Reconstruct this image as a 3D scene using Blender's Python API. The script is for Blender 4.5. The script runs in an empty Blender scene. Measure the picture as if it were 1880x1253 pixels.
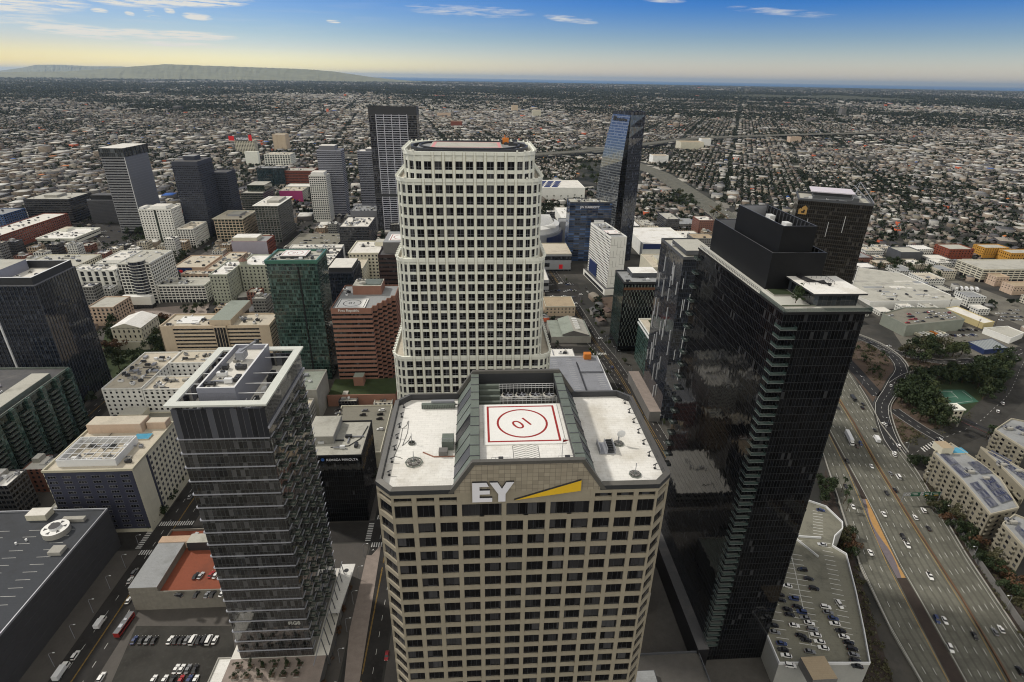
import bpy, bmesh, math, random
import numpy as np
from mathutils import Vector, Matrix
C = bpy.context.scene.collection
SC = bpy.context.scene
R = math.radians
rnd = random.Random(11)

# ------------------------------------------------------------------ camera
CAM_H = 240.0
FPX = 1031.0                    # focal length in photo pixels (1880 wide)
PITCH, ROLL, YAW = R(25.1), R(0.93), R(3.8)
fw = Vector((math.sin(YAW)*math.cos(PITCH), math.cos(YAW)*math.cos(PITCH), -math.sin(PITCH)))
rt = Vector((math.cos(YAW), -math.sin(YAW), 0))
up = rt.cross(fw)
rt2 = rt*math.cos(ROLL)+up*math.sin(ROLL)
up2 = -rt*math.sin(ROLL)+up*math.cos(ROLL)
cam = bpy.data.objects.new('camera', bpy.data.cameras.new('camera'))
C.objects.link(cam)
cam.matrix_world = Matrix(((rt2.x, up2.x, -fw.x, 0), (rt2.y, up2.y, -fw.y, 0), (rt2.z, up2.z, -fw.z, CAM_H), (0, 0, 0, 1)))
cam.data.sensor_width = 36
cam.data.lens = 36*FPX/1880
cam.data.clip_start = 1
cam.data.clip_end = 200000
SC.camera = cam

# ------------------------------------------------------------------ light
SUN_AZ, SUN_EL = R(-62), R(44)          # azimuth from +Y, to the left of the view
sd = Vector((math.sin(SUN_AZ)*math.cos(SUN_EL), math.cos(SUN_AZ)*math.cos(SUN_EL), math.sin(SUN_EL)))
sun = bpy.data.objects.new('sun', bpy.data.lights.new('sun', 'SUN'))
C.objects.link(sun)
sun.data.energy = 3.4
sun.data.angle = R(4)
sun.data.color = (1.0, 0.94, 0.84)
sun.rotation_euler = (-sd).to_track_quat('-Z', 'Y').to_euler()

def ray(x, y):
    return rt2*(x-940.0)-up2*(y-626.5)+fw*FPX
def at(x, y, z=0.0):                     # photo pixel -> point at height z
    d = ray(x, y); t = (z-CAM_H)/d.z
    return (d.x*t, d.y*t)
def azel(x, y):
    d = ray(x, y).normalized()
    return math.atan2(d.x, d.y), math.asin(d.z)

world = bpy.data.worlds.new('World'); SC.world = world
world.use_nodes = True
wt = world.node_tree; wn = wt.nodes; wl = wt.links
for n in list(wn): wn.remove(n)
def N(nt, t, **k):
    n = nt.nodes.new(t)
    for a, b in k.items():
        if a == 'ins':
            for i, v in b.items(): n.inputs[i].default_value = v
        else: setattr(n, a, b)
    return n
def M(nt, op, a, b=None, c=None):
    n = nt.nodes.new('ShaderNodeMath'); n.operation = op
    for i, v in enumerate((a, b, c)):
        if v is None: continue
        if isinstance(v, (int, float)): n.inputs[i].default_value = v
        else: nt.links.new(v, n.inputs[i])
    return n.outputs[0]
sky = N(wt, 'ShaderNodeTexSky', sky_type='NISHITA', sun_disc=False, sun_elevation=SUN_EL,
        sun_rotation=SUN_AZ, altitude=300, air_density=1.0, dust_density=0.6, ozone_density=4.0)
tc = N(wt, 'ShaderNodeTexCoord')
sep = N(wt, 'ShaderNodeSeparateXYZ'); wl.new(tc.outputs['Generated'], sep.inputs[0])
AZ = M(wt, 'ARCTAN2', sep.outputs[0], sep.outputs[1])
EL = M(wt, 'ARCSINE', sep.outputs[2])
cmb = N(wt, 'ShaderNodeCombineXYZ')
wl.new(M(wt, 'MULTIPLY', AZ, 26.0), cmb.inputs[0]); wl.new(M(wt, 'MULTIPLY', EL, 300.0), cmb.inputs[1])
nz = N(wt, 'ShaderNodeTexNoise', ins={'Scale': 1.0, 'Detail': 9.0, 'Roughness': 0.62}); wl.new(cmb.outputs[0], nz.inputs['Vector'])
nz2 = N(wt, 'ShaderNodeTexNoise', ins={'Scale': 0.35, 'Detail': 4.0}); wl.new(cmb.outputs[0], nz2.inputs['Vector'])
def sstep(x, a, b):
    n = N(wt, 'ShaderNodeMapRange', interpolation_type='SMOOTHSTEP', ins={1: a, 2: b}); wl.new(x, n.inputs[0]); return n.outputs[0]
# cloud banks of this sky: left end, right end, half height, density (each a bank of cirrus at one compass bearing)
BANKS = [((35, 46), (240, 66), 9, 1.15), ((170, 58), (436, 70), 7, 1.15), ((240, 78), (418, 86), 4, 0.9),
         ((-120, 4), (165, 9), 14, 0.85), ((160, -2), (465, 3), 10, 1.2), ((165, 18), (200, 21), 3, 1.0),
         ((228, 24), (248, 27), 3, 0.9), ((262, 18), (284, 20), 3.5, 1.0), ((268, 30), (300, 32), 2.5, .9),
         ((300, 18), (322, 22), 4, 1.0), ((333, 28), (392, 34), 5, 1.1), ((598, 39), (626, 41), 2.5, .9),
         ((735, 14), (985, 26), 10, 0.36), ((995, 30), (1100, 42), 6, 0.5), ((1170, -2), (1260, 3), 4, .6),
         ((1330, 14), (1540, 30), 6, 0.34), ((-100, 30), (120, 40), 9, .5)]
mask = None
for (x0, y0), (x1, y1), hh, dn in BANKS:
    a0, e0 = azel(x0, y0); a1, e1 = azel(x1, y1)
    ha = (a1-a0)/2; ca = (a0+a1)/2; he = hh/1031*0.9
    # distance across the bank, tilted along it
    ex = M(wt, 'MULTIPLY', M(wt, 'SUBTRACT', AZ, ca), 1/ha)
    ec = M(wt, 'SUBTRACT', M(wt, 'SUBTRACT', EL, (e0+e1)/2), M(wt, 'MULTIPLY', ex, (e1-e0)/2))
    ey = M(wt, 'MULTIPLY', ec, 1/he)
    r2 = M(wt, 'ADD', M(wt, 'POWER', M(wt, 'ABSOLUTE', ex), 3.0), M(wt, 'MULTIPLY', ey, ey))
    v = M(wt, 'MULTIPLY', M(wt, 'MAXIMUM', M(wt, 'SUBTRACT', 1.25, r2), 0.0), dn)
    mask = v if mask is None else M(wt, 'MAXIMUM', mask, v)
den = M(wt, 'MULTIPLY', mask, M(wt, 'ADD', M(wt, 'MULTIPLY', M(wt, 'SUBTRACT', nz.outputs[0], 0.46), 6.5), 0.62))
den = M(wt, 'MINIMUM', M(wt, 'MAXIMUM', M(wt, 'SUBTRACT', den, 0.12), 0.0), 1.0)
veil = M(wt, 'MULTIPLY', M(wt, 'MAXIMUM', M(wt, 'SUBTRACT', nz2.outputs[0], 0.5), 0.0), M(wt, 'MULTIPLY', M(wt, 'SUBTRACT', 1.0, sstep(AZ, R(-30), R(15))), 0.5))
cov = M(wt, 'MINIMUM', M(wt, 'ADD', M(wt, 'MULTIPLY', den, 0.92), veil), 1.0)
def smix(f, a, b, mode='MIX'):
    n = N(wt, 'ShaderNodeMix', data_type='RGBA', blend_type=mode)
    for k, v in (('Factor', f), ('A', a), ('B', b)):
        if isinstance(v, tuple): n.inputs[k].default_value = v+(1,)
        elif isinstance(v, float): n.inputs[k].default_value = v
        else: wl.new(v, n.inputs[k])
    return n.outputs['Result']
# clear polarised blue higher up and to the right, warm air low on the sun's side
blue = M(wt, 'MULTIPLY', sstep(EL, R(.5), R(7.0)), M(wt, 'ADD', .66, M(wt, 'MULTIPLY', sstep(AZ, R(-30), R(30)), .34)))
skyc = smix(blue, sky.outputs[0], (.07, .41, 1.05), 'MULTIPLY')
low = M(wt, 'SUBTRACT', 1.0, sstep(EL, R(.3), R(3.6)))
skyc = smix(low, skyc, (1.4, 1.24, 1.26), 'MULTIPLY')
warm = M(wt, 'MULTIPLY', M(wt, 'SUBTRACT', 1.0, sstep(EL, R(.2), R(2.4))), M(wt, 'SUBTRACT', 1.0, sstep(AZ, R(-24), R(16))))
skyc = smix(warm, skyc, (1.24, 1.27, .84), 'MULTIPLY')
left = M(wt, 'SUBTRACT', 1.0, sstep(AZ, R(-47), R(-15)))
skyc = smix(M(wt, 'MULTIPLY', left, low), skyc, (.80, .76, .54), 'MULTIPLY')
skyc = smix(left, skyc, (.82, .80, .86), 'MULTIPLY')
skyc = smix(1.0, skyc, (1.32, 1.30, 1.25), 'MULTIPLY')
# high thin overcast overhead (above the frame): soft neutral light on the city
nz3 = N(wt, 'ShaderNodeTexNoise', ins={'Scale': 3.0, 'Detail': 5.0}); wl.new(tc.outputs['Generated'], nz3.inputs['Vector'])
over = M(wt, 'MULTIPLY', sstep(EL, R(9), R(26)), M(wt, 'MINIMUM', M(wt, 'ADD', .35, M(wt, 'MULTIPLY', nz3.outputs[0], 1.0)), 1.0))
skyc = smix(over, skyc, (5.0, 4.8, 4.3))
# unseen bright cloud bank, added behind the viewpoint to fill the facing facades
north_fill = M(wt, 'MULTIPLY', sstep(M(wt, 'MULTIPLY', sep.outputs[1], -1.0), -.1, .45), sstep(EL, R(0), R(10)))
skyc = smix(M(wt, 'MULTIPLY', north_fill, M(wt, 'MINIMUM', M(wt, 'ADD', .3, nz3.outputs[0]), 1.0)), skyc, (17.5, 16.6, 14.6))
cl = N(wt, 'ShaderNodeMix', data_type='RGBA'); cl.inputs['B'].default_value = (10.5, 10.2, 9.4, 1)
wl.new(cov, cl.inputs['Factor']); wl.new(skyc, cl.inputs['A'])
bg = N(wt, 'ShaderNodeBackground', ins={'Strength': 0.1}); wl.new(cl.outputs['Result'], bg.inputs[0])
wo = N(wt, 'ShaderNodeOutputWorld'); wl.new(bg.outputs[0], wo.inputs[0])

SC.view_settings.view_transform = 'Standard'
SC.view_settings.look = 'None'
SC.view_settings.gamma = 1
SC.view_settings.exposure = -0.42
SC.render.engine = 'CYCLES'
SC.cycles.max_bounces = 5
SC.cycles.diffuse_bounces = 2
SC.cycles.glossy_bounces = 3
SC.cycles.transmission_bounces = 3
SC.cycles.volume_bounces = 0
SC.cycles.filter_width = 1.1
SC.cycles.use_denoising = True
SC.cycles.use_adaptive_sampling = True
SC.cycles.adaptive_threshold = 0.02

# ------------------------------------------------------------------ materials
MATS = {}
def newmat(name):
    m = bpy.data.materials.new(name); m.use_nodes = True
    nt = m.node_tree
    for n in list(nt.nodes): nt.nodes.remove(n)
    b = nt.nodes.new('ShaderNodeBsdfPrincipled'); o = nt.nodes.new('ShaderNodeOutputMaterial')
    nt.links.new(b.outputs[0], o.inputs[0])
    MATS[name] = m
    return m, nt, b
def mixc(nt, f, a, b, mode='MIX'):
    n = nt.nodes.new('ShaderNodeMix'); n.data_type = 'RGBA'; n.blend_type = mode
    for k, v in (('Factor', f), ('A', a), ('B', b)):
        if isinstance(v, (int, float)): n.inputs[k].default_value = v
        elif isinstance(v, (tuple, list)): n.inputs[k].default_value = tuple(v)[:3]+(1,)
        else: nt.links.new(v, n.inputs[k])
    return n.outputs['Result']
def wpos(nt):
    return nt.nodes.new('ShaderNodeNewGeometry').outputs['Position']
def noise(nt, vec, scale, detail=4.0, rough=0.55):
    n = N(nt, 'ShaderNodeTexNoise', ins={'Scale': scale, 'Detail': detail, 'Roughness': rough})
    nt.links.new(vec, n.inputs['Vector']); return n.outputs[0]
def ramp(nt, fac, lo, hi):
    n = N(nt, 'ShaderNodeMapRange', ins={1: lo, 2: hi}); nt.links.new(fac, n.inputs[0]); return n.outputs[0]
def plain(name, col, rough=0.7, metal=0.0, amt=0.25, scale=0.15, streak=0.0, objcol=False, spec=0.4):
    m, nt, b = newmat(name)
    p = wpos(nt)
    n1 = noise(nt, p, scale, 5.0, 0.6)
    n2 = noise(nt, p, scale*9, 3.0)
    f = M(nt, 'ADD', M(nt, 'MULTIPLY', M(nt, 'SUBTRACT', n1, 0.5), 2.2*amt), M(nt, 'MULTIPLY', M(nt, 'SUBTRACT', n2, 0.5), 1.0*amt))
    if streak:
        mp = N(nt, 'ShaderNodeMapping', ins={'Scale': (0.9, 0.9, 0.03)}); nt.links.new(p, mp.inputs[0])
        f = M(nt, 'ADD', f, M(nt, 'MULTIPLY', M(nt, 'SUBTRACT', noise(nt, mp.outputs[0], 1.2, 4.0), 0.5), 2*streak))
    g = M(nt, 'ADD', f, 1.0)
    vm = N(nt, 'ShaderNodeVectorMath', operation='SCALE')
    if objcol:
        oi = nt.nodes.new('ShaderNodeObjectInfo'); nt.links.new(oi.outputs['Color'], vm.inputs[0])
    else: vm.inputs[0].default_value = col
    nt.links.new(g, vm.inputs['Scale'])
    nt.links.new(vm.outputs[0], b.inputs['Base Color'])
    b.inputs['Roughness'].default_value = rough; b.inputs['Metallic'].default_value = metal
    b.inputs['Specular IOR Level'].default_value = spec
    return m
def uvcells(nt, bw, fh):
    tcn = nt.nodes.new('ShaderNodeTexCoord'); s = nt.nodes.new('ShaderNodeSeparateXYZ')
    nt.links.new(tcn.outputs['UV'], s.inputs[0])
    u = M(nt, 'DIVIDE', s.outputs[0], bw); v = M(nt, 'DIVIDE', s.outputs[1], fh)
    fu = M(nt, 'FRACT', u); fv = M(nt, 'FRACT', v)
    iu = M(nt, 'FLOOR', u); iv = M(nt, 'FLOOR', v)
    c = nt.nodes.new('ShaderNodeCombineXYZ'); nt.links.new(iu, c.inputs[0]); nt.links.new(iv, c.inputs[1])
    wn_ = N(nt, 'ShaderNodeTexWhiteNoise', noise_dimensions='3D'); nt.links.new(c.outputs[0], wn_.inputs['Vector'])
    return fu, fv, iu, iv, wn_
def tiltnormal(nt, b, wnz, amt):
    g = nt.nodes.new('ShaderNodeNewGeometry')
    s = N(nt, 'ShaderNodeVectorMath', operation='SUBTRACT'); nt.links.new(wnz.outputs['Color'], s.inputs[0]); s.inputs[1].default_value = (.5, .5, .5)
    k = N(nt, 'ShaderNodeVectorMath', operation='SCALE'); nt.links.new(s.outputs[0], k.inputs[0]); k.inputs['Scale'].default_value = amt
    # slow waviness of large panes
    wv = N(nt, 'ShaderNodeTexNoise', ins={'Scale': 0.35, 'Detail': 1.0}); nt.links.new(g.outputs['Position'], wv.inputs['Vector'])
    s2 = N(nt, 'ShaderNodeVectorMath', operation='SUBTRACT'); nt.links.new(wv.outputs['Color'], s2.inputs[0]); s2.inputs[1].default_value = (.5, .5, .5)
    k2 = N(nt, 'ShaderNodeVectorMath', operation='SCALE'); nt.links.new(s2.outputs[0], k2.inputs[0]); k2.inputs['Scale'].default_value = amt*0.8
    a = N(nt, 'ShaderNodeVectorMath', operation='ADD'); nt.links.new(g.outputs['Normal'], a.inputs[0]); nt.links.new(k.outputs[0], a.inputs[1])
    a2 = N(nt, 'ShaderNodeVectorMath', operation='ADD'); nt.links.new(a.outputs[0], a2.inputs[0]); nt.links.new(k2.outputs[0], a2.inputs[1])
    n = N(nt, 'ShaderNodeVectorMath', operation='NORMALIZE'); nt.links.new(a2.outputs[0], n.inputs[0])
    nt.links.new(n.outputs[0], b.inputs['Normal'])
def curtain(name, glass, frame, bw=1.5, fh=3.8, mull=0.08, spand=0.22, spcol=None, ior=1.9, rough=0.05, tilt=0.02, light=0.12, var=0.9, framerough=.5):
    """glass curtain wall: panes with their own tilt and tint, mullions, spandrel strip per floor (UV in metres)"""
    m, nt, b = newmat(name)
    fu, fv, iu, iv, w = uvcells(nt, bw, fh)
    ml = M(nt, 'ADD', M(nt, 'LESS_THAN', fu, mull), M(nt, 'LESS_THAN', fv, mull*bw/fh*1.3))
    ml = M(nt, 'MINIMUM', ml, 1.0)
    sp = M(nt, 'GREATER_THAN', fv, 1-spand)
    tint = M(nt, 'ADD', 1.0-var*0.5, M(nt, 'MULTIPLY', w.outputs['Value'], var))
    vm = N(nt, 'ShaderNodeVectorMath', operation='SCALE'); vm.inputs[0].default_value = glass; nt.links.new(tint, vm.inputs['Scale'])
    blind = M(nt, 'GREATER_THAN', w.outputs['Value'], 1-light)       # some panes have pale blinds behind them
    c = mixc(nt, M(nt, 'MULTIPLY', blind, 0.8), vm.outputs[0], tuple(min(1, g*2.6+0.03) for g in glass))
    if spcol is not None: c = mixc(nt, sp, c, spcol)
    c = mixc(nt, ml, c, frame)
    nt.links.new(c, b.inputs['Base Color'])
    b.inputs['IOR'].default_value = ior
    rr = M(nt, 'ADD', rough, M(nt, 'MULTIPLY', ml, framerough))
    nt.links.new(rr, b.inputs['Roughness'])
    tiltnormal(nt, b, w, tilt)
    return m
def punched(name, wall, win, bw=3.4, fh=3.3, ww=0.5, wh=0.5, amt=.2, ior=1.6):
    """wall with rows of small dark windows, for buildings too far away for modelled ones (UV in metres)"""
    m, nt, b = newmat(name)
    fu, fv, iu, iv, w = uvcells(nt, bw, fh)
    a = M(nt, 'MULTIPLY', M(nt, 'LESS_THAN', M(nt, 'ABSOLUTE', M(nt, 'SUBTRACT', fu, .5)), ww/2),
          M(nt, 'LESS_THAN', M(nt, 'ABSOLUTE', M(nt, 'SUBTRACT', fv, .52)), wh/2))
    n1 = noise(nt, wpos(nt), 0.2, 5.0)
    g = M(nt, 'ADD', 1.0, M(nt, 'MULTIPLY', M(nt, 'SUBTRACT', n1, .5), 2*amt))
    vm = N(nt, 'ShaderNodeVectorMath', operation='SCALE')
    if wall is None:
        oi = nt.nodes.new('ShaderNodeObjectInfo'); nt.links.new(oi.outputs['Color'], vm.inputs[0])
    else: vm.inputs[0].default_value = wall
    nt.links.new(g, vm.inputs['Scale'])
    wc = N(nt, 'ShaderNodeVectorMath', operation='SCALE'); wc.inputs[0].default_value = win
    nt.links.new(M(nt, 'ADD', .4, M(nt, 'MULTIPLY', w.outputs['Value'], 1.4)), wc.inputs['Scale'])
    nt.links.new(mixc(nt, a, vm.outputs[0], wc.outputs[0]), b.inputs['Base Color'])
    nt.links.new(M(nt, 'SUBTRACT', .8, M(nt, 'MULTIPLY', a, .7)), b.inputs['Roughness'])
    b.inputs['IOR'].default_value = ior
    return m
def pane(name, glass, ior=1.7, tilt=.03, rough=.06, cell=4.0):
    """window glass of single modelled windows: tint varies from window to window"""
    m, nt, b = newmat(name)
    p = wpos(nt)
    sn = N(nt, 'ShaderNodeVectorMath', operation='SNAP'); nt.links.new(p, sn.inputs[0]); sn.inputs[1].default_value = (cell*.5, cell*.5, cell)
    w = N(nt, 'ShaderNodeTexWhiteNoise', noise_dimensions='3D'); nt.links.new(sn.outputs[0], w.inputs['Vector'])
    vm = N(nt, 'ShaderNodeVectorMath', operation='SCALE'); vm.inputs[0].default_value = glass
    nt.links.new(M(nt, 'ADD', .5, w.outputs['Value']), vm.inputs['Scale'])
    bl = ramp(nt, w.outputs['Value'], .66, 1.0)
    nt.links.new(mixc(nt, M(nt, 'MULTIPLY', bl, .5), vm.outputs[0], tuple(g*3+.10 for g in glass)), b.inputs['Base Color'])
    b.inputs['Roughness'].default_value = rough; b.inputs['IOR'].default_value = ior
    tiltnormal(nt, b, w, tilt)
    return m
def roofmat(name, col, stain=(.25, .24, .2), amt=.35, rough=.85):
    """roof membrane with ponding stains, seams and patches"""
    m, nt, b = newmat(name)
    p = wpos(nt)
    n1 = ramp(nt, noise(nt, p, 0.09, 6.0, .62), .5, .72)
    n2 = ramp(nt, noise(nt, p, 0.9, 3.0), .56, .8)
    mp = N(nt, 'ShaderNodeMapping', ins={'Scale': (.28, .28, 0)}); nt.links.new(p, mp.inputs[0])
    br = N(nt, 'ShaderNodeTexBrick', ins={'Scale': 1.0, 'Mortar Size': .012, 'Color1': (1, 1, 1, 1), 'Color2': (.93, .93, .93, 1), 'Mortar': (.8, .8, .79, 1)}); nt.links.new(mp.outputs[0], br.inputs[0])
    c = mixc(nt, M(nt, 'MULTIPLY', n1, amt), col, stain)
    c = mixc(nt, M(nt, 'MULTIPLY', n2, amt*.5), c, tuple(s*.6 for s in stain))
    c = mixc(nt, .8, c, br.outputs[0], 'MULTIPLY')
    nt.links.new(c, b.inputs['Base Color']); b.inputs['Roughness'].default_value = rough
    b.inputs['Specular IOR Level'].default_value = .25
    return m

# palette
plain('white_roof_paint', (.80, .79, .75), .8, amt=.05)
roofmat('roof_white', (.72, .70, .65), (.36, .33, .27), .35)
roofmat('roof_clean', (.80, .79, .76), (.44, .40, .32), .55)
roofmat('roof_cream', (.55, .50, .41), (.26, .23, .18), .45)
roofmat('roof_grey', (.30, .31, .32), (.14, .14, .13), .5)
roofmat('roof_pale', (.46, .45, .40), (.2, .19, .16), .55)
roofmat('roof_dark', (.09, .09, .095), (.2, .19, .18), .4)
roofmat('roof_greenish', (.28, .31, .27), (.12, .13, .11), .5)
roofmat('deck_grey', (.055, .06, .07), (.04, .04, .042), .5)
roofmat('deck_concrete', (.22, .21, .175), (.1, .095, .08), .6)
roofmat('deck_red', (.25, .075, .042), (.12, .05, .035), .55)
plain('stone_beige', (.315, .28, .215), .7, amt=.16, scale=.3, streak=.08)
plain('stone_cream', (.82, .83, .75), .65, amt=.10, scale=.2, streak=.06)
plain('stone_white', (.78, .78, .73), .7, amt=.10, streak=.05)
plain('stone_tan', (.56, .46, .34), .8, amt=.14, streak=.07)
plain('stucco_cream', (.60, .57, .46), .85, amt=.16, streak=.08)
plain('stucco_white', (.78, .78, .75), .85, amt=.12, streak=.06)
plain('stucco_pale_green', (.40, .42, .34), .85, amt=.14, streak=.08)
plain('stucco_peach', (.55, .42, .32), .85, amt=.14, streak=.06)
plain('stucco_violet', (.36, .34, .40), .85, amt=.12, streak=.06)
plain('concrete', (.34, .33, .30), .85, amt=.25, streak=.1)
plain('concrete_dark', (.16, .155, .15), .85, amt=.3, streak=.1)
plain('brick_salmon', (.29, .15, .108), .8, amt=.18, streak=.05)
plain('brick_red', (.22, .07, .05), .85, amt=.25)
plain('metal_grey', (.30, .31, .34), .45, .3, amt=.12)
plain('metal_dark', (.045, .047, .052), .5, .2, amt=.2)
plain('metal_white', (.72, .73, .74), .45, 0, amt=.06)
plain('metal_blue_grey', (.27, .28, .34), .5, .2, amt=.1, streak=.06)
plain('metal_green_grey', (.15, .175, .155), .55, .2, amt=.28, scale=.25, streak=.14)
plain('black_panel', (.012, .012, .014), .45, 0, amt=.3)
plain('black_screen', (.008, .0085, .010), .6, 0, amt=.4, spec=.2)
plain('paint_white', (.78, .78, .76), .6, amt=.06)
plain('paint_red', (.30, .022, .02), .6, amt=.14)
plain('paint_black', (.02, .02, .02), .6, amt=.1)
plain('paint_yellow', (.80, .50, .03), .5, amt=.05)
plain('paint_orange', (.62, .20, .03), .6, amt=.12)
plain('paint_blue', (.03, .11, .38), .5, amt=.1)
plain('paint_magenta', (.42, .06, .20), .7, amt=.1)
plain('sign_white', (.82, .82, .88), .4, amt=.02)
plain('sign_red', (.75, .02, .03), .4, amt=.03)
plain('tree_bark', (.07, .05, .035), .9, amt=.3, scale=2)
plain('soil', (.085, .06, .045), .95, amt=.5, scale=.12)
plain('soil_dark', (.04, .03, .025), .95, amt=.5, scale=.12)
plain('grass', (.03, .046, .014), .95, amt=.5, scale=.2)
plain('sport_green', (.035, .11, .075), .8, amt=.2)
plain('paver', (.27, .225, .20), .85, amt=.3, scale=.3)
plain('pool_water', (.08, .32, .48), .1, amt=.05)
plain('rubber', (.015, .015, .015), .8, amt=.1)
plain('solar_panel', (.018, .032, .13), .5, amt=.2, scale=1.2, spec=.1)
plain('roof_tile', (.17, .095, .07), .85, amt=.3, scale=1)
pane('window_dark', (.009, .009, .011), 1.38)
pane('window_blue', (.018, .022, .034), 1.6)
pane('window_grey', (.04, .045, .05), 1.7)

curtain('tower_glass_black', (.010, .011, .014), (.03, .03, .03), 1.5, 4.0, .05, .0, ior=1.5, tilt=.02)
plain('parapet_bronze', (.13, .125, .115), .5, .3, amt=.25)
plain('metal_slate', (.10, .105, .115), .5, .3, amt=.2)
plain('paint_grey', (.14, .14, .14), .7)
plain('paver_dark_shade', (.085, .08, .075), .9, amt=.3, scale=.3)
plain('stone_trim', (.46, .43, .33), .7, amt=.15, streak=.05)
plain('paint_pink', (.62, .28, .28), .7, amt=.1)
curtain('glass_smoke', (.022, .022, .024), (.06, .072, .068), 1.55, 3.1, .05, .0, ior=2.3, tilt=.03, light=.14, var=1.6)
curtain('glass_smoke_side', (.014, .015, .02), (.06, .065, .075), 1.3, 3.1, .06, .10, (.05, .05, .055), ior=1.6, tilt=.02, light=.05)
plain('frame_white', (.60, .62, .58), .6, amt=.1, scale=.4)
plain('frame_lilac', (.36, .37, .42), .5, .1, amt=.08)
plain('sign_dull', (.45, .45, .42), .6)
curtain('glass_top', (.03, .032, .04), (.10, .10, .11), 2.0, 5.0, .06, .0, ior=1.7, tilt=.02, light=.18)
curtain('glass_black', (.005, .0055, .007), (.024, .026, .028), 1.2, 3.3, .08, .12, (.009, .009, .011), ior=1.38, tilt=.013, light=.03, var=1.2)
curtain('glass_black_side', (.007, .0075, .010), (.012, .012, .014), 1.0, 3.3, .07, .0, ior=1.45, tilt=.013, light=.03, var=1.3)
plain('terrace_pale', (.5, .5, .46), .8, amt=.1)
plain('concrete_balcony', (.13, .145, .14), .7, amt=.1)
curtain('pavilion_glass', (.02, .025, .03), (.04, .04, .04), 1.6, 4.4, .06, 0, ior=1.6)
curtain('glass_green', (.022, .045, .04), (.06, .10, .085), 1.5, 3.2, .06, .2, (.06, .10, .085), ior=1.7, tilt=.02, light=.16, var=1.3)
curtain('glass_green_dark', (.016, .024, .02), (.045, .075, .06), 1.5, 3.2, .06, .0, ior=1.6, tilt=.02, light=.06)
curtain('glass_navy', (.014, .018, .028), (.035, .042, .06), 1.5, 3.6, .07, .25, (.024, .03, .045), ior=1.7, tilt=.012, light=.05)
curtain('glass_slate', (.017, .02, .03), (.05, .055, .07), 2.6, 3.3, .16, .22, (.035, .04, .055), ior=1.6, tilt=.015, light=.1)
curtain('glass_teal', (.016, .03, .038), (.035, .06, .07), 1.8, 3.6, .07, .25, (.025, .045, .052), ior=1.7, tilt=.012, light=.08)
curtain('glass_plain', (.02, .023, .028), (.05, .05, .05), 1.5, 3.5, .06, .15, ior=1.6, tilt=.015, light=.15)
curtain('glass_blue', (.018, .042, .10), (.035, .045, .07), 8, 3.5, .02, .32, (.045, .05, .07), ior=1.8, tilt=.03, light=.22, var=1.7)
curtain('glass_mirror', (.045, .052, .060), (.09, .10, .11), 1.5, 3.5, .05, .28, (.17, .18, .19), ior=2.3, tilt=.015, light=.12)
curtain('glass_unfinished', (.02, .022, .03), (.05, .05, .055), 1.8, 3.4, .05, .0, ior=1.5, tilt=.02, light=.25, var=1.4)
plain('slab_lilac', (.36, .37, .43), .6, amt=.08)
plain('steel_stripe', (.20, .205, .225), .5, .2, amt=.08)
plain('steel_stripe_light', (.25, .255, .27), .5, .2, amt=.06)
plain('slate_wall', (.05, .055, .075), .7, amt=.15)
plain('dark_wall', (.055, .055, .06), .7, amt=.2)
plain('brown_dark', (.045, .028, .026), .6, amt=.2)
plain('paint_bluegrey', (.06, .11, .24), .7, amt=.2)
plain('navy_panel', (.042, .045, .072), .5, amt=.15)
plain('brick_grey', (.22, .205, .175), .9, amt=.25, scale=.5, streak=.12)
roofmat('roof_peach', (.5, .36, .26), (.3, .2, .14), .4)
plain('paint_line', (.62, .62, .60), .7, amt=.15, scale=1.0)
plain('paint_line_yellow', (.55, .33, .05), .7, amt=.2, scale=1.0)
curtain('glass_tower_blue', (.016, .02, .032), (.03, .035, .05), 1.5, 3.5, .06, .3, (.022, .027, .04), ior=1.9, tilt=.03, light=.14, var=1.5)
plain('arena_grey', (.30, .31, .33), .6, amt=.1)
plain('stone_orange', (.42, .24, .10), .8, amt=.15)
plain('paint_navy', (.02, .035, .11), .4, amt=.1)
plain('paint_pale', (.5, .55, .62), .6, amt=.1)
plain('sign_panel', (.08, .09, .10), .6, amt=.1)
plain('slab_white', (.48, .49, .55), .6, amt=.06)
plain('glass_rail_green', (.06, .16, .12), .3, amt=.15)
curtain('glass_crown', (.03, .035, .04), (.07, .07, .07), 3, 6, .1, 0, ior=1.9, tilt=.03, light=.2)
plain('brown_copper', (.13, .06, .03), .6, amt=.2)
curtain('glass_navy2', (.010, .013, .020), (.03, .034, .045), 1.3, 3.2, .07, .16, (.02, .024, .034), ior=1.7, tilt=.015, light=.05)
curtain('glass_bronze', (.014, .012, .010), (.05, .048, .045), 1.6, 3.4, .07, .2, (.03, .026, .022), ior=1.65, tilt=.035, light=.07)
plain('paint_gold', (.50, .30, .10), .4, amt=.1)
plain('paint_lilac_white', (.62, .58, .64), .6, amt=.06)
roofmat('roof_tan', (.40, .32, .22), (.22, .17, .12), .4)
roofmat('deck_lilac', (.26, .27, .30), (.13, .13, .14), .45)
plain('concrete_green', (.24, .26, .22), .85, amt=.2, streak=.08)
plain('stucco_yellow', (.50, .42, .22), .85, amt=.15)
plain('stucco_buff', (.24, .22, .17), .85, amt=.16, streak=.08)
plain('stucco_trim', (.42, .385, .30), .8, amt=.1)
plain('paint_school', (.52, .27, .045), .7, amt=.1)
plain('brick_bright', (.20, .05, .025), .8, amt=.15)
plain('concrete_deckwall', (.36, .36, .34), .85, amt=.15, streak=.06)
roofmat('deck_olive', (.21, .205, .165), (.07, .07, .06), .7)
plain('sidewalk', (.085, .078, .072), .9, amt=.3, scale=.1)
plain('grass_dark', (.022, .035, .012), .95, amt=.5, scale=.1)
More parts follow.
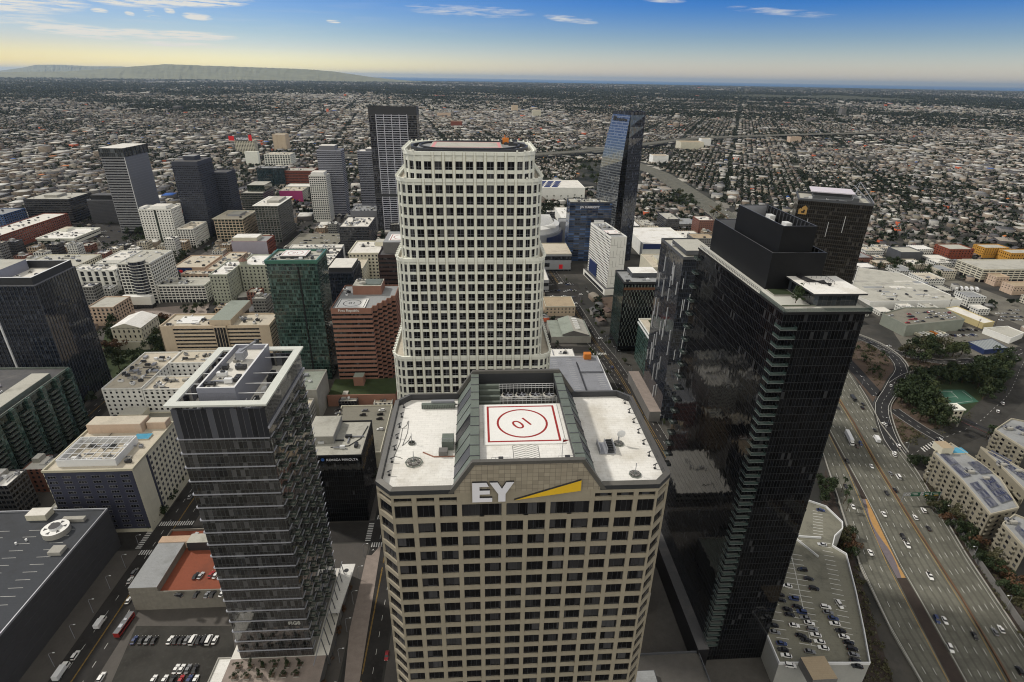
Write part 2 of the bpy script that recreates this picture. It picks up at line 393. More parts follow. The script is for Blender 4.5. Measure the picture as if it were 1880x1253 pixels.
plain('yard_dust', (.14, .132, .112), .95, amt=.5, scale=.06)
plain('rust_barrier', (.13, .075, .045), .85, amt=.3)
plain('gravel_ochre', (.40, .235, .09), .95, amt=.3, scale=.6); plain('gravel_violet', (.15, .13, .145), .95, amt=.3, scale=.6)
plain('sign_green', (.02, .10, .06), .5, amt=.05)
plain('car_paint', (.5, .5, .5), .3, 0, amt=.04, objcol=True, spec=.6)
plain('car_glass', (.012, .013, .016), .12, 0, amt=.1, spec=.6)
plain('lamp_red', (.3, .01, .01), .3); plain('lamp_white', (.7, .7, .65), .3)
plain('paint_signal', (.04, .25, .06), .5)
punched('fill_cream', (.50, .46, .37), (.02, .022, .028)); punched('fill_white', (.62, .62, .58), (.02, .022, .028)); punched('fill_brick', (.20, .085, .06), (.02, .022, .028), ww=.4, wh=.5)
punched('fill_grey', (.22, .22, .21), (.015, .017, .02), 3.0, 3.5, .7, .5); punched('fill_tan', (.38, .29, .20), (.02, .02, .024)); punched('fill_dark', (.06, .06, .065), (.01, .011, .014), 2.4, 3.4, .75, .6)
plain('hill_scrub', (.17, .17, .10), .95, amt=.5, scale=.002)
plain('hill_dark', (.045, .05, .032), .95, amt=.6, scale=.01)
HAZE = 1.4e-5

# ------------------------------------------------------------------ mesh helpers
class MB:
    """collects faces with materials and UVs in metres; build() links them as ONE mesh object"""
    def __init__(s): s.v = []; s.f = []; s.m = []; s.uv = []; s.mats = []
    def mi(s, m):
        if m not in s.mats: s.mats.append(m)
        return s.mats.index(m)
    def face(s, pts, m, uv=None):
        k = len(s.v); s.v.extend(pts); s.f.append(tuple(range(k, k+len(pts)))); s.m.append(s.mi(m))
        s.uv.extend(uv if uv else [(p[0], p[1]) for p in pts])
    def box(s, x0, x1, y0, y1, z0, z1, m, top=None, bottom=True):
        t = top or m
        for (ax, ay), (bx_, by) in (((x0, y0), (x1, y0)), ((x1, y0), (x1, y1)), ((x1, y1), (x0, y1)), ((x0, y1), (x0, y0))):
            L = abs(bx_-ax)+abs(by-ay)
            s.face([(ax, ay, z0), (bx_, by, z0), (bx_, by, z1), (ax, ay, z1)], m, [(0, z0), (L, z0), (L, z1), (0, z1)])
        s.face([(x0, y0, z1), (x1, y0, z1), (x1, y1, z1), (x0, y1, z1)], t)
        if bottom: s.face([(x0, y1, z0), (x1, y1, z0), (x1, y0, z0), (x0, y0, z0)], m)
        return s
    def prism(s, poly, z0, z1, m, top=None, bottom=False, u0=0.0):
        u = u0; n = len(poly)
        for i in range(n):
            a, b = poly[i], poly[(i+1) % n]; L = math.hypot(b[0]-a[0], b[1]-a[1])
            s.face([(a[0], a[1], z0), (b[0], b[1], z0), (b[0], b[1], z1), (a[0], a[1], z1)], m, [(u, z0), (u+L, z0), (u+L, z1), (u, z1)])
            u += L
        if top: s.face([(p[0], p[1], z1) for p in poly], top)
        if bottom: s.face([(p[0], p[1], z0) for p in reversed(poly)], m)
        return s
    def obox(s, o, u, n, a0, a1, d0, d1, z0, z1, m):
        """box on a wall: o corner, u direction along it, n outward; a along, d outward"""
        P = lambda a, d, z: (o[0]+u[0]*a+n[0]*d, o[1]+u[1]*a+n[1]*d, z)
        L = a1-a0; D = abs(d1-d0)
        s.face([P(a0, d1, z0), P(a1, d1, z0), P(a1, d1, z1), P(a0, d1, z1)], m, [(a0, z0), (a1, z0), (a1, z1), (a0, z1)])
        s.face([P(a0, d0, z0), P(a0, d1, z0), P(a0, d1, z1), P(a0, d0, z1)], m, [(0, z0), (D, z0), (D, z1), (0, z1)])
        s.face([P(a1, d1, z0), P(a1, d0, z0), P(a1, d0, z1), P(a1, d1, z1)], m, [(0, z0), (D, z0), (D, z1), (0, z1)])
        s.face([P(a0, d1, z1), P(a1, d1, z1), P(a1, d0, z1), P(a0, d0, z1)], m, [(0, 0), (L, 0), (L, D), (0, D)])
        s.face([P(a0, d0, z0), P(a1, d0, z0), P(a1, d1, z0), P(a0, d1, z0)], m, [(0, 0), (L, 0), (L, D), (0, D)])
    def tube(s, path, r, m, n=6, cap=True):
        rings = []
        for i, p in enumerate(path):
            p = Vector(p); q = Vector(path[min(i+1, len(path)-1)])-Vector(path[max(i-1, 0)])
            q.normalize(); a = q.orthogonal().normalized(); b = q.cross(a)
            rr = r[i] if isinstance(r, (list, tuple)) else r
            rings.append([tuple(p+a*math.cos(t)*rr+b*math.sin(t)*rr) for t in [2*math.pi*k/n for k in range(n)]])
        for i in range(len(rings)-1):
            for k in range(n):
                s.face([rings[i][k], rings[i][(k+1) % n], rings[i+1][(k+1) % n], rings[i+1][k]], m)
        if cap: s.face(rings[0][::-1], m); s.face(rings[-1], m)
        return s
    def cyl(s, x, y, z0, z1, r, m, top=None, n=16, r2=None):
        r2 = r if r2 is None else r2
        a = [(x+r*math.cos(2*math.pi*k/n), y+r*math.sin(2*math.pi*k/n), z0) for k in range(n)]
        b = [(x+r2*math.cos(2*math.pi*k/n), y+r2*math.sin(2*math.pi*k/n), z1) for k in range(n)]
        for k in range(n): s.face([a[k], a[(k+1) % n], b[(k+1) % n], b[k]], m)
        s.face(b, top or m); return s
    def ring(s, poly, inset_poly, z0, z1, m, top=None):
        n = len(poly)
        for i in range(n):
            j = (i+1) % n; a, b, c, d = poly[i], poly[j], inset_poly[j], inset_poly[i]
            s.face([(a[0], a[1], z0), (b[0], b[1], z0), (b[0], b[1], z1), (a[0], a[1], z1)], m)
            s.face([(c[0], c[1], z0), (d[0], d[1], z0), (d[0], d[1], z1), (c[0], c[1], z1)], m)
            s.face([(a[0], a[1], z1), (b[0], b[1], z1), (c[0], c[1], z1), (d[0], d[1], z1)], top or m)
        return s
    def mesh(s, name):
        me = bpy.data.meshes.new(name); me.from_pydata(s.v, [], s.f); me.polygons.foreach_set('material_index', s.m)
        uvl = me.uv_layers.new(name='uv'); uvl.data.foreach_set('uv', [c for p in s.uv for c in p])
        for m in s.mats: me.materials.append(MATS[m])
        me.update(); return me
    def build(s, name, parent=None, loc=(0, 0, 0), rz=0.0):
        return link(name, s.mesh(name), parent, loc, rz)
def link(name, me, parent=None, loc=(0, 0, 0), rz=0.0):
    o = bpy.data.objects.new(name, me); C.objects.link(o); o.location = loc; o.rotation_euler = (0, 0, rz)
    if parent is not None: o.parent = parent
    return o
def tag(o, label, cat, group=None, kind=None):
    if label: o['label'] = label
    if cat: o['category'] = cat
    if group: o['group'] = group
    if kind: o['kind'] = kind
    return o
def thing(name, label, cat, loc=(0, 0, 0), rz=0.0, group=None):
    o = bpy.data.objects.new(name, None); C.objects.link(o); o.location = loc; o.rotation_euler = (0, 0, rz)
    o.empty_display_size = 2
    return tag(o, label, cat, group)
def structure(name, mb):
    o = mb.build(name) if isinstance(mb, MB) else link(name, mb); o['kind'] = 'structure'; return o
def stuffmesh(name, mb, label, cat=None, parent=None):
    o = mb.build(name, parent); o['kind'] = 'stuff'
    if label: o['label'] = label
    if cat and parent is None: o['category'] = cat
    return o
def copytree(o, loc=None, rz=None, label=None, group=None, parent=None):
    c = o.copy(); C.objects.link(c)
    if parent is not None: c.parent = parent
    if loc is not None: c.location = loc
    if rz is not None: c.rotation_euler = (0, 0, rz)
    if label: c['label'] = label
    if group: c['group'] = group
    for ch in list(o.children): copytree(ch, parent=c)
    return c
def rect_inset(p, d):
    (x0, y0), (x1, y1) = p
    return [(x0+d, y0+d), (x1-d, y0+d), (x1-d, y1-d), (x0+d, y1-d)]

# windows of one thing: the 100 that show largest (top rows facing the camera) are parts, the rest one stuff part
def camdist(o, p):
    q = o.matrix_basis @ Vector(p); return (q-cam.matrix_world.translation).length
class Windows:
    def __init__(s, root, mat, frame, name='window'):
        s.root = root; s.mat = mat; s.frame = frame; s.items = []; s.meshes = {}; s.name = name
    def add(s, o, u, n, a, z, w, h, d=.08, prio=0, cols=2, rows=1):
        s.items.append((o, u, n, a, z, w, h, d, prio, cols, rows))
    def geo(s, mb, it, local=False):
        o, u, n, a, z, w, h, d, prio, cols, rows = it
        if local: o, u, n, a, z = (0, 0), (1, 0), (0, -1), 0, 0
        mb.obox(o, u, n, a-w/2, a+w/2, 0, d, z, z+h, s.mat)
        if s.frame:
            t = min(.09, w*.06)
            for k in range(cols+1):
                c = a-w/2+t/2+(w-t)*k/cols; mb.obox(o, u, n, c-t/2, c+t/2, d-.02, d+.05, z, z+h, s.frame)
            for k in range(rows+1):
                c = z+t/2+(h-t)*(k/rows if rows != 2 else (0, .3, 1)[k]); mb.obox(o, u, n, a-w/2, a+w/2, d-.02, d+.04, c-t/2, c+t/2, s.frame)
    def build(s, most=100):
        key = lambda it: (it[8], camdist(s.root, (it[0][0]+it[1][0]*it[3], it[0][1]+it[1][1]*it[3], it[4])))
        its = sorted(s.items, key=key)
        for it in its[:most]:
            k = (round(it[5], 2), round(it[6], 2), it[7], it[9], it[10])
            if k not in s.meshes:
                mb = MB(); s.geo(mb, it, True); s.meshes[k] = mb.mesh(s.name)
            o, u, n, a, z = it[:5]
            link(s.name, s.meshes[k], s.root, (o[0]+u[0]*a, o[1]+u[1]*a, z), math.atan2(u[1], u[0]))
        if its[most:]:
            mb = MB()
            for it in its[most:]: s.geo(mb, it)
            x = mb.build('lower_windows' if s.name == 'window' else 'more_'+s.name, s.root); x['kind'] = 'stuff'

def faces_of(a, b):
    h, k = a/2, b/2
    return [((-h, -k), (1, 0), (0, -1), a), ((h, -k), (0, 1), (1, 0), b), ((h, k), (-1, 0), (0, 1), a), ((-h, k), (0, -1), (-1, 0), b)]

UNITM = {}
def unitmesh(i):
    """rooftop machines: air handlers, condensers, ducts, hatches"""
    if i in UNITM: return UNITM[i]
    q = random.Random(100+i); mb = MB()
    w, d, h = q.uniform(1.4, 3.8), q.uniform(1.2, 2.6), q.uniform(.9, 2.0)
    m = ('metal_grey', 'metal_white', 'concrete', 'metal_dark')[i % 4]
    mb.box(-w/2, w/2, -d/2, d/2, .25, h, m)
    for sx in (-1, 1): mb.box(sx*w*.35-.1, sx*w*.35+.1, -d*.45, d*.45, 0, .25, 'metal_dark', bottom=False)
    if i % 3 == 0:
        for sx in (-.25, .25): mb.cyl(sx*w, 0, h, h+.25, min(w, d)*.2, 'metal_dark', n=10)
    elif i % 3 == 1:
        mb.box(w/2, w/2+q.uniform(1.5, 4), -.35, .35, .5, 1.1, 'metal_grey')
    else: mb.box(-w*.3, w*.1, -d*.3, d*.3, h, h+.5, 'metal_dark')
    UNITM[i] = mb.mesh('rooftop_unit'); return UNITM[i]
def roof_units(root, x0, x1, y0, y1, z, n, seed=0, row=False):
    q = random.Random(seed*7+3)
    for k in range(n):
        if row: x = x0+(x1-x0)*(k+.5)/n; y = (y0+y1)/2
        else: x, y = q.uniform(x0, x1), q.uniform(y0, y1)
        o = link('rooftop_unit', unitmesh(q.randrange(12)), root, (x, y, z), q.choice((0, math.pi/2, math.pi)))

BLD = {}
OCC = []           # footprints already taken (x0, x1, y0, y1)
def building(name, label, rect, h, wall, roof='roof_pale', par=1.1, parmat=None, core=None, style=None, cat='building',
             rz=0.0, z0=0.0, pent=None, units=0, seed=1, vis=(0, 1), win='window_dark', wframe='metal_grey', group=None, base=None, **k):
    """a block: wall (core), roof, parapet, penthouse, facade relief and windows. rect = x0, x1, y0, y1 in metres; vis = faces whose windows are modelled one by one"""
    x0, x1, y0, y1 = rect; a, b = x1-x0, y1-y0
    t = thing(name, label, cat, ((x0+x1)/2, (y0+y1)/2, z0), rz, group)
    OCC.append((x0, x1, y0, y1))
    hx, hy = a/2, b/2
    P = [(-hx, -hy), (hx, -hy), (hx, hy), (-hx, hy)]
    mb = MB(); mb.prism(P, 0, h, core or wall); mb.build('glazing' if core else 'wall', t)
    mb = MB(); mb.face([(p[0]*(1-.3/hx), p[1]*(1-.3/hy), h+.02) for p in P], roof); mb.build('roof', t)
    pm = parmat or (wall if wall in MATS else 'concrete')
    mb = MB(); o = k.get('over', .12)
    mb.ring([(-hx-o, -hy-o), (hx+o, -hy-o), (hx+o, hy+o), (-hx-o, hy+o)], [(-hx+.35, -hy+.35), (hx-.35, -hy+.35), (hx-.35, hy-.35), (-hx+.35, hy-.35)], h-k.get('pardrop', .3), h+par, pm, k.get('partop'))
    mb.build('parapet', t)
    bay, fh = k.get('bay', 3.6), k.get('fh', 3.5)
    zb, zt = k.get('zb', 4.5), h-k.get('zt', .6)
    nf = max(1, round((zt-zb)/fh)); fh2 = (zt-zb)/nf
    if style:
        grid = MB(); W = Windows(t, win, wframe)
        for fi, (o_, u, n, L) in enumerate(faces_of(a, b)):
            if fi in k.get('blank', ()): continue
            st = k.get('facestyle', {}).get(fi, style)
            if st is None: continue
            nb = max(1, round(L/bay)); bw = L/nb
            ww, wh = k.get('ww', .62)*bw, k.get('wh', .62)*fh2
            dep = k.get('dep', .28)
            if st in ('grid', 'punch'):
                for i in range(nb+1):
                    c = i*bw; w2 = (bw-ww)/2
                    grid.obox(o_, u, n, max(0, c-w2), min(L, c+w2), .0, dep, 0 if k.get('ground', True) else zb, h, wall)
                for j in range(nf+1):
                    zc = zb+j*fh2; s2 = (fh2-wh)/2
                    grid.obox(o_, u, n, 0, L, 0, dep-.03, max(0, zc-s2), min(h, zc+s2), k.get('spandrel', wall))
                grid.obox(o_, u, n, 0, L, 0, dep-.03, zt, h, wall)
            if st == 'bands':
                for j in range(nf+1):
                    zc = zb+j*fh2; s2 = (fh2-wh)/2
                    grid.obox(o_, u, n, -dep*.99, L+dep*.99, 0, dep, max(0, zc-s2), min(h, zc+s2), wall)
                grid.obox(o_, u, n, -dep*.99, L+dep*.99, 0, dep-.01, zt+.1, h-.05, wall)
                if k.get('piers'):
                    for i in range(nb+1): grid.obox(o_, u, n, max(0, i*bw-.15), min(L, i*bw+.15), 0, dep+.06, 0, h, k['piers'])
            if st == 'fins':
                for i in range(nb+1): grid.obox(o_, u, n, max(0, i*bw-.12), min(L, i*bw+.12), 0, dep+.25, 0, h, wall)
            if st in ('punch', 'proud'):
                for j in range(nf):
                    for i in range(nb):
                        if (fi, i) in k.get('skip', ()) or i in k.get('skipcol', {}).get(fi, ()): continue
                        W.add(o_, u, n, (i+.5)*bw, zb+j*fh2+(fh2-wh)/2, ww, wh, .06, 0 if fi in vis else 9, k.get('cols', 2), k.get('rows', 1))
        if grid.f: grid.build('facade_relief', t)
        if W.items: W.build(k.get('most', 100))
    if base: # ground storey of another material
        mb = MB(); mb.ring([(-hx-.4, -hy-.4), (hx+.4, -hy-.4), (hx+.4, hy+.4), (-hx-.4, hy+.4)], P, 0, k.get('zb', 4.5)-.4, base); mb.build('ground_storey', t)
    if pent:
        for (fx0, fx1, fy0, fy1, ph, pmw, pmr) in (pent if isinstance(pent, list) else [pent]):
            mb = MB(); X0, X1, Y0, Y1 = -hx+a*fx0, -hx+a*fx1, -hy+b*fy0, -hy+b*fy1
            mb.box(X0, X1, Y0, Y1, h, h+ph, pmw, bottom=False)
            q = mb.build('penthouse', t)
            mb = MB(); mb.box(X0+.25, X1-.25, Y0+.25, Y1-.25, h+ph, h+ph+.12, pmr, bottom=False); mb.build('penthouse_roof', q)
    if units:
        qq = random.Random(seed*13+5)
        for _ in range(3+units//3):
            mb = MB(); x, y, L = qq.uniform(-hx*.8, hx*.5), qq.uniform(-hy*.8, hy*.5), qq.uniform(3, 11); m_ = qq.choice(('metal_grey', 'metal_dark', 'concrete_dark', 'metal_white')); w = qq.choice((.15, .3, .6))
            if qq.random() < .5: mb.box(x, min(x+L, hx*.9), y, y+w, h+.25, h+.3+w, m_)
            else: mb.box(x, x+w, y, min(y+L, hy*.9), h+.25, h+.3+w, m_)
            mb.build('roof_duct', t)
        roof_units(t, -hx*.8, hx*.8, -hy*.8, hy*.8, h+.03, units+units//3, seed)
    BLD[name+str(len(BLD))] = t
    return t
FONT = None
def text_part(name, body, size, mat, parent, loc, rot, depth=.15, align='LEFT', sx=1.0, bold=0.0):
    cu = bpy.data.curves.new(name, 'FONT'); cu.body = body; cu.size = size; cu.extrude = depth; cu.align_x = align; cu.offset = bold
    ob = bpy.data.objects.new(name, cu); C.objects.link(ob)
    me = bpy.data.meshes.new_from_object(ob.evaluated_get(bpy.context.evaluated_depsgraph_get()))
    bpy.data.objects.remove(ob); bpy.data.curves.remove(cu)
    me.name = name; me.materials.clear(); me.materials.append(MATS[mat])
    o = bpy.data.objects.new(name, me); C.objects.link(o); o.parent = parent; o.location = loc; o.rotation_euler = rot; o.scale = (sx, 1, 1)
    return o
def helipad(root, x0, x1, y0, y1, z, bg='paint_white', line='paint_red', txt='10', rot=0.0, name='helipad'):
    mb = MB(); mb.box(x0, x1, y0, y1, z, z+.3, bg, bottom=False)
    p = mb.build(name, root)
    w = min(x1-x0, y1-y0); cx, cy = (x0+x1)/2, (y0+y1)/2; t = w*.03; m = w*.05
    mb = MB(); zz = z+.304
    o = [(x0+m, y0+m), (x1-m, y0+m), (x1-m, y1-m), (x0+m, y1-m)]; i = [(x0+m+t, y0+m+t), (x1-m-t, y0+m+t), (x1-m-t, y1-m-t), (x0+m+t, y1-m-t)]
    for k in range(4): mb.face([(*o[k], zz), (*o[(k+1) % 4], zz), (*i[(k+1) % 4], zz), (*i[k], zz)], line)
    n = 40; r = w*.36
    for k in range(n):
        a0, a1 = 2*math.pi*k/n, 2*math.pi*(k+1)/n
        mb.face([(cx+r*math.cos(a0), cy+r*math.sin(a0), zz), (cx+r*math.cos(a1), cy+r*math.sin(a1), zz), (cx+(r-t)*math.cos(a1), cy+(r-t)*math.sin(a1), zz), (cx+(r-t)*math.cos(a0), cy+(r-t)*math.sin(a0), zz)], line)
    mb.build('painted_marking', p)
    if txt:
        tt = text_part('painted_number', txt, w*.3, line, p, (0, 0, 0), (0, 0, rot), .01, 'CENTER')
        c, s_ = math.cos(rot), math.sin(rot); tt.location = (cx+s_*w*.1, cy-c*w*.1, zz+.012)
    return p


# ------------------------------------------------------------------ near office tower with the gabled white roof
def gable_tower():
    cx, cy = 9.65, 111.5; hx, hy, ch, H = 31.35, 19.5, 3.4, 163.0
    t = thing('office_tower', 'beige stone office tower with gabled white roof, white letters and a yellow beam', 'skyscraper', (cx, cy, 0))
    OCC.append((cx-hx, cx+hx, cy-hy, cy+hy))
    def octo(d): return [(-hx+ch-d*.4, -hy-d), (hx-ch+d*.4, -hy-d), (hx+d, -hy+ch-d*.4), (hx+d, hy-ch+d*.4), (hx-ch+d*.4, hy+d), (-hx+ch-d*.4, hy+d), (-hx-d, hy-ch+d*.4), (-hx-d, -hy+ch-d*.4)]
    MB().prism(octo(-.45), 0, 161, 'tower_glass_black').build('glazing', t)
    mb = MB(); mb.face([(x, y, 161.9) for x, y in octo(-.6)], 'roof_clean'); mb.build('roof', t)
    P = octo(0); g = MB(); W = Windows(t, 'window_dark', 'metal_dark')
    gx0, gx1 = .25-15.5, .25+15.5                       # foot of the gable
    for i in range(8):
        a, b = P[i], P[(i+1) % 8]; L = math.hypot(b[0]-a[0], b[1]-a[1]); u = ((b[0]-a[0])/L, (b[1]-a[1])/L); n = (u[1], -u[0])
        chf = i % 2 == 1
        nb = 1 if chf else (12 if i in (0, 4) else 7); bw = L/nb; pw = .5 if not chf else .0
        o = a
        tops = [154.5-4*k for k in range(38)]
        # stone courses: under each window head
        cuts = [(161.3, 162.4), (159.3, 160.15), (154.5, 155.9)]+[(tops[k+1], tops[k]-2.85) for k in range(37)]
        for z0, z1 in cuts: g.obox(o, u, n, 0, L, -.5, .04, z0, z1, 'stone_beige')
        if not chf:
            for k in range(nb+1):
                c = k*bw; g.obox(o, u, n, max(0, c-pw), min(L, c+pw), -.5, .07, 2, 155.9 if i == 0 and k in (4, 6, 8) else 162.35, 'stone_beige')
        if i == 0:                                       # blank panel under the gable
            g.obox(o, u, n, 3*bw+pw, 9*bw-pw, -.5, .045, 159.3, 162.4, 'stone_beige')
        for k in range(38):
            for j in range(nb):
                W.add((o[0]-n[0]*.4, o[1]-n[1]*.4), u, n, (j+.5)*bw, tops[k]-2.85+.02, bw-2*pw-.02 if not chf else bw-.05, 2.81, .08, 0 if i == 0 else (1 if i in (1, 7) else 9), 3, 1)
        if i == 0:
            for j in (0, 1, 2, 9, 10, 11): W.add((o[0]-n[0]*.4, o[1]-n[1]*.4), u, n, (j+.5)*bw, 155.92, bw-2*pw-.02, 3.36, .08, 0, 3, 1)
            for j in (3, 5, 7): W.add((o[0]-n[0]*.4, o[1]-n[1]*.4), u, n, (j+1)*bw, 155.92, bw*2-2*pw-.02, 3.36, .08, 0, 6, 1)
            for j in (4, 6, 8): pass
    g.build('stone_facade', t)
    W.build(100)
    # dark bronze parapet, interrupted by the gable
    mb = MB(); O, I = octo(.12), octo(-1.0)
    for i in range(8):
        j = (i+1) % 8
        segs = [(O[i], O[j], I[i], I[j])]
        if i in (0, 4):
            s = 1 if i == 0 else -1
            segs = [(O[i], (s*(-15.2)+.25, O[i][1]), I[i], (s*(-15.2)+.25, I[i][1])), ((s*15.2+.25, O[i][1]), O[j], (s*15.2+.25, I[i][1]), I[j])]
        for p, q, r, w in segs:
            mb.face([(*p, 162.2), (*q, 162.2), (*q, 163.3), (*p, 163.3)], 'metal_dark')
            mb.face([(*p, 163.3), (*q, 163.3), (*w, 163.6), (*r, 163.6)], 'parapet_bronze')
            mb.face([(*w, 161.95), (*r, 161.95), (*r, 163.6), (*w, 163.6)], 'metal_dark')
    mb.build('parapet', t)
    # gable walls (front in stone with a metal coping, back in metal)
    gb, gt, zt = 15.5, 10.9, 169.4
    for s, mat in ((-1, 'stone_panels'), (1, 'metal_dark')):
        mb = MB(); y = s*(hy+.05); c = .25
        prof = [(c-gb, 162.35), (c+gb, 162.35), (c+gt, zt), (c-gt, zt)]
        y2 = y-s*.8
        f = [(x, y, z) for x, z in prof]; bk = [(x, y2, z) for x, z in prof]
        mb.face(f if s < 0 else f[::-1], mat, [(p[0], p[2]) for p in (f if s < 0 else f[::-1])])
        mb.face(bk[::-1] if s < 0 else bk, mat)
        q = mb.build('gable_wall', t)
        mb = MB(); d = .75
        prof2 = [(c-gb-1.0, 162.4), (c-gb, 162.4), (c-gt, zt), (c+gt, zt), (c+gb, 162.4), (c+gb+1.0, 162.4), (c+gt+.55, zt+d), (c-gt-.55, zt+d)]
        quads = [(0, 1, 2, 7), (7, 2, 3, 6), (6, 3, 4, 5)]
        for qd in quads:
            for yy in (y+s*.15, y2):
                mb.face([(prof2[k][0], yy, prof2[k][1]) for k in qd], 'parapet_bronze')
        for k0, k1 in ((0, 7), (7, 6), (6, 5)):
            mb.face([(prof2[k0][0], y+s*.15, prof2[k0][1]), (prof2[k1][0], y+s*.15, prof2[k1][1]), (prof2[k1][0], y2, prof2[k1][1]), (prof2[k0][0], y2, prof2[k0][1])], 'parapet_bronze')
        mb.build('coping', q)
    # sloping metal sides with ribs, a dark opening each, and the gutter walk along the ridge
    y0, y1 = -hy+.9, hy-.9
    for s in (-1, 1):
        mb = MB(); c = .25; n = 9
        for k in range(n):
            ya, yb = y0+(y1-y0)*k/n, y0+(y1-y0)*(k+1)/n
            m = ('metal_green_grey', 'metal_slate')[(k*7+s) % 3 == 0]
            if k == 4: m = 'black_panel'
            xx = (c+s*gb, c+s*(gt+.1))
            q = [(xx[0], ya, 161.95), (xx[0], yb, 161.95), (xx[1], yb, 169.3), (xx[1], ya, 169.3)]
            mb.face(q if s > 0 else q[::-1], m)
            mb.tube([(xx[0]+s*.08, ya, 162), (xx[1]+s*.08, ya, 169.35)], .09, 'metal_slate', 4)
        mb.build('sloped_screen', t)
        mb = MB(); mb.box(c+s*gt-1.0, c+s*gt+1.0, y0, y1, 168.9, 169.45, 'metal_green_grey')
        for k in range(10): 
            yy = y0+2+(y1-y0-4)*k/9; mb.box(c+s*gt-1.02, c+s*gt+1.02, yy-.08, yy+.08, 169.46, 169.58, 'metal_slate')
        mb.box(c+s*(gt-1.0)-.06, c+s*(gt-1.0)+.06, y0, y1, 167.6, 168.95, 'metal_dark')
        mb.build('gutter_walk', t)
    # upper deck
    mb = MB(); mb.box(.25-9.9, .25+9.9, -hy+.9, 5.9, 167.3, 167.8, 'roof_clean'); mb.build('upper_deck', t)
    p = helipad(t, .25-8.9, .25+8.9, -10.9, 5.5, 167.75, txt='10', rot=R(212))
    mb = MB(); z = 167.82
    for k in range(9):
        yy = -17.0+.68*k
        for s in (-1, 1):
            mb.face([(.25, yy, z), (.25+s*2.6, yy+1.1, z), (.25+s*2.6, yy+1.25, z), (.25, yy+.15, z)][::s], 'paint_grey')
    for s in (-1, 1): mb.box(.25+s*2.75-.06, .25+s*2.75+.06, -17.2, -11.2, z, z+.02, 'paint_grey')
    mb.build('chevron_walkway', t)
    # cooling tower well behind the helipad
    mb = MB(); mb.box(.25-9.9, .25+9.9, 6.2, hy-1, 163.0, 163.3, 'metal_green_grey')
    for k in range(6): mb.box(.25-9.8, .25-4.4, 6.6+k*1.9, 7.5+k*1.9, 163.3+.4*k, 164.6+.55*k, 'metal_green_grey')
    mb.box(.25-9.9, .25+9.9, 5.95, 6.2, 163, 167.7, 'metal_green_grey')
    mb.build('machine_well', t)
    for k in range(4):
        x = -2.3+3.55*k; mb = MB(); y = 12.3
        mb.cyl(x, y, 163.3, 166.6, 1.72, 'concrete_dark', 'black_panel', 8)
        for j in range(8):
            a0, a1 = math.pi*(j)/4, math.pi*(j+1)/4
            mb.face([(x+1.72*math.cos(a0), y+1.72*math.sin(a0), 166.6), (x+1.72*math.cos(a1), y+1.72*math.sin(a1), 166.6), (x+1.35*math.cos(a1), y+1.35*math.sin(a1), 166.9), (x+1.35*math.cos(a0), y+1.35*math.sin(a0), 166.9)], 'concrete')
        c = mb.build('cooling_tower', t)
        mb = MB(); mb.cyl(x, y, 166.62, 166.85, .3, 'metal_grey', n=8)
        for j in range(5):
            a = 2*math.pi*j/5; mb.box(x-.01, x+.01, y-.01, y+.01, 166.7, 166.75, 'metal_dark')
            mb.face([(x+.2*math.cos(a), y+.2*math.sin(a), 166.75), (x+1.25*math.cos(a), y+1.25*math.sin(a), 166.7), (x+1.25*math.cos(a+.3), y+1.25*math.sin(a+.3), 166.8), (x+.2*math.cos(a+.5), y+.2*math.sin(a+.5), 166.8)], 'metal_grey')
        mb.build('fan', c)
    for yy in (9.0, 15.4):
        mb = MB()
        for zz in (166.9, 167.5, 168.1): mb.tube([(-4.4, yy, zz), (9.8, yy, zz)], .06, 'metal_white', 4)
        for k in range(16): mb.tube([(-4.4+14.2*k/15, yy, 164), (-4.4+14.2*k/15, yy, 168.1)], .05, 'metal_white', 4)
        mb.build('railing', t)
    # big letters and the yellow beam on the gable
    y = -hy-.05; ofs = -9.65; e = .55
    def plate(name, polys, mat):
        mb = MB()
        for pl in polys:
            f = [(x+ofs, y-e, z) for x, z in pl]; 
            mb.face(f, mat)
            for k in range(len(pl)):
                a, b = f[k], f[(k+1) % len(f)]; mb.face([a, (a[0], y-.02, a[2]), (b[0], y-.02, b[2]), b], 'metal_dark')
        return mb.build(name, t)
    zb, zt2 = 160.25, 165.25; x0 = -1.6
    plate('letter', [[(x0, zb), (x0+4.1, zb), (x0+4.1, zb+1.05), (x0+1.5, zb+1.05), (x0+1.5, zb+2.0), (x0+3.6, zb+2.0), (x0+3.6, zb+3.0), (x0+1.5, zb+3.0), (x0+1.5, zb+3.95), (x0+3.4, zb+3.95), (x0+2.95, zt2), (x0, zt2)]], 'sign_white')
    plate('letter', [[(x0+5.35, zb), (x0+6.85, zb), (x0+6.85, zb+2.0), (x0+8.6, zt2), (x0+7.0, zt2), (x0+6.1, zb+3.35), (x0+5.2, zt2), (x0+3.55, zt2), (x0+5.35, zb+2.0)]], 'sign_white')
    plate('yellow_beam', [[(7.1, 160.5), (20.9, 162.5), (20.9, 165.2)]], 'paint_yellow')
    # roof furniture that is fixed to the roof
    q = random.Random(5)
    for s in (-1, 1):
        for k in range(8):
            yy = -hy+2.2+k*4.6; mb = MB(); x = s*(hx-2.2)
            mb.box(x-.25, x+.25, yy-.25, yy+.25, 161.9, 162.1, 'metal_dark'); mb.tube([(x, yy, 162), (x, yy, 163)], .1, 'metal_dark', 5); mb.tube([(x-.45, yy, 162.8), (x+.5, yy+.2, 163.2)], .13, 'metal_dark', 5)
            mb.build('floodlight', t)
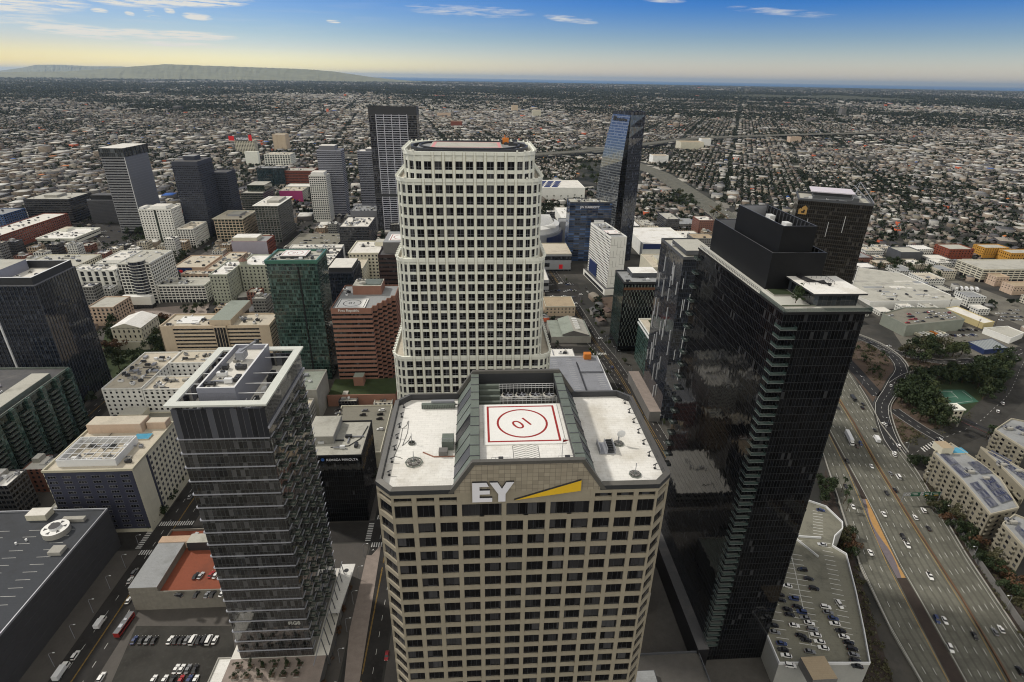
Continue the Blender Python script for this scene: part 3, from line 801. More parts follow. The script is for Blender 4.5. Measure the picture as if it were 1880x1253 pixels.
    def frame_ring(x, y, r, nm):
        mb = MB(); z = 162.1
        for k in range(8):
            a0, a1 = math.pi*k/4, math.pi*(k+1)/4
            mb.tube([(x+r*math.cos(a0), y+r*math.sin(a0), z), (x+r*math.cos(a1), y+r*math.sin(a1), z)], .1, 'metal_green_grey', 4)
            mb.tube([(x, y, z+.3), (x+r*math.cos(a0), y+r*math.sin(a0), z)], .06, 'metal_green_grey', 4)
            mb.box(x+r*.55*math.cos(a0)-.3, x+r*.55*math.cos(a0)+.3, y+r*.55*math.sin(a0)-.3, y+r*.55*math.sin(a0)+.3, 161.95, 162.35, 'concrete_dark')
        mb.tube([(x, y, 162), (x, y, 165)], .08, 'metal_grey', 5)
        return mb.build(nm, t)
    frame_ring(-24.3, -8.5, 1.9, 'antenna_frame'); frame_ring(24.2, -14.6, 1.3, 'antenna_frame'); frame_ring(23.2, -3.2, 1.2, 'antenna_frame'); frame_ring(-25.5, -1.2, .8, 'antenna_frame')
    mb = MB(); x, y = 23.0, -3.2
    mb.tube([(x, y, 162), (x, y, 165.2)], .09, 'metal_grey', 6)
    for k in range(10):
        r0, r1 = 1.0*k/10, 1.0*(k+1)/10
        for j in range(16):
            a0, a1 = 2*math.pi*j/16, 2*math.pi*(j+1)/16
            f = lambda r, a: (x+.5+r*math.cos(a), y-.35-.25*(1-r*r), 165+r*math.sin(a))
            mb.face([f(r0, a0), f(r1, a0), f(r1, a1), f(r0, a1)], 'metal_white')
    mb.build('satellite_dish', t)
    mb = MB(); mb.box(17.9, 21.6, -7.2, -2.8, 161.95, 162.2, 'metal_grey')
    for k in range(8): mb.box(19.9, 21.3, -7+k*.5, -6.75+k*.5, 162.2+.1*k, 162.4+.14*k, 'metal_dark')
    for xx in (18, 19.7, 21.5):
        mb.box(xx-.07, xx+.07, -7.1, -2.9, 162.2, 163.4, 'metal_grey')
    mb.build('roof_hatch', t)
    mb = MB(); mb.box(-18.3, -15.6, -4.2, -.8, 161.95, 164.3, 'metal_green_grey'); mb.box(-18.9, -16.9, -6.6, -4.9, 161.95, 163.3, 'concrete_dark')
    for k in range(5): mb.tube([(-18.2+k*.6, -4.2, 164.3), (-18.2+k*.6, -4.2, 165.2)], .05, 'metal_grey', 4)
    mb.tube([(-18.3, -4.2, 165.2), (-15.6, -4.2, 165.2)], .05, 'metal_grey', 4)
    mb.build('roof_hatch', t)
    mb = MB(); mb.box(-24.5, -15.8, 13.9, 15.0, 162.0, 163.2, 'metal_green_grey'); mb.box(-22, -16, 14.6, 15.4, 163.2, 163.8, 'metal_grey')
    for k in range(14): mb.tube([(-24.4+k*.63, 13.85, 162), (-24.1+k*.63, 13.85, 163.2)], .06, 'metal_dark', 4)
    mb.tube([(-15.8, 14.4, 162.8), (-14.2, 14.2, 162.6), (-14.4, 11.5, 162.1)], .12, 'metal_dark', 5); mb.tube([(-15.8, 14.8, 162.8), (-13.4, 14.4, 162.6), (-13.5, 12, 162.1)], .12, 'metal_dark', 5)
    mb.build('window_cleaning_cradle', t, rz=R(0))
    mb = MB(); mb.tube([(-22.6, -4.8, 162.02), (-20, -6.6, 162.02), (-15.3, -6.6, 162.02)], .16, 'brick_salmon', 4); mb.build('roof_pipe', t)
    mb = MB()
    for (xa, ya, xb, yb) in ((-29, -6, -28.4, 5), (-27.6, -2, -27.2, 8.5), (-28.4, 5, -27.4, 8.4), (-29, -6, -27, -7), (-27.6, -2, -26, 2)):
        mb.tube([(xa, ya, 161.98), ((xa+xb)/2+.4, (ya+yb)/2, 161.98), (xb, yb, 161.98)], .05, 'metal_dark', 4)
    mb.build('roof_cable', t)
    mb = MB(); mb.tube([(7.6, -16.5, 167.8), (7.9, -9.0, 167.9)], .01, 'metal_grey', 4); mb.tube([(7.7, -15.5, 167.8), (7.7, -15.5, 172.5)], .06, 'metal_grey', 5)
    s = [(7.7, -15.5, 172.2), (9.3, -15.2, 171.9), (7.7, -15.5, 171.5)]; mb.face(s, 'paint_red'); mb.face(s[::-1], 'paint_red')
    mb.build('windsock', t)
    for xx in (-7.2, 6.6):
        mb = MB(); mb.box(xx, xx+4, -hy+1.4, -hy+2.4, 167.8, 168.2, 'metal_slate')
        for k in range(6): mb.tube([(xx+k*.8, -hy+2.5, 168), (xx+k*.8, -hy+2.5, 169.2)], .04, 'metal_grey', 4)
        mb.tube([(xx, -hy+2.5, 169.2), (xx+4, -hy+2.5, 169.2)], .04, 'metal_grey', 4)
        mb.box(xx+1.4, xx+2.4, -hy+1.7, -hy+2.4, 168.2, 169.5, 'metal_dark'); mb.build('stair_landing', t)
def _panels():
    m, nt, b = newmat('stone_panels'); fu, fv, iu, iv, w = uvcells(nt, 1.16, 1.0)
    j = M(nt, 'MINIMUM', M(nt, 'ADD', M(nt, 'LESS_THAN', fu, .05), M(nt, 'LESS_THAN', fv, .055)), 1.0)
    vm = N(nt, 'ShaderNodeVectorMath', operation='SCALE'); vm.inputs[0].default_value = (.34, .30, .232)
    nt.links.new(M(nt, 'ADD', .82, M(nt, 'MULTIPLY', w.outputs['Value'], .3)), vm.inputs['Scale'])
    st = M(nt, 'MULTIPLY', ramp(nt, noise(nt, wpos(nt), .25, 4), .5, .7), .25)
    nt.links.new(mixc(nt, st, mixc(nt, j, vm.outputs[0], (.12, .1, .08)), (.2, .16, .12)), b.inputs['Base Color']); b.inputs['Roughness'].default_value = .7
_panels()
gable_tower()
building('garden_block', 'low dark block with a planted roof between the gabled tower and the black tower', (50, 96, 70, 162), 10, 'black_panel', 'paver_dark_shade', 1, 'metal_slate', core='glass_black', units=7, seed=4, pent=[(.1, .5, .55, .9, 3, 'metal_slate', 'roof_grey'), (.55, .8, .1, .5, .8, 'concrete_dark', 'grass_dark'), (.1, .3, .05, .4, .8, 'concrete_dark', 'grass_dark')])

# ------------------------------------------------------------------ cream tower with rounded ends stepping outwards
def cream_tower():
    t = thing('office_tower', 'tall cream office tower whose rounded ends step outwards below its oval helipad roof', 'skyscraper', (-2.4, 212, 0))
    OCC.append((-38, 34, 212, 262))
    bay = 3.77
    tiers = [(9, 205.6, 215.0, 39), (11, 175.4, 205.6, 44), (13, 133.2, 175.4, 48), (15, 0, 133.2, 52)]
    W = Windows(t, 'window_dark', 'metal_grey')
    for ti, (nb, z0, z1, dep) in enumerate(tiers):
        hw = nb*bay/2; r = (7.2, 6.4, 4.6, 5.0)[ti]; yc = r
        # plan: flat front, rounded corners, flat back
        poly = []; kinds = []
        nseg = 4
        poly.append((-hw, 0)); poly.append((hw, 0))
        for k in range(1, nseg+1):
            a = -math.pi/2+(math.pi/2)*k/nseg; poly.append((hw+r*math.cos(a), r+r*math.sin(a)))
        for k in range(0, nseg+1):
            a = (math.pi/2)*k/nseg; poly.append((hw+r*math.cos(a), dep-r+r*math.sin(a)))
        for k in range(0, nseg+1):
            a = math.pi/2+(math.pi/2)*k/nseg; poly.append((-hw+r*math.cos(a), dep-r+r*math.sin(a)))
        for k in range(0, nseg):
            a = math.pi+(math.pi/2)*k/nseg; poly.append((-hw+r*math.cos(a), r+r*math.sin(a)))
        cen = (0, dep/2)
        ins = [(p[0]*(1-.35/(hw+r)), cen[1]+(p[1]-cen[1])*(1-.35/(dep/2))) for p in poly]
        MB().prism(ins, z0, z1-.4, 'tower_glass_black').build('glazing', t)
        g = MB(); fh = 4.1; nfl = int((z1-z0-1.6)/fh) if ti else 2
        ztop = z1-(2.6 if ti == 0 else 1.6)
        tops = [ztop-fh*k for k in range(60) if ztop-fh*k-2.95 > z0-.6]
        if ti == 0: tops = [ztop, ztop-4.3]
        wh = 3.05
        n = len(poly)
        for i in range(n):
            a, b = poly[i], poly[(i+1) % n]; L = math.hypot(b[0]-a[0], b[1]-a[1])
            if L < .05: continue
            u = ((b[0]-a[0])/L, (b[1]-a[1])/L); nn = (u[1], -u[0]); front = i == 0
            m = nb if front else max(1, round(L/bay)); bw = L/m; pw = .56 if front else .33
            prev = z1+.5
            for zt in tops+[None]:
                lo = zt if zt is not None else (z0 if ti == 3 else z0-.2)
                g.obox(a, u, nn, 0, L, -.45, .0, lo, prev, 'stone_cream')
                prev = (zt-wh) if zt is not None else 0
            for k in range(m+1):
                c = k*bw; g.obox(a, u, nn, max(0, c-pw), min(L, c+pw), -.45, .3, z0-.2, z1+.6, 'stone_cream')
                if front and 0 < k < m:
                    for s in (-1, 1): g.obox(a, u, nn, c+s*.5-.07, c+s*.5+.07, .3, .42, z0-.2, z1+.55, 'stone_trim')
            for zt in tops:
                for k in range(m): W.add((a[0]-nn[0]*.3, a[1]-nn[1]*.3), u, nn, (k+.5)*bw, zt-wh+.01, bw-2*pw-.02, wh-.02, .08, 0 if front else (2 if cen[1] > a[1] else 9), 2, 2)
        g.build('stone_facade', t)
        mb = MB(); mb.face([(p[0], p[1], z1-.25) for p in ins], 'roof_cream' if ti else 'roof_pale'); mb.build('roof' if not ti else 'terrace', t)
        # scalloped parapet with small finials
        o2 = [(p[0]*(1+.4/(hw+r)), cen[1]+(p[1]-cen[1])*(1+.4/(dep/2))) for p in poly]
        mb = MB(); mb.ring(o2, ins, z1-.5, z1+.75, 'stone_cream')
        for i in range(n):
            a, b = o2[i], o2[(i+1) % n]; L = math.hypot(b[0]-a[0], b[1]-a[1])
            if i == 0 or L < .05: continue
            for k in range(max(1, int(L/2.6))):
                f = k/max(1, int(L/2.6)); x, y = a[0]+(b[0]-a[0])*f, a[1]+(b[1]-a[1])*f
                mb.box(x-.3, x+.3, y-.3, y+.3, z1+.75, z1+1.35, 'stone_cream')
        mb.build('parapet', t)
    W.build(100)
    # oval roof deck: track, inner rim, pink bordered landing pad
    def oval(hw, r, y0, dep, n=8):
        p = []
        for cx_, a0 in ((hw, -90), (-hw, 90)):
            for k in range(2*n+1):
                a = R(a0+90*k/n); p.append((cx_+r*math.cos(a), y0+dep/2+r*math.sin(a)))
        return p
    mb = MB(); mb.ring(oval(5.2, 17.6, 1, 37), oval(5.2, 16.8, 1, 37), 214.7, 216.1, 'metal_dark'); mb.build('track_rail', t)
    mb = MB(); mb.ring(oval(5.2, 14.4, 1, 37), oval(5.2, 13.8, 1, 37), 214.7, 216.4, 'metal_dark'); mb.build('track_rail', t)
    mb = MB(); mb.box(-15, 12.5, 9.5, 29.5, 214.8, 216.2, 'metal_grey', 'roof_pale'); mb.box(-20, -15, 12, 27, 214.8, 215.8, 'metal_grey', 'roof_grey'); mb.box(12.5, 18, 12, 27, 214.8, 215.9, 'metal_grey', 'roof_grey'); mb.build('landing_deck', t)
    mb = MB()
    for x0, x1, y0, y1 in ((-14.4, -13.2, 10, 29), (10.8, 12, 10, 29), (-13.2, 10.8, 10, 11), (-13.2, 10.8, 28, 29)): mb.box(x0, x1, y0, y1, 216.2, 216.22, 'paint_pink', bottom=False)
    mb.build('painted_marking', t)
    mb = MB(); mb.box(13, 15.5, 25, 27, 215.9, 218.2, 'paint_orange'); mb.box(12.3, 13, 24.6, 25.4, 215.9, 217.6, 'metal_dark'); mb.tube([(14, 26, 218), (14, 26, 219.4)], .15, 'paint_orange'); mb.build('rooftop_unit', t)
    roof_units(t, 14, 20, 18, 33, 214.9, 6, 9)
    return t
cream_tower()

# ------------------------------------------------------------------ glass apartment tower with a white roof frame
def framed_tower():
    x0, x1, y0, y1, H = -107.6, -73.2, 170.5, 216.8, 137.0
    cx, cy = (x0+x1)/2, (y0+y1)/2; hx, hy = (x1-x0)/2, (y1-y0)/2
    t = thing('apartment_tower', 'smoky glass apartment tower with a white open roof frame and balconies down one side', 'skyscraper', (cx, cy, 0))
    OCC.append((x0-6, x1+12, y0-14, y1+6))
    d = 1.3; P = [(-hx+d, -hy+d), (hx-d, -hy+d), (hx-d, hy-d), (-hx+d, hy-d)]
    MB().prism(P, 6, 122.5, 'glass_smoke').build('curtain_wall', t)
    # top storeys: taller glass round an open roof court
    mb = MB(); T = [(-hx+d, -hy+d), (hx-d, -hy+d), (hx-d, hy-d), (-hx+d, hy-d)]; I = [(p[0]*.965, p[1]*.97) for p in T]
    mb.ring(T, I, 122.6, 134.6, 'glass_top'); mb.build('crown_glazing', t)
    mb = MB(); mb.face([(p[0], p[1], 129) for p in I], 'roof_white'); mb.build('roof', t)
    mb = MB()
    o = [(-hx, -hy), (hx, -hy), (hx, hy), (-hx, hy)]; i = [(-hx+3, -hy+3), (hx-3, -hy+3), (hx-3, hy-3), (-hx+3, hy-3)]
    mb.ring(o, i, 136.3, 137.0, 'frame_white'); 
    for k in range(4): mb.face([(*o[k], 136.3), (*i[k], 136.3), (*i[(k+1) % 4], 136.3), (*o[(k+1) % 4], 136.3)], 'frame_white')
    mb.build('roof_frame', t)
    mb = MB()
    for x in (-hx+2.2, -hx*.33, hx*.33, hx-2.2):
        for y in (-hy+2.2, hy-2.2): mb.box(x-.3, x+.3, y-.3, y+.3, 122.6, 136.3, 'concrete_dark')
    for k in range(1, 7):
        for x in (-hx+2.0, hx-2.0):
            y = -hy+2+k*(2*hy-4)/7; mb.box(x-.3, x+.3, y-.7, y+.7, 122.6, 136.3, 'concrete')
    mb.build('crown_column', t)
    for k, y in enumerate((-hy+9, -hy+16, -hy+24, hy-9)):
        mb = MB(); mb.box(-hx+3, -7.2, y-.12, y+.12, 136.35, 136.6, 'metal_white'); mb.box(3.2, hx-3, y-.12, y+.12, 136.35, 136.6, 'metal_white'); mb.build('roof_tie', t)
    # blue grey machine house with a window cleaning crane
    mb = MB(); mb.box(-8.5, 4.5, -hy+7, hy-3.5, 129, 137.6, 'metal_blue_grey', bottom=False)
    for k in range(22): mb.box(-8.5+.6*k, -8.42+.6*k, -hy+6.92, -hy+7, 129.5, 139.1, 'metal_grey')
    q = mb.build('machine_house', t)
    mb = MB(); mb.box(-7.8, 3.8, -hy+7.7, hy-4.2, 137.6, 137.8, 'roof_white'); mb.ring([(-8.6, -hy+6.9), (4.6, -hy+6.9), (4.6, hy-3.4), (-8.6, hy-3.4)], [(-7.9, -hy+7.6), (3.9, -hy+7.6), (3.9, hy-4.1), (-7.9, hy-4.1)], 137.7, 139.9, 'metal_blue_grey', 'metal_white'); mb.build('machine_house_roof', q)
    roof_units(t, -6.5, 2.5, -hy+10, hy-8, 137.85, 11, 4)
    roof_units(t, 6.5, hx-5, -hy+7, hy-8, 129.05, 14, 6); roof_units(t, -hx+5, -10, -hy+7, hy-8, 129.05, 7, 8)
    mb = MB(); mb.box(-3.5, -.5, 6.5, 11, 139.2, 142.2, 'metal_grey'); mb.tube([(-2, 8, 142.2), (1.2, 17, 142.6)], .5, 'metal_grey', 4);     mb.box(.4, 2.0, 16.4, 17.6, 141.9, 143.1, 'metal_dark'); mb.build('window_cleaning_crane', t)
    for k in range(3):
        mb = MB(); x = 7+3*k; mb.box(x, x+.12, -hy+3, -hy+9, 134+.4*k, 134.3+.4*k, 'metal_white'); mb.build('roof_tie', t)
    # white slab edges: two-storey spacing on the front, stepping on the side between balconies
    zs = [122.2-6.2*k for k in range(19)]
    for z in zs:
        mb = MB(); mb.box(-hx+.9, hx-1.0, -hy+1.0, -hy+1.35, z, z+.32, 'frame_lilac'); mb.box(hx-1.35, hx-1.0, -hy+1.0, -hy+5.2, z, z+.32, 'frame_lilac'); mb.box(-hx+.6, -hx+1.25, -hy+1.35, hy-1.2, z, z+.5, 'frame_lilac'); mb.build('slab_edge', t)
    mb = MB(); mb.box(hx-1.28, hx-.6, -hy+.7, hy-.7, 126.6, 127.3, 'frame_lilac'); mb.build('slab_edge', t)
    mb = MB()
    for k in range(19):
        for j in range(4):
            yb = -hy+6.0+j*10.4
            mb.box(hx-1.28, hx-1.0, yb+2.6, yb+9.6, zs[k]-1.0, zs[k]-.72, 'frame_lilac')
            mb.box(hx-1.28, hx-1.1, yb+2.6, yb+9.6, zs[k]+2.0, zs[k]+2.2, 'metal_slate')
    mb.build('side_spandrel', t)
    bal = MB(); bal.box(0, 1.7, 0, 2.3, 0, .22, 'concrete'); bal.box(1.62, 1.7, 0, 2.3, .22, 1.25, 'balcony_glass'); bal.box(0, 1.62, 0, .08, .22, 1.25, 'balcony_glass'); bal.box(0, 1.62, 2.22, 2.3, .22, 1.25, 'balcony_glass')
    bm = bal.mesh('balcony')
    for k in range(24):
        for j in range(4): link('balcony', bm, t, (hx-1.28, -hy+5.7+j*10.4+(1.2 if k % 2 else 0), 119.0-4.7*k))
    # podium with roof garden and the slanted white canopy
    mb = MB(); mb.box(-hx-3, hx+4, -hy-13, -hy+1, 0, 6, 'concrete_dark', 'paver'); mb.box(-hx-3, hx+5, -hy+1, hy+4, 0, 6.02, 'concrete_dark', 'roof_white'); mb.build('podium', t)
    mb = MB(); mb.prism([(hx+1, hy-26), (hx+6, hy-26), (hx+8, hy+3), (hx+1, hy+3)], 9.0, 9.8, 'metal_white', 'roof_clean', True); mb.cyl(hx+4.2, hy-1.2, 9.81, 9.85, 1.2, 'metal_dark', n=20); mb.build('canopy', t)
    mb = MB()
    for k in range(9): mb.tube([(hx+5.4, -hy+k*5.2, 0), (hx+2.6, -hy+k*5.2+2, 16)], .22, 'metal_slate', 4)
    mb.tube([(hx+2.4, -hy-10, 15), (hx+2.4, hy, 15)], .22, 'metal_grey', 4); mb.build('slanted_column', t)
    tt = text_part('wall_sign', 'FIG8', 2.6, 'sign_dull', t, (hx-9.5, -hy+1.22, 26.2), (R(90), 0, 0), .05, bold=.06)
    for k in range(12):
        mb = MB(); x = -hx+2+(k % 6)*5.2; y = -hy-3.2-(k//6)*4.5; mb.box(x-1.1, x+1.1, y-1.1, y+1.1, 6, 6.7, 'concrete', 'soil'); mb.build('planter', t)
    return t
def _balc():
    m, nt, b = newmat('balcony_glass'); b.inputs['Base Color'].default_value = (.10, .135, .115, 1); b.inputs['Roughness'].default_value = .15; b.inputs['Alpha'].default_value = .75
    m, nt, b = newmat('rail_glass'); b.inputs['Base Color'].default_value = (.05, .08, .074, 1); b.inputs['Roughness'].default_value = .1; b.inputs['Alpha'].default_value = .55
_balc()
framed_tower()

# ------------------------------------------------------------------ black residential tower
def black_tower():
    X0, X1, Y0, Y1, H = 100.2, 128.2, 165.0, 242.0, 172.0
    cx, cy = (X0+X1)/2, (Y0+Y1)/2; hx, hy = (X1-X0)/2, (Y1-Y0)/2
    t = thing('apartment_tower', 'black glass apartment tower with stacked corner balconies and tall black screens above its roof terrace', 'skyscraper', (cx, cy, 0))
    OCC.append((X0-2, X1, Y0-2, Y1+2))
    MB().box(-hx, hx, -hy, hy, 0, H-.6, 'glass_black').build('curtain_wall', t)
    mb = MB(); mb.box(-hx-.4, hx+1.6, -hy-.6, hy+.4, H-.9, H, 'black_panel', 'terrace_pale'); mb.build('roof_slab', t)
    # glass rail round the terrace
    mb = MB(); z0, z1 = H, H+1.3
    mb.box(-hx-.4, hx+1.6, -hy-.6, -hy-.52, z0, z1, 'rail_glass'); mb.box(-hx-.4, -hx-.32, -hy-.52, -hy+17, z0, z1, 'rail_glass'); mb.box(hx+1.52, hx+1.6, -hy-.52, -hy+20, z0, z1, 'rail_glass')
    mb.build('glass_rail', t)
    mb = MB()
    for k in range(40): mb.tube([(-hx, -hy+17+k*1.5, H), (-hx, -hy+17+k*1.5, H+1.3)], .06, 'metal_dark', 4)
    for z in (.7, 1.3): mb.tube([(-hx, -hy+17, H+z), (-hx, hy, H+z)], .06, 'metal_dark', 4)
    mb.build('railing', t)
    def screen(nm, x0, x1, y0, y1, z0, z1):
        mb = MB(); w = .5
        mb.ring([(x0, y0), (x1, y0), (x1, y1), (x0, y1)], [(x0+w, y0+w), (x1-w, y0+w), (x1-w, y1-w), (x0+w, y1-w)], z0, z1, 'black_screen', 'metal_slate')
        s = mb.build(nm, t)
        mb = MB()
        for k in range(int((y1-y0)/2.6)):
            y = y0+1.5+k*2.6
            for x, sx in ((x0+w, 1), (x1-w, -1)): mb.box(min(x, x+sx*.35), max(x, x+sx*.35), y-.13, y+.13, z0, z1-.3, 'metal_slate')
        mb.box(x0+w+.02, x1-w-.02, y1-w-.1, y1-w-.02, z0, z1-.2, 'metal_grey'); mb.build('bracing', s)
        return s
    screen('roof_screen', -hx+3.6, hx-4.5, -hy+21.2, hy-3, H, H+13.6)
    mb = MB(); mb.box(-hx+4.2, hx-5.1, -hy+21.8, hy-3.6, H+.1, H+7, 'black_panel', 'roof_grey'); mb.build('machine_floor', t)
    screen('roof_screen', -hx+7.0, hx-8.6, -hy+24, hy-16, H+7, H+22.4)
    for k in range(7):
        mb = MB(); x = -2.5+(k % 3)*2.4; y = -hy+30+k*4.3; mb.box(x-1.1, x+1.1, y-1.8, y+1.8, H+7, H+18.4+k % 3, 'metal_white'); mb.build('cooling_unit', t)
    # terrace pavilion with a white roof
    px0, px1, py0, py1 = 111.0-cx, 128.6-cx, 168.2-cy, 186.0-cy
    mb = MB(); mb.box(px0+1.2, px1-1, py0+1.5, py1, H, H+4.4, 'pavilion_glass', bottom=False); p = mb.build('pavilion', t)
    mb = MB(); mb.box(px0-.3, px1+.6, py0-.4, py1+.2, H+4.4, H+5.0, 'metal_dark', 'roof_clean'); mb.build('pavilion_roof', p)
    mb = MB(); mb.tube([(px0+3.6, py1-.5, H+5.4), (px0+4.2, py1-6, H+5.6), (px0+8.6, py1-8, H+5.6), (px0+9.6, py1-10.5, H+5.5)], .75, 'black_panel', 8)
    for a, b in (((px0+3, py1-9), (px0+12, py1-9)), ((px0+12, py1-9), (px0+12.4, py1-3)), ((px0+12.4, py1-3), (px0+6, py1-2)), ((px0+3, py1-9), (px0+3, py1-6))):
        mb.tube([(*a, H+6), (*b, H+6)], .06, 'metal_dark', 4)
        for f in (0, .25, .5, .75, 1): mb.tube([(a[0]+(b[0]-a[0])*f, a[1]+(b[1]-a[1])*f, H+5), (a[0]+(b[0]-a[0])*f, a[1]+(b[1]-a[1])*f, H+6)], .05, 'metal_dark', 4)
    mb.build('duct', p)
    mb = MB(); mb.box(-hx+3.5, px0-.2, py0+11, py1-1, H, H+.6, 'concrete', 'grass_dark'); mb.box(-hx+1.2, px0+2, py0+.6, py0+1.4, H, H+.5, 'concrete', 'grass_dark'); mb.build('planter', t)
    # balconies: front corner stack, far corner stack, right edge stack
    b1 = MB(); b1.box(-.9, 4.6, -1.9, 0, 0, .25, 'concrete_balcony'); b1.box(-.9, 4.6, -1.9, -1.83, .25, 1.2, 'rail_glass'); b1.box(-.9, -.83, -1.83, 2.6, .25, 1.2, 'rail_glass'); b1.box(-.9, 0, 0, 2.6, 0, .25, 'concrete_balcony')
    b1.box(4.52, 4.6, -1.83, 0, .25, 1.2, 'rail_glass')
    m1 = b1.mesh('balcony')
    n = int((H-12)/3.35)
    for k in range(n): link('balcony', m1, t, (-hx, -hy, H-6-3.35*k))
    b2 = MB(); b2.box(0, 1.8, 0, 4.2, 0, .25, 'concrete_balcony'); b2.box(1.72, 1.8, 0, 4.2, .25, 1.2, 'rail_glass'); b2.box(0, 1.72, 0, .08, .25, 1.2, 'rail_glass'); b2.box(0, 1.72, 4.12, 4.2, .25, 1.2, 'rail_glass'); m2 = b2.mesh('balcony')
    for k in range(24): link('balcony', m2, t, (hx, -hy+2+(k % 2)*.8, H-7-3.35*2*k if k < 24 else 0)) if H-7-6.7*k > 10 else None
    b3 = MB(); b3.box(-1.9, 0, -4, 0, 0, .25, 'concrete_balcony'); b3.box(-1.9, -1.82, -4, 0, .25, 1.2, 'rail_glass'); b3.box(-1.82, 0, -4, -3.92, .25, 1.2, 'rail_glass'); b3.box(-1.82, 0, -.08, 0, .25, 1.2, 'rail_glass'); m3 = b3.mesh('balcony')
    for k in range(26): 
        if H-6-6.7*k > 10: link('balcony', m3, t, (-hx, hy, H-5-6.7*k))
    mb = MB(); mb.box(-hx-5, -hx, -hy-4, hy+5, 0, 13, 'black_panel', 'roof_dark'); mb.build('podium', t)
black_tower()


# ------------------------------------------------------------------ facades of the middle distance

# salmon stepped office tower with a white landing pad
def stepped_tower():
    H = 72.0; x0, x1, y0, y1 = -116.0, -84.5, 421.0, 476.0
    cx, cy = (x0+x1)/2, (y0+y1)/2
    t = thing('office_tower', 'salmon brick office tower with sawtooth corner, dark window bands and a white landing pad', 'skyscraper', (cx, cy, 0)); OCC.append((x0-4, x1+16, y0-14, y1+4))
    hx, hy = (x1-x0)/2, (y1-y0)/2
    poly = [(-hx, -hy), (hx, -hy)]; x, y = hx, -hy
    for k in range(5): y += 5.6; poly.append((x, y)); x += 3.0; poly.append((x, y)) 
    poly += [(x, hy), (-hx, hy)]
    ins = [(p[0]-.5*(1 if p[0] > 0 else -1), p[1]-.5*(1 if p[1] > 0 else -1)) for p in poly]
    MB().prism(poly, 0, H-.4, 'tower_glass_black').build('glazing', t)
    n = len(poly); fh = 4.0
    for k in range(18):
        z = H-1.6-fh*k; mb = MB()
        for i in range(n):
            a, b = poly[i], poly[(i+1) % n]; L = math.hypot(b[0]-a[0], b[1]-a[1]); u = ((b[0]-a[0])/L, (b[1]-a[1])/L); nn = (u[1], -u[0])
            mb.obox(a, u, nn, -.3 if i in (0,) else 0, L, -.1, .35, z-2.1 if k else z-2.4, z+(.0 if k else 2.4), 'brick_salmon')
        mb.build('brick_band', t)
    mb = MB(); mb.face([(p[0], p[1], H-.3) for p in poly], 'roof_grey'); mb.build('roof', t)
    helipad(t, -hx+2.5, hx-5.5, -hy+2, -hy+22, H+.2, line='paint_black', txt='10', rot=R(180))
    mb = MB(); mb.box(-5, 19, 6, hy-3, H-.3, H+7.5, 'brick_salmon', 'roof_pale'); mb.box(4, 18, 8, hy-5, H+7.5, H+8.2, 'metal_green_grey'); mb.build('penthouse', t)
    roof_units(t, -3, 4, 8, 22, H+7.55, 4, 3); roof_units(t, -14, -7, 0, 24, H-.25, 3, 5)
    text_part('wall_sign', 'First Republic', 3.0, 'paint_white', t, (-10.5, -hy-.42, H-2.0), (R(90), 0, 0), .06, bold=.02)
    mb = MB(); mb.box(-hx-4, hx+18, -hy-28, -hy, 0, 9, 'brick_salmon', 'grass'); mb.box(-hx-4, hx+18, -hy-29, -hy-28, 0, 10.2, 'brick_salmon'); mb.box(-2, 6, -hy-12, -hy-4, 9, 17, 'brick_salmon', 'roof_greenish'); mb.build('garden_podium', t)
    return t
stepped_tower()

g = building('apartment_tower', 'green glass apartment tower with a railed landing pad, left of the salmon tower', (-166, -127, 437, 468), 106, 'metal_green_grey', 'roof_pale', 1.6, 'glass_rail_green', core='glass_green', style=None, over=.9, pardrop=1.2, units=12, seed=4)
helipad(g, -11, 9, -7, 10, 108.2, txt='10', rot=R(180))
mb = MB(); mb.box(-11, 9, -7, 10, 106, 108.1, 'metal_dark'); mb.build('pad_support', g)
bl = MB().box(0, 1.5, 0, 3.2, 0, .25, 'metal_green_grey'); bl.box(1.42, 1.5, 0, 3.2, .25, 1.2, 'balcony_glass'); bl = bl.mesh('balcony')
for k in range(32):
    for y in (-13, -8.5): link('balcony', bl, g, (19.5, y+(k % 2)*1.2, 103-3.2*k))
    link('balcony', bl, g, (-19.5, -11, 103-3.2*k), math.pi)
mb = MB(); mb.box(4.2, 5.2, -15.9, -15.4, 0, 102, 'black_panel'); mb.build('dark_slot', g)

building('office_tower', 'dark brown banded office tower standing behind the left side of the cream tower', (-88, -50, 490, 546), 95, 'brown_dark', 'roof_dark', core='tower_glass_black', style='bands', fh=3.9, wh=.45, pent=[(.1, .9, .15, .85, 10, 'concrete_dark', 'roof_grey')])
b = BLD[list(BLD)[-1]]; helipad(b, -11, 12, -14, 9, 105.2, txt='', line='paint_red')
building('office_block', 'low navy glass office block with a roof full of machines behind the green glass tower', (-152, -126, 555, 592), 58, 'slate_wall', 'roof_white', core='glass_navy', style='fins', bay=6, units=14, seed=9, pent=[(.05, .95, .05, .95, 5, 'metal_dark', 'roof_white')])
building('office_block', 'old cream office block with small square windows and a cornice, beside the brown tower', (-151, -104, 652, 705), 50, 'stucco_cream', 'roof_white', style='punch', bay=4.2, fh=4.0, ww=.5, wh=.5, dep=.3, over=.8, units=6, seed=2, cols=1, pent=[(.55, .8, .6, .9, 5, 'stucco_cream', 'roof_pale')])
building('office_block', 'dark sided office block with machines on a broad white roof, before the white lined tower', (-198, -156, 813, 877), 42, 'dark_wall', 'roof_white', core='glass_plain', style='bands', fh=3.6, wh=.55, units=26, seed=12)
building('office_block', 'plain grey windowless block with machines on top at the foot of the white lined tower', (-211, -160, 956, 1001), 34, 'steel_stripe', 'roof_grey', style=None, units=16, seed=13)
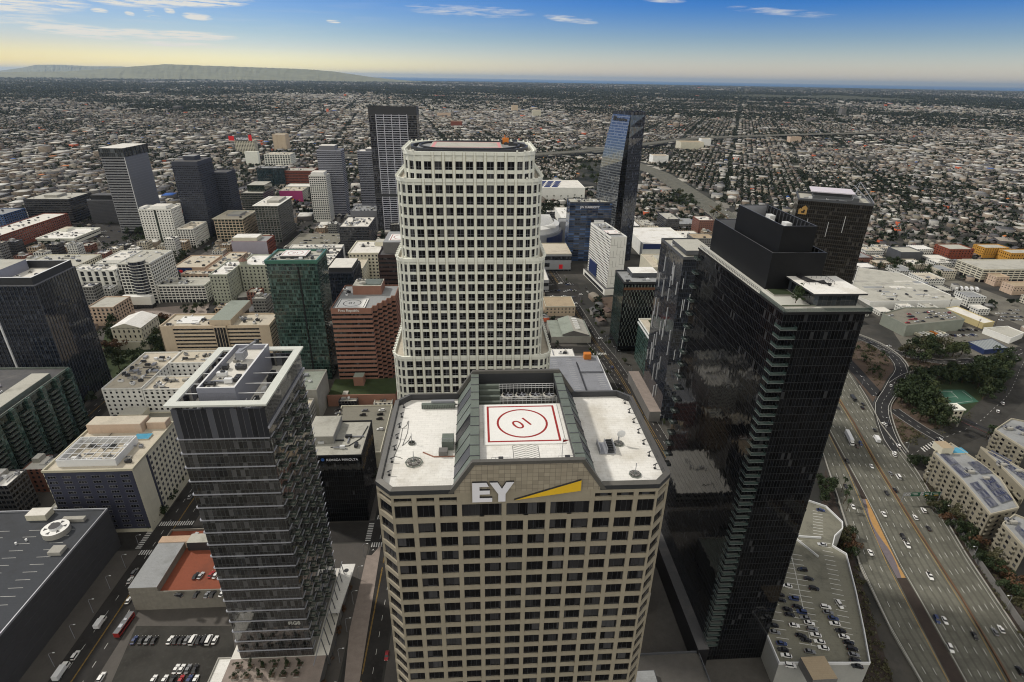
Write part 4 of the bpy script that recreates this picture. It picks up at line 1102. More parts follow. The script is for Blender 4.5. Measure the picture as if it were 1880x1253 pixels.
building('apartment_tower', 'slim white apartment tower with an open white crown and narrow balconies', (-291, -262, 1025, 1055), 80, 'stone_white', 'roof_pale', style='punch', bay=3.6, fh=3.2, ww=.7, wh=.6, cols=1, most=100, wframe=None, pent=[(.12, .88, .12, .88, 6, 'stucco_white', 'roof_white')])
building('apartment_tower', 'tall grey violet apartment tower rising behind the slim white tower', (-283, -241, 1066, 1095), 118, 'slab_lilac', 'roof_grey', core='glass_slate', style='bands', bay=4.2, fh=3.2, wh=.6, piers='steel_stripe', pent=[(.1, .75, .1, .9, 8, 'steel_stripe', 'roof_white')])
building('apartment_tower', 'narrow grey apartment tower immediately left of the white lined tower', (-220, -190, 1107, 1140), 112, 'slab_lilac', 'roof_white', core='glass_slate', style='bands', bay=4.2, fh=3.2, wh=.6, piers='steel_stripe', pent=[(.5, 1, .1, .9, 5, 'steel_stripe', 'roof_white')])
# unfinished tower with white slab lines
t = building('unfinished_tower', 'tall half glazed tower ruled with white floor lines, scaffolded at the top', (-166, -92, 950, 990), 190, 'slab_lilac', 'roof_dark', 6, 'metal_dark', core='glass_unfinished', style=None, pardrop=6)
mb = MB()
for k in range(54):
    z = 4+3.4*k
    mb.box(-26, 22, -20.45, -20.0, z, z+.9, 'slab_white')
    mb.box(-37, -26, -20.3, -20.0, z, z+.4, 'concrete_dark'); mb.box(22, 37.4, -20.3, -20, z, z+.5, 'concrete_dark'); mb.box(37, 37.4, -20, 20, z, z+.5, 'concrete_dark')
for x in (-26, -14, -2, 10, 22): mb.box(x-.5, x+.5, -20.5, -20, 0, 186, 'slab_white')
mb.box(-37.2, 37.2, -20.6, -20, 60, 64, 'metal_dark')
mb.build('floor_slabs', t)
mb = MB()
for k in range(14): mb.tube([(-36+5.5*k, -19.5, 190), (-36+5.5*k, -19.5, 198)], .25, 'metal_dark', 4); 
for z in (193, 197): mb.tube([(-37, -19.5, z), (37, -19.5, z)], .22, 'metal_dark', 4); mb.tube([(-37, 19, z), (37, 19, z)], .22, 'metal_dark', 4)
mb.build('scaffold', t)
building('office_block', 'low teal glass office block far left of the white crowned slim tower', (-512, -450, 1390, 1425), 40, 'metal_dark', 'roof_grey', core='glass_teal', style='fins', bay=7, units=6, seed=3)
building('apartment_block', 'dark olive stepped apartment block behind the flat roofed dark tower', (-449, -408, 1118, 1185), 33, 'concrete_dark', 'roof_pale', core='glass_green_dark', style='bands', fh=3.3, wh=.6, bay=5, piers='concrete_dark', pent=[(.15, .95, .3, .95, 12, 'glass_green_dark', 'roof_pale')])
building('apartment_tower', 'dark framed apartment tower under a thin overhanging white roof', (-340, -306, 889, 960), 57, 'concrete_dark', 'roof_white', .5, 'stone_white', core='glass_green_dark', style='grid', bay=4.6, fh=3.4, ww=.78, wh=.74, over=2.2, pent=[(.35, .9, .3, .8, 3.5, 'concrete', 'roof_pale')], units=5, seed=8)
building('office_block', 'tan concrete office block with a square window grid and overhanging flat roof', (-408, -365, 896, 955), 35, 'stone_tan', 'roof_cream', .5, 'stucco_cream', core='glass_green_dark', style='grid', bay=5.4, fh=4.2, ww=.8, wh=.72, over=2.0, pent=[(.35, .8, .3, .75, 3, 'metal_grey', 'roof_pale')], units=6, seed=7)
t = building('apartment_block', 'low apartment block with a magenta painted end wall, left of the slim white tower', (-402, -356, 1194, 1235), 24, 'stucco_cream', 'roof_cream', style='punch', facestyle={0: None}, bay=4, fh=3.2, cols=1, wframe=None, units=8, seed=6, vis=(1,))
mb = MB(); mb.box(-23.1, 23.1, -20.9, -20.52, 1, 24.4, 'paint_magenta'); w = mb.build('painted_wall', t)
mb = MB(); q = random.Random(3)
for k in range(26):
    x = -14+q.uniform(0, 34); z = 3+q.uniform(0, 7)*(1-abs(x)/30); s = q.uniform(.8, 2.2); m = q.choice(('paint_blue', 'paint_orange', 'sign_red', 'paint_yellow', 'paint_black'))
    mb.face([(x-s, -20.95-.004*k, z-s*.5), (x+s, -20.95-.004*k, z-s*.5), (x+s, -20.95-.004*k, z+s*.5), (x-s, -20.95-.004*k, z+s*.5)], m)
mb.build('mural_shapes', w)
building('apartment_block', 'white apartment block with tall dark louvres behind the magenta wall', (-412, -360, 1268, 1300), 20, 'stone_white', 'roof_white', core='glass_plain', style='fins', bay=3.4, dep=.6)
building('brick_block', 'long dark red brick block with ribbon windows behind the slim white tower', (-470, -385, 1395, 1440), 34, 'brick_red', 'roof_pale', core='glass_plain', style='bands', fh=3.6, wh=.4, units=6, seed=5)
building('office_block', 'cream office block with a deep square window grid in the far streets', (-598, -527, 1700, 1748), 33, 'stone_cream', 'roof_cream', core='glass_plain', style='grid', bay=7, fh=5, ww=.74, wh=.72, dep=.9, units=8, seed=4)
building('concrete_tower', 'windowless ribbed concrete tower standing alone in the far streets', (-695, -653, 2085, 2125), 52, 'stone_tan', 'roof_cream', style='fins', bay=13, dep=.8)
t = building('office_block', 'cream office block carrying red and white rooftop signs in the far left streets', (-786, -724, 1985, 2012), 42, 'stucco_cream', 'roof_cream', style='punch', bay=5, fh=4, cols=1, wframe=None, ww=.55)
mb = MB(); mb.box(-47, -30, -16, -14, 42, 56, 'sign_red'); mb.build('sign_board', t)
mb = MB(); mb.box(-27, 14, -15, -13.5, 42, 58, 'sign_panel'); s = mb.build('sign_board', t)
text_part('sign_text', 'verizon', 13, 'sign_white', s, (-24, -15.3, 45), (R(90), 0, 0), .1, bold=.3)
mb = MB(); mb.box(16, 26, -15, -13, 42, 60, 'sign_red'); mb.build('sign_board', t)
building('office_block', 'blank pale block directly in front of the building with the red signs', (-663, -627, 1730, 1745), 36, 'stone_cream', 'roof_white', style=None)
building('apartment_tower', 'dark slate twin topped apartment tower, the taller part', (-464, -426, 920, 972), 112, 'slate_wall', 'roof_dark', core='glass_slate', style='bands', fh=3.2, wh=.55, bay=3.4, piers='slate_wall', pent=[(0, 1, 0, 1, 5, 'slate_wall', 'roof_dark'), (.3, .75, .3, .7, 11, 'slate_wall', 'roof_grey')])
building('apartment_tower', 'dark slate apartment wing attached behind the tall slate tower', (-437, -408, 975, 1010), 92, 'slate_wall', 'roof_dark', core='glass_slate', style='bands', fh=3.2, wh=.5, bay=3.4, piers='slate_wall')
# grey striped tower with a flared glass crown
t = building('office_tower', 'tall grey steel tower with horizontal stripes, a plain side and a glass crown', (-580, -545, 945, 1012), 120, 'steel_stripe_light', 'roof_grey', -.2, core='tower_glass_black', style='bands', facestyle={1: None, 3: None}, fh=3.9, wh=.45, dep=.5)
mb = MB(); mb.box(17.5, 18.1, -33.5, 33.5, 0, 119.5, 'steel_stripe'); mb.box(16.8, 17.6, -34.1, -33.5, 0, 119.6, 'metal_white'); mb.box(-18.1, -17.5, -33.5, 33.5, 0, 119.5, 'steel_stripe')
for k in range(30): mb.box(18.1, 18.2, -33.5, 33.5, 4+3.9*k, 4.5+3.9*k, 'steel_stripe_light')
mb.build('side_cladding', t)
mb = MB(); mb.prism([(-18.6, -34.8), (18.6, -34.8), (18.6, 34.8), (-18.6, 34.8)], 120, 133, 'glass_crown', 'roof_white')
for k in range(7):
    y = -34.8+69.6*k/6; mb.box(18.6, 19.4, y-.8, y+.8, 120, 133.2, 'metal_dark')
mb.build('crown', t)
building('office_block', 'wide dark banded office block on the left with a pale roof', (-772, -698, 1017, 1080), 40, 'dark_wall', 'roof_pale', core='tower_glass_black', style='bands', fh=3.9, wh=.5, units=4, seed=3, pent=[(.3, .6, .3, .7, 4, 'concrete', 'roof_pale')])
building('office_block', 'small grey ribbed block with a black rooftop crown, beside the striped grey tower', (-668, -617, 1017, 1045), 39, 'steel_stripe', 'roof_pale', core='dark_wall', style='fins', bay=1.6, dep=.2, pent=[(.1, .85, .1, .9, 8, 'black_panel', 'roof_dark')])
building('apartment_block', 'long maroon and white apartment block running away on the far left', (-722, -684, 790, 985), 23, 'brick_red', 'roof_white', style='punch', bay=4.4, fh=3.3, ww=.6, wh=.55, cols=1, wframe='stucco_white', units=14, seed=2, vis=(1, 0))
building('apartment_block', 'blue and white apartment block at the left edge', (-830, -768, 960, 1010), 26, 'paint_bluegrey', 'roof_grey', style='punch', bay=5, fh=3.4, cols=1, wframe='stucco_white', units=4, seed=2)
building('bank_building', 'low cream building with a wide white roof, left of the open car park', (-664, -611, 875, 940), 9, 'stone_cream', 'roof_clean', 1.4, 'stone_cream', core='glass_plain', style='bands', fh=6, wh=.3, over=1.2, units=12, seed=4, zb=3, pent=[(.1, .3, .7, .95, 4, 'stone_cream', 'roof_cream')])
building('hotel', 'white hotel slab pierced by a regular grid of small dark windows', (-508, -461, 880, 912), 52, 'stone_white', 'roof_white', style='punch', bay=4.2, fh=3.7, ww=.48, wh=.5, cols=1, wframe=None, skipcol={0: (5,)}, units=3, seed=3, pent=[(.3, .8, .2, .9, 4, 'stucco_white', 'roof_white'), (0, .12, .1, .7, 3, 'metal_white', 'roof_white')])
b = BLD[list(BLD)[-1]]; mb = MB(); mb.box(-1.4, 1.8, -16.45, -16.02, 0, 52, 'glass_green_dark'); mb.build('glass_slot', b)
building('apartment_block', 'grey apartment block with white balcony frames behind the white hotel', (-447, -424, 858, 905), 28, 'stone_white', 'roof_cream', core='glass_plain', style='grid', bay=4, fh=3.4, ww=.75, wh=.7, dep=.7, units=4, seed=3)
building('loft_building', 'low block with a blank pale violet end wall and cream penthouse', (-350, -301, 808, 842), 22, 'brick_red', 'roof_grey', style='punch', facestyle={0: None}, bay=4.5, fh=4, cols=1, wframe=None, vis=(1,), pent=[(0, .7, .15, .8, 5, 'stucco_cream', 'roof_clean')])
b = BLD[list(BLD)[-1]]; mb = MB(); mb.box(-24.7, 24.7, -17.6, -17.1, 0, 22.9, 'stucco_violet'); mb.build('blank_wall', b)
building('loft_building', 'peach loft building, front wing with pale shutters', (-360, -315, 676, 690), 17, 'stucco_peach', 'roof_cream', style='punch', bay=5, fh=4.5, ww=.6, wh=.5, cols=2, units=7, seed=4)
building('loft_building', 'long peach loft building with glazed roof strips running away from the street', (-338, -315, 692, 770), 17.5, 'stucco_peach', 'roof_cream', style='punch', bay=5, fh=4.5, ww=.55, wh=.5, cols=2, vis=(1,), units=16, seed=5)
t = building('loft_building', 'small peach building whose end wall carries a blue and red mural', (-385, -345, 706, 760), 16, 'stucco_peach', 'roof_cream', style=None, units=8, seed=7)
mb = MB(); mb.box(-20.1, 4, -27.5, -27.1, .5, 16.6, 'paint_navy'); w = mb.build('mural_wall', t)
mb = MB(); q = random.Random(8)
for k in range(30):
    x = -17+q.uniform(0, 19); z = 2+q.uniform(0, 12); r = q.uniform(.6, 2.2); m = q.choice(('paint_blue', 'sign_red', 'paint_pale', 'paint_pale', 'metal_blue_grey', 'brick_red'))
    mb.face([(x+r*math.cos(a)*1.2, -27.51-.004*k, z+r*math.sin(a)) for a in [2*math.pi*j/9 for j in range(9)]], m)
mb.build('mural_shapes', w)
building('old_hotel', 'old pale green building with arched top windows, its narrow wing towards the park', (-298, -279, 616, 668), 36, 'stucco_pale_green', 'roof_clean', style='punch', bay=4.2, fh=4.0, ww=.42, wh=.55, cols=1, wframe='stucco_white', units=6, seed=3, over=.6)
building('old_hotel', 'pale green corner block with a red tiled turret set back from the narrow wing', (-277, -236, 648, 690), 37, 'stucco_pale_green', 'roof_clean', style='punch', bay=4.4, fh=4.0, ww=.42, wh=.55, cols=1, wframe='stucco_white', units=3, seed=5, over=.6)
b = BLD[list(BLD)[-1]]; mb = MB(); mb.cyl(-17, -17, 37, 42, 4.5, 'stucco_pale_green', n=8); mb.cyl(-17, -17, 42, 45.5, 5.2, 'roof_tile', n=8, r2=.4); mb.build('turret', b)
building('apartment_block', 'white framed glass apartment block facing the park', (-371, -311, 627, 652), 20.5, 'stone_white', 'roof_pale', core='glass_plain', style='grid', bay=4.2, fh=3.2, ww=.86, wh=.72, dep=.7, units=10, seed=5)
building('apartment_tower', 'white framed glass apartment tower with a curved corner left of the park blocks', (-398, -364, 624, 676), 47, 'stone_white', 'roof_pale', core='glass_plain', style='grid', bay=4.2, fh=3.4, ww=.84, wh=.74, dep=.8, units=7, seed=6)
b = BLD[list(BLD)[-1]]
mb = MB(); mb.cyl(4, -25.5, 0, 51, 8.5, 'glass_slate', n=24); mb.cyl(4, -25.5, 51, 52, 8.9, 'stone_white', 'roof_pale', n=24)
for k in range(13): mb.cyl(4, -25.5, 6+3.4*k, 6.5+3.4*k, 8.75, 'stone_white', n=24)
mb.build('curved_bay', b)
mb = MB(); mb.box(-14, 18, -42, -34.5, 0, 14, 'stone_white', 'roof_clean'); mb.box(-14.1, 18.1, -42.15, -34.4, 0, 4.5, 'glass_plain'); mb.build('podium', b)
building('apartment_block', 'long white loft block with dark recessed balconies beside the curved glass tower', (-482, -432, 669, 690), 25, 'stone_white', 'roof_white', core='glass_plain', style='grid', bay=9, fh=6, ww=.55, wh=.86, dep=1.2, units=9, seed=8)
building('apartment_block', 'white apartment block with courtyard roofs behind the loft block', (-470, -405, 697, 752), 25, 'stone_white', 'roof_white', style='punch', bay=4, fh=3.2, cols=1, wframe=None, units=24, seed=9, vis=(0, 1), pent=[(.1, .5, .1, .3, 3, 'stucco_white', 'roof_white'), (.6, .9, .5, .8, 3, 'stucco_white', 'roof_white')])
building('apartment_block', 'pale apartment block with a roof terrace beyond the left dark tower', (-560, -492, 690, 745), 22, 'stucco_cream', 'roof_pale', style='punch', bay=4, fh=3.2, cols=1, wframe=None, units=18, seed=19)
building('stone_building', 'small pink stone building beside the left dark tower', (-400, -374, 560, 592), 20, 'stucco_peach', 'roof_pale', style='punch', bay=4.5, fh=4, cols=1, wframe=None, ww=.5)
t = building('church_hall', 'cream hall with a long pitched white roof beside the park trees', (-345, -318, 505, 536), 21, 'stucco_cream', 'roof_clean', .2, style='punch', bay=4.4, fh=4.6, ww=.35, wh=.5, cols=1, wframe=None)
mb = MB(); mb.face([(-14, -16, 21.4), (0, -16, 26), (0, 16, 26), (-14, 16, 21.4)], 'roof_clean'); mb.face([(0, -16, 26), (14, -16, 21.4), (14, 16, 21.4), (0, 16, 26)], 'roof_clean'); mb.face([(-14, -16, 21.4), (14, -16, 21.4), (0, -16, 26)], 'stucco_cream'); mb.build('pitched_roof', t)
mb = MB(); mb.box(-14, 19, -19, -16, 0, 8, 'stucco_cream', 'roof_pale'); mb.box(13.5, 20, -16, 20, 0, 8, 'stucco_cream', 'roof_pale'); mb.build('lower_wing', t)
# beige slab hotel, two wings and a taller core
def slab_wing(label, rect, blankfront, seed):
    return building('slab_hotel', label, rect, 45, 'stone_tan', 'roof_cream', 1.2, 'stone_tan', core='tower_glass_black', style='bands', fh=3.25, wh=.5, dep=.55, zb=4, bay=5.5, units=6, seed=seed)
t = slab_wing('beige slab hotel, wing with the white rooftop pad and a blank end bay', (-268, -224, 451, 478), 0, 4)
mb = MB(); mb.box(-22.6, -12, -14.2, -13.4, 0, 46.2, 'stone_tan'); mb.box(-22.7, -22.0, -14.2, 14.2, 0, 46.2, 'stone_tan'); mb.build('blank_bay', t)
mb = MB(); mb.box(-12, 6, -7, 8, 45.3, 45.8, 'paint_white'); mb.build('roof_pad', t)
t = slab_wing('beige slab hotel, wing on the side of the green glass tower', (-213, -178, 451, 478), 0, 5)
mb = MB(); mb.box(9, 17.9, -14.2, -13.4, 0, 46.2, 'stone_tan'); mb.build('blank_bay', t)
building('slab_hotel', 'dark glazed core with a taller beige box between the wings of the beige slab hotel', (-223.4, -213.6, 449.5, 500), 45, 'stone_tan', 'roof_greenish', 1, 'stone_tan', core='tower_glass_black', style='fins', bay=2.4, dep=.2, pent=[(-.4, 1.4, .05, .98, 5.5, 'stone_tan', 'roof_greenish')])
# white courtyard block
building('apartment_block', 'white apartment block with a long machine lined roof, the wing behind the court', (-274, -246, 372, 432), 30, 'stucco_white', 'roof_cream', style='punch', bay=4.2, fh=3.4, ww=.4, wh=.5, cols=1, units=24, seed=14, vis=(1, 0))
building('apartment_block', 'white apartment block, the wing with dark windows facing the low car deck', (-245.5, -205, 372, 392), 29, 'stucco_white', 'roof_cream', style='punch', bay=4.2, fh=3.4, ww=.45, wh=.55, cols=1, units=9, seed=15)
building('apartment_block', 'white apartment block, back wing of the court next to the park', (-245.5, -212, 412, 434), 30, 'stucco_white', 'roof_cream', style='punch', bay=4.2, fh=3.4, ww=.4, wh=.5, cols=1, units=8, seed=16)
t = building('parking_structure', 'low car deck between the white court block and the blue fronted hotel', (-262, -196, 318, 368), 12, 'stucco_cream', 'deck_concrete', .9, 'stucco_cream', style=None, pent=[(.7, .98, .05, .35, 6, 'stucco_peach', 'roof_cream'), (.05, .3, .8, 1.0, 5, 'stucco_cream', 'roof_pale')])
# hotel with a navy front
t = building('hotel', 'beige hotel with a navy window front, rooftop pool and a steel screened plant roof', (-235, -188.6, 258.5, 304.5), 44, 'stucco_cream', 'roof_cream', 1.0, 'stone_trim', style='punch', facestyle={0: None, 1: None}, bay=4.5, fh=3.5, over=.5, pent=[(.05, .72, .78, .99, 6, 'stucco_peach', 'roof_cream'), (.74, .98, .86, .99, 4.5, 'stucco_peach', 'roof_cream')], units=5, seed=7, vis=())
mb = MB(); mb.box(-22.9, 22.9, -23.35, -23.0, 3, 43.2, 'navy_panel'); mb.build('navy_front', t)
W = Windows(t, 'window_dark', 'metal_grey')
for r_ in range(11):
    for c_ in range(6): W.add((-23, -23.3), (1, 0), (0, -1), 3.4+c_*7.6, 39.5-3.5*r_, 4.4, 1.7, .1, 0, 3, 1)
for r_ in range(10):
    for c_ in range(8): W.add((23.2, -23), (0, 1), (1, 0), 16.5+c_*3.9, 39.0-3.7*r_, 1.7, 2.0, .1, 1, 2, 1)
W.build(146)
mb = MB(); mb.box(23.2, 23.45, -9.6, -8.0, 0, 44, 'navy_panel'); mb.build('dark_strip', t)
mb = MB(); mb.ring([(-18, -19), (13, -19), (13, 3), (-18, 3)], [(-17.6, -18.6), (12.6, -18.6), (12.6, 2.6), (-17.6, 2.6)], 44, 48.5, 'metal_white')
for k in range(8): mb.tube([(-17+4*k, -18.6, 48.3), (-17+4*k, 2.6, 48.3)], .16, 'metal_white', 4)
for k in range(5): mb.tube([(-17.6, -17+4.5*k, 48.2), (12.6, -17+4.5*k, 48.2)], .16, 'metal_white', 4)
mb.build('plant_screen', t)
roof_units(t, -15, 10, -16, 0, 44.05, 10, 8)
mb = MB(); mb.box(8.5, 17.5, 5.0, 10.5, 44.1, 44.9, 'stucco_cream', 'pool_water'); mb.build('rooftop_pool', t)
# left green balcony block
t = building('apartment_tower', 'green glass apartment block with many dark balconies at the left edge', (-352, -292, 236, 373), 47.5, 'metal_green_grey', 'roof_dark', 1.2, 'metal_green_grey', core='glass_green_dark', style=None, units=14, seed=12, pent=[(.05, .6, .1, .75, 5, 'concrete_dark', 'roof_grey'), (.75, .95, .5, .9, 3.5, 'metal_green_grey', 'roof_pale')])
bal = MB(); bal.box(0, 2.4, -3.4, 3.4, 0, .25, 'concrete_dark'); bal.box(2.3, 2.4, -3.4, 3.4, .25, 1.3, 'balcony_glass'); bal.box(0, 2.3, -3.4, -3.32, .25, 1.3, 'balcony_glass'); bal.box(0, 2.3, 3.32, 3.4, .25, 1.3, 'balcony_glass'); bm = bal.mesh('balcony')
for c_ in range(8):
    for k in range(12): link('balcony', bm, t, (30, 61-c_*13.5, 40-3.35*k))
mb = MB()
for c_ in range(9):
    y = 66-c_*13.5; mb.box(30, 32.2, y-1.6, y+1.6, 0, 48.6, 'glass_green')
mb.build('glass_bay', t)
# left dark tower
t = building('office_tower', 'tall dark blue glass tower at the left edge with a pale vertical fin', (-366, -315, 398, 443), 101, 'metal_slate', 'roof_white', .6, 'steel_stripe', core='glass_navy', style='fins', bay=3.0, dep=.15, zb=4)
mb = MB(); mb.box(-8.2, -7.2, -23.6, -22.6, 0, 106, 'metal_white'); mb.build('vertical_fin', t)
mb = MB(); mb.ring([(-7, -22), (25, -22), (25, 21), (-7, 21)], [(-5.6, -20.6), (23.6, -20.6), (23.6, 19.6), (-5.6, 19.6)], 101, 107, 'metal_dark', 'metal_white'); mb.build('roof_screen', t)
mb = MB(); mb.box(-24, -4, -14, 16, 101, 109, 'metal_blue_grey', 'roof_pale'); mb.build('penthouse', t)
roof_units(t, -22, -10, -20, -15, 101, 5, 3); roof_units(t, -2, 18, -14, 14, 101, 8, 4)
# left parking roof
t = building('parking_structure', 'big dark walled parking building with a grey striped roof and white round fan', (-330, -200.5, 118, 248), 26, 'dark_wall', 'deck_grey', 1.1, 'metal_grey', style='bands', facestyle={0: None}, fh=4.5, wh=.2, dep=.15)
mb = MB(); z = 26.03
for k in range(24):
    for y in (-55+k*4.6,):
        for x0 in (50, 34, 18, 8, -14, -24, -40): mb.box(x0, x0+6.5, y, y+.16, z, z+.012, 'paint_line', bottom=False)
for x in (14.4, -8): mb.box(x, x+.2, -55, 50, z, z+.012, 'paint_line', bottom=False)
for k in range(12): mb.box(-60+k*5, -59.8+k*5, 56, 63, z, z+.012, 'paint_line', bottom=False)
mb.build('painted_bays', t)
mb = MB(); mb.cyl(49, 49, 26, 29.2, 6, 'concrete', 'paint_white', 36); mb.cyl(49, 49, 29.25, 30.4, 2.6, 'metal_white', 'black_panel', 24)
for k in range(6):
    a = k*math.pi/3+.3; mb.face([(49+2.8*math.cos(a), 49+2.8*math.sin(a), 29.24), (49+5*math.cos(a-.2), 49+5*math.sin(a-.2), 29.24), (49+5*math.cos(a+.2), 49+5*math.sin(a+.2), 29.24)], 'black_panel')
mb.build('exhaust_fan', t)
for bx in ((47, 58, 56, 58.5, 26, 28, 'concrete'), (28, 38, 58, 64, 26, 29.5, 'stucco_cream', 'roof_white'), (55, 61, 33, 38, 26, 28, 'concrete')): MB().box(*bx).build('stair_head', t)
q = random.Random(5)
for k in range(7): 
    mb = MB(); mb.cyl(q.uniform(-10, 50), q.uniform(-60, 50), 26, 27.2, .5, 'metal_white', n=10); mb.build('roof_vent', t)
# black block with a pale roof and a lit name
t = building('office_block', 'black glass office block with a pale concrete roof and white lettering on its top edge', (-100, -66, 262, 297), 47, 'black_panel', 'roof_pale', .9, 'black_panel', core='glass_black', style=None, fh=4, pent=[(.02, .48, .35, .98, 5, 'concrete', 'roof_pale')], units=6, seed=4)
text_part('wall_sign', 'KONICA MINOLTA', 2.05, 'sign_white', t, (-2.6, -18.0, 44.4), (R(90), 0, 0), .08, bold=.02)
mb = MB(); mb.cyl(0, 0, 0, .15, 1.0, 'paint_blue', n=20); o = mb.build('round_emblem', t, (-4.6, -17.75, 45.2)); o.rotation_euler = (R(90), 0, 0)
mb = MB(); mb.tube([(-2, -9, 47.3), (8, -8, 47.3), (13.5, -1, 47.3), (15.5, 12, 47.3)], .28, 'metal_dark', 5); mb.build('roof_pipe', t)
building('garage', 'concrete parking deck with a few cars, behind the black glass block', (-104, -66, 312, 372), 12, 'stucco_cream', 'deck_concrete', 1, 'stucco_cream', style=None)
building('parking_structure', 'grey concrete parking block between the framed glass tower and the salmon tower', (-146, -122, 330, 366), 22, 'concrete', 'roof_cream', 1.2, 'concrete', core='black_panel', style='bands', fh=3.4, wh=.4)
building('office_block', 'small grey concrete block with a flat cream roof beside the green glass tower', (-140, -121, 372, 404), 26, 'concrete', 'roof_greenish', 1.2, 'concrete', style=None, units=2)
# red roofed parking building with grey brick wall, lower left
def red_garage():
    p = [at(238, 1092, 11), at(416, 1098, 11), at(452, 975, 11), at(323, 975, 11)]
    x0, x1, y0, y1 = p[0][0], p[1][0]+10, p[0][1], p[3][1]
    t = building('parking_structure', 'low parking building with a red roof deck and a grey brick wall', (x0, x1, y0, y1), 11, 'brick_grey', 'deck_red', 1.3, 'brick_grey', style=None)
    hx, hy = (x1-x0)/2, (y1-y0)/2
    mb = MB(); mb.box(-hx, -hx+13.5, -hy+.2, hy-13, 11, 15, 'brick_grey', 'roof_grey'); mb.box(-hx, -hx+15, hy-13, hy-8.5, 11, 15.5, 'stucco_peach', 'roof_peach'); mb.box(-hx+15.5, hx-3, hy-15, hy-8.5, 11, 16.5, 'metal_dark', 'roof_pale'); mb.build('roof_shed', t)
    return x0, x1, y0, y1
REDG = red_garage()
building('low_building', 'narrow white roofed shed along the parking lot at the foot of the framed glass tower', (at(395, 1253, 5)[0]-3, at(432, 1208, 5)[0], 146, at(432, 1208, 5)[1]), 5, 'concrete', 'roof_clean', .5, 'concrete', style=None)
# blocks of roofs in the middle left
def eblock(label, rect, h, **k): return building('apartment_block', label, rect, h, k.get('wall', 'stucco_white'), k.get('roof', 'roof_white'), style='punch', bay=4, fh=3.3, ww=.5, wh=.55, cols=1, wframe=None, units=k.get('units', 10), seed=k.get('seed', 3), vis=(0, 1))
p = at(530, 432, 20); 
eblock('long white roofed apartment bar across the block behind the green glass tower', (-262, -190, 782, 798), 20, units=14, seed=31)
eblock('white roofed apartment bar running towards the green glass tower', (-206, -188, 700, 780), 20, units=16, seed=32, wall='dark_wall')
eblock('short white roofed apartment bar in the middle of the courtyard block', (-234, -218, 728, 780), 18, units=10, seed=33, wall='dark_wall')
building('parking_structure', 'parking deck with rows of cars behind the courtyard apartments', (-276, -205, 812, 885), 14, 'concrete_dark', 'deck_concrete', .9, 'concrete', core='black_panel', style='bands', fh=3.3, wh=.4)
building('parking_structure', 'parking deck tucked beside the courtyard apartments', (-270, -236, 722, 778), 12, 'concrete', 'deck_concrete', .9, 'concrete', style=None)
eblock('cream roofed terrace block with orange furniture behind the green glass tower', (-166, -128, 612, 648), 44, units=14, seed=35, wall='stucco_cream', roof='roof_cream')
eblock('small white roofed block left of the brown tower', (-103, -92, 600, 700), 40, units=6, seed=36)


# ------------------------------------------------------------------ right of the cream tower
t = building('hotel', 'white hotel slab with a blank panelled end wall, before the mirror glass tower', (153, 173, 646, 720), 70, 'stone_white', 'roof_grey', 1.4, 'stone_white', style='proud', facestyle={0: None, 1: None}, bay=4.4, fh=3.2, ww=.6, wh=.55, cols=1, wframe=None, vis=(3,), zb=8, rz=R(8), units=9, seed=3)
helipad(t, -8, 8, -22, -4, 71, txt='', line='paint_pink')
mb = MB(); q = random.Random(4)
for r_ in range(5):
    for c_ in range(5):
        x = -9.5+c_*4.2; z = 10+r_*12+q.choice((0, 3)); mb.box(x, x+.3, -37.12, -37.0, z, z+8, 'concrete'); mb.box(x, x+3.6, -37.12, -37.0, z, z+.3, 'concrete')
mb.build('panel_joint', t)
mb = MB(); mb.box(-14, 14, -42, 42, 0, 8, 'stone_white', 'roof_dark'); mb.box(-14.1, -14, -36, 36, 1, 5, 'glass_plain'); mb.build('podium', t)
mb = MB(); mb.box(-10.8, -10.2, 2, 30, 9, 26, 'paint_navy'); mb.build('wall_screen', t)
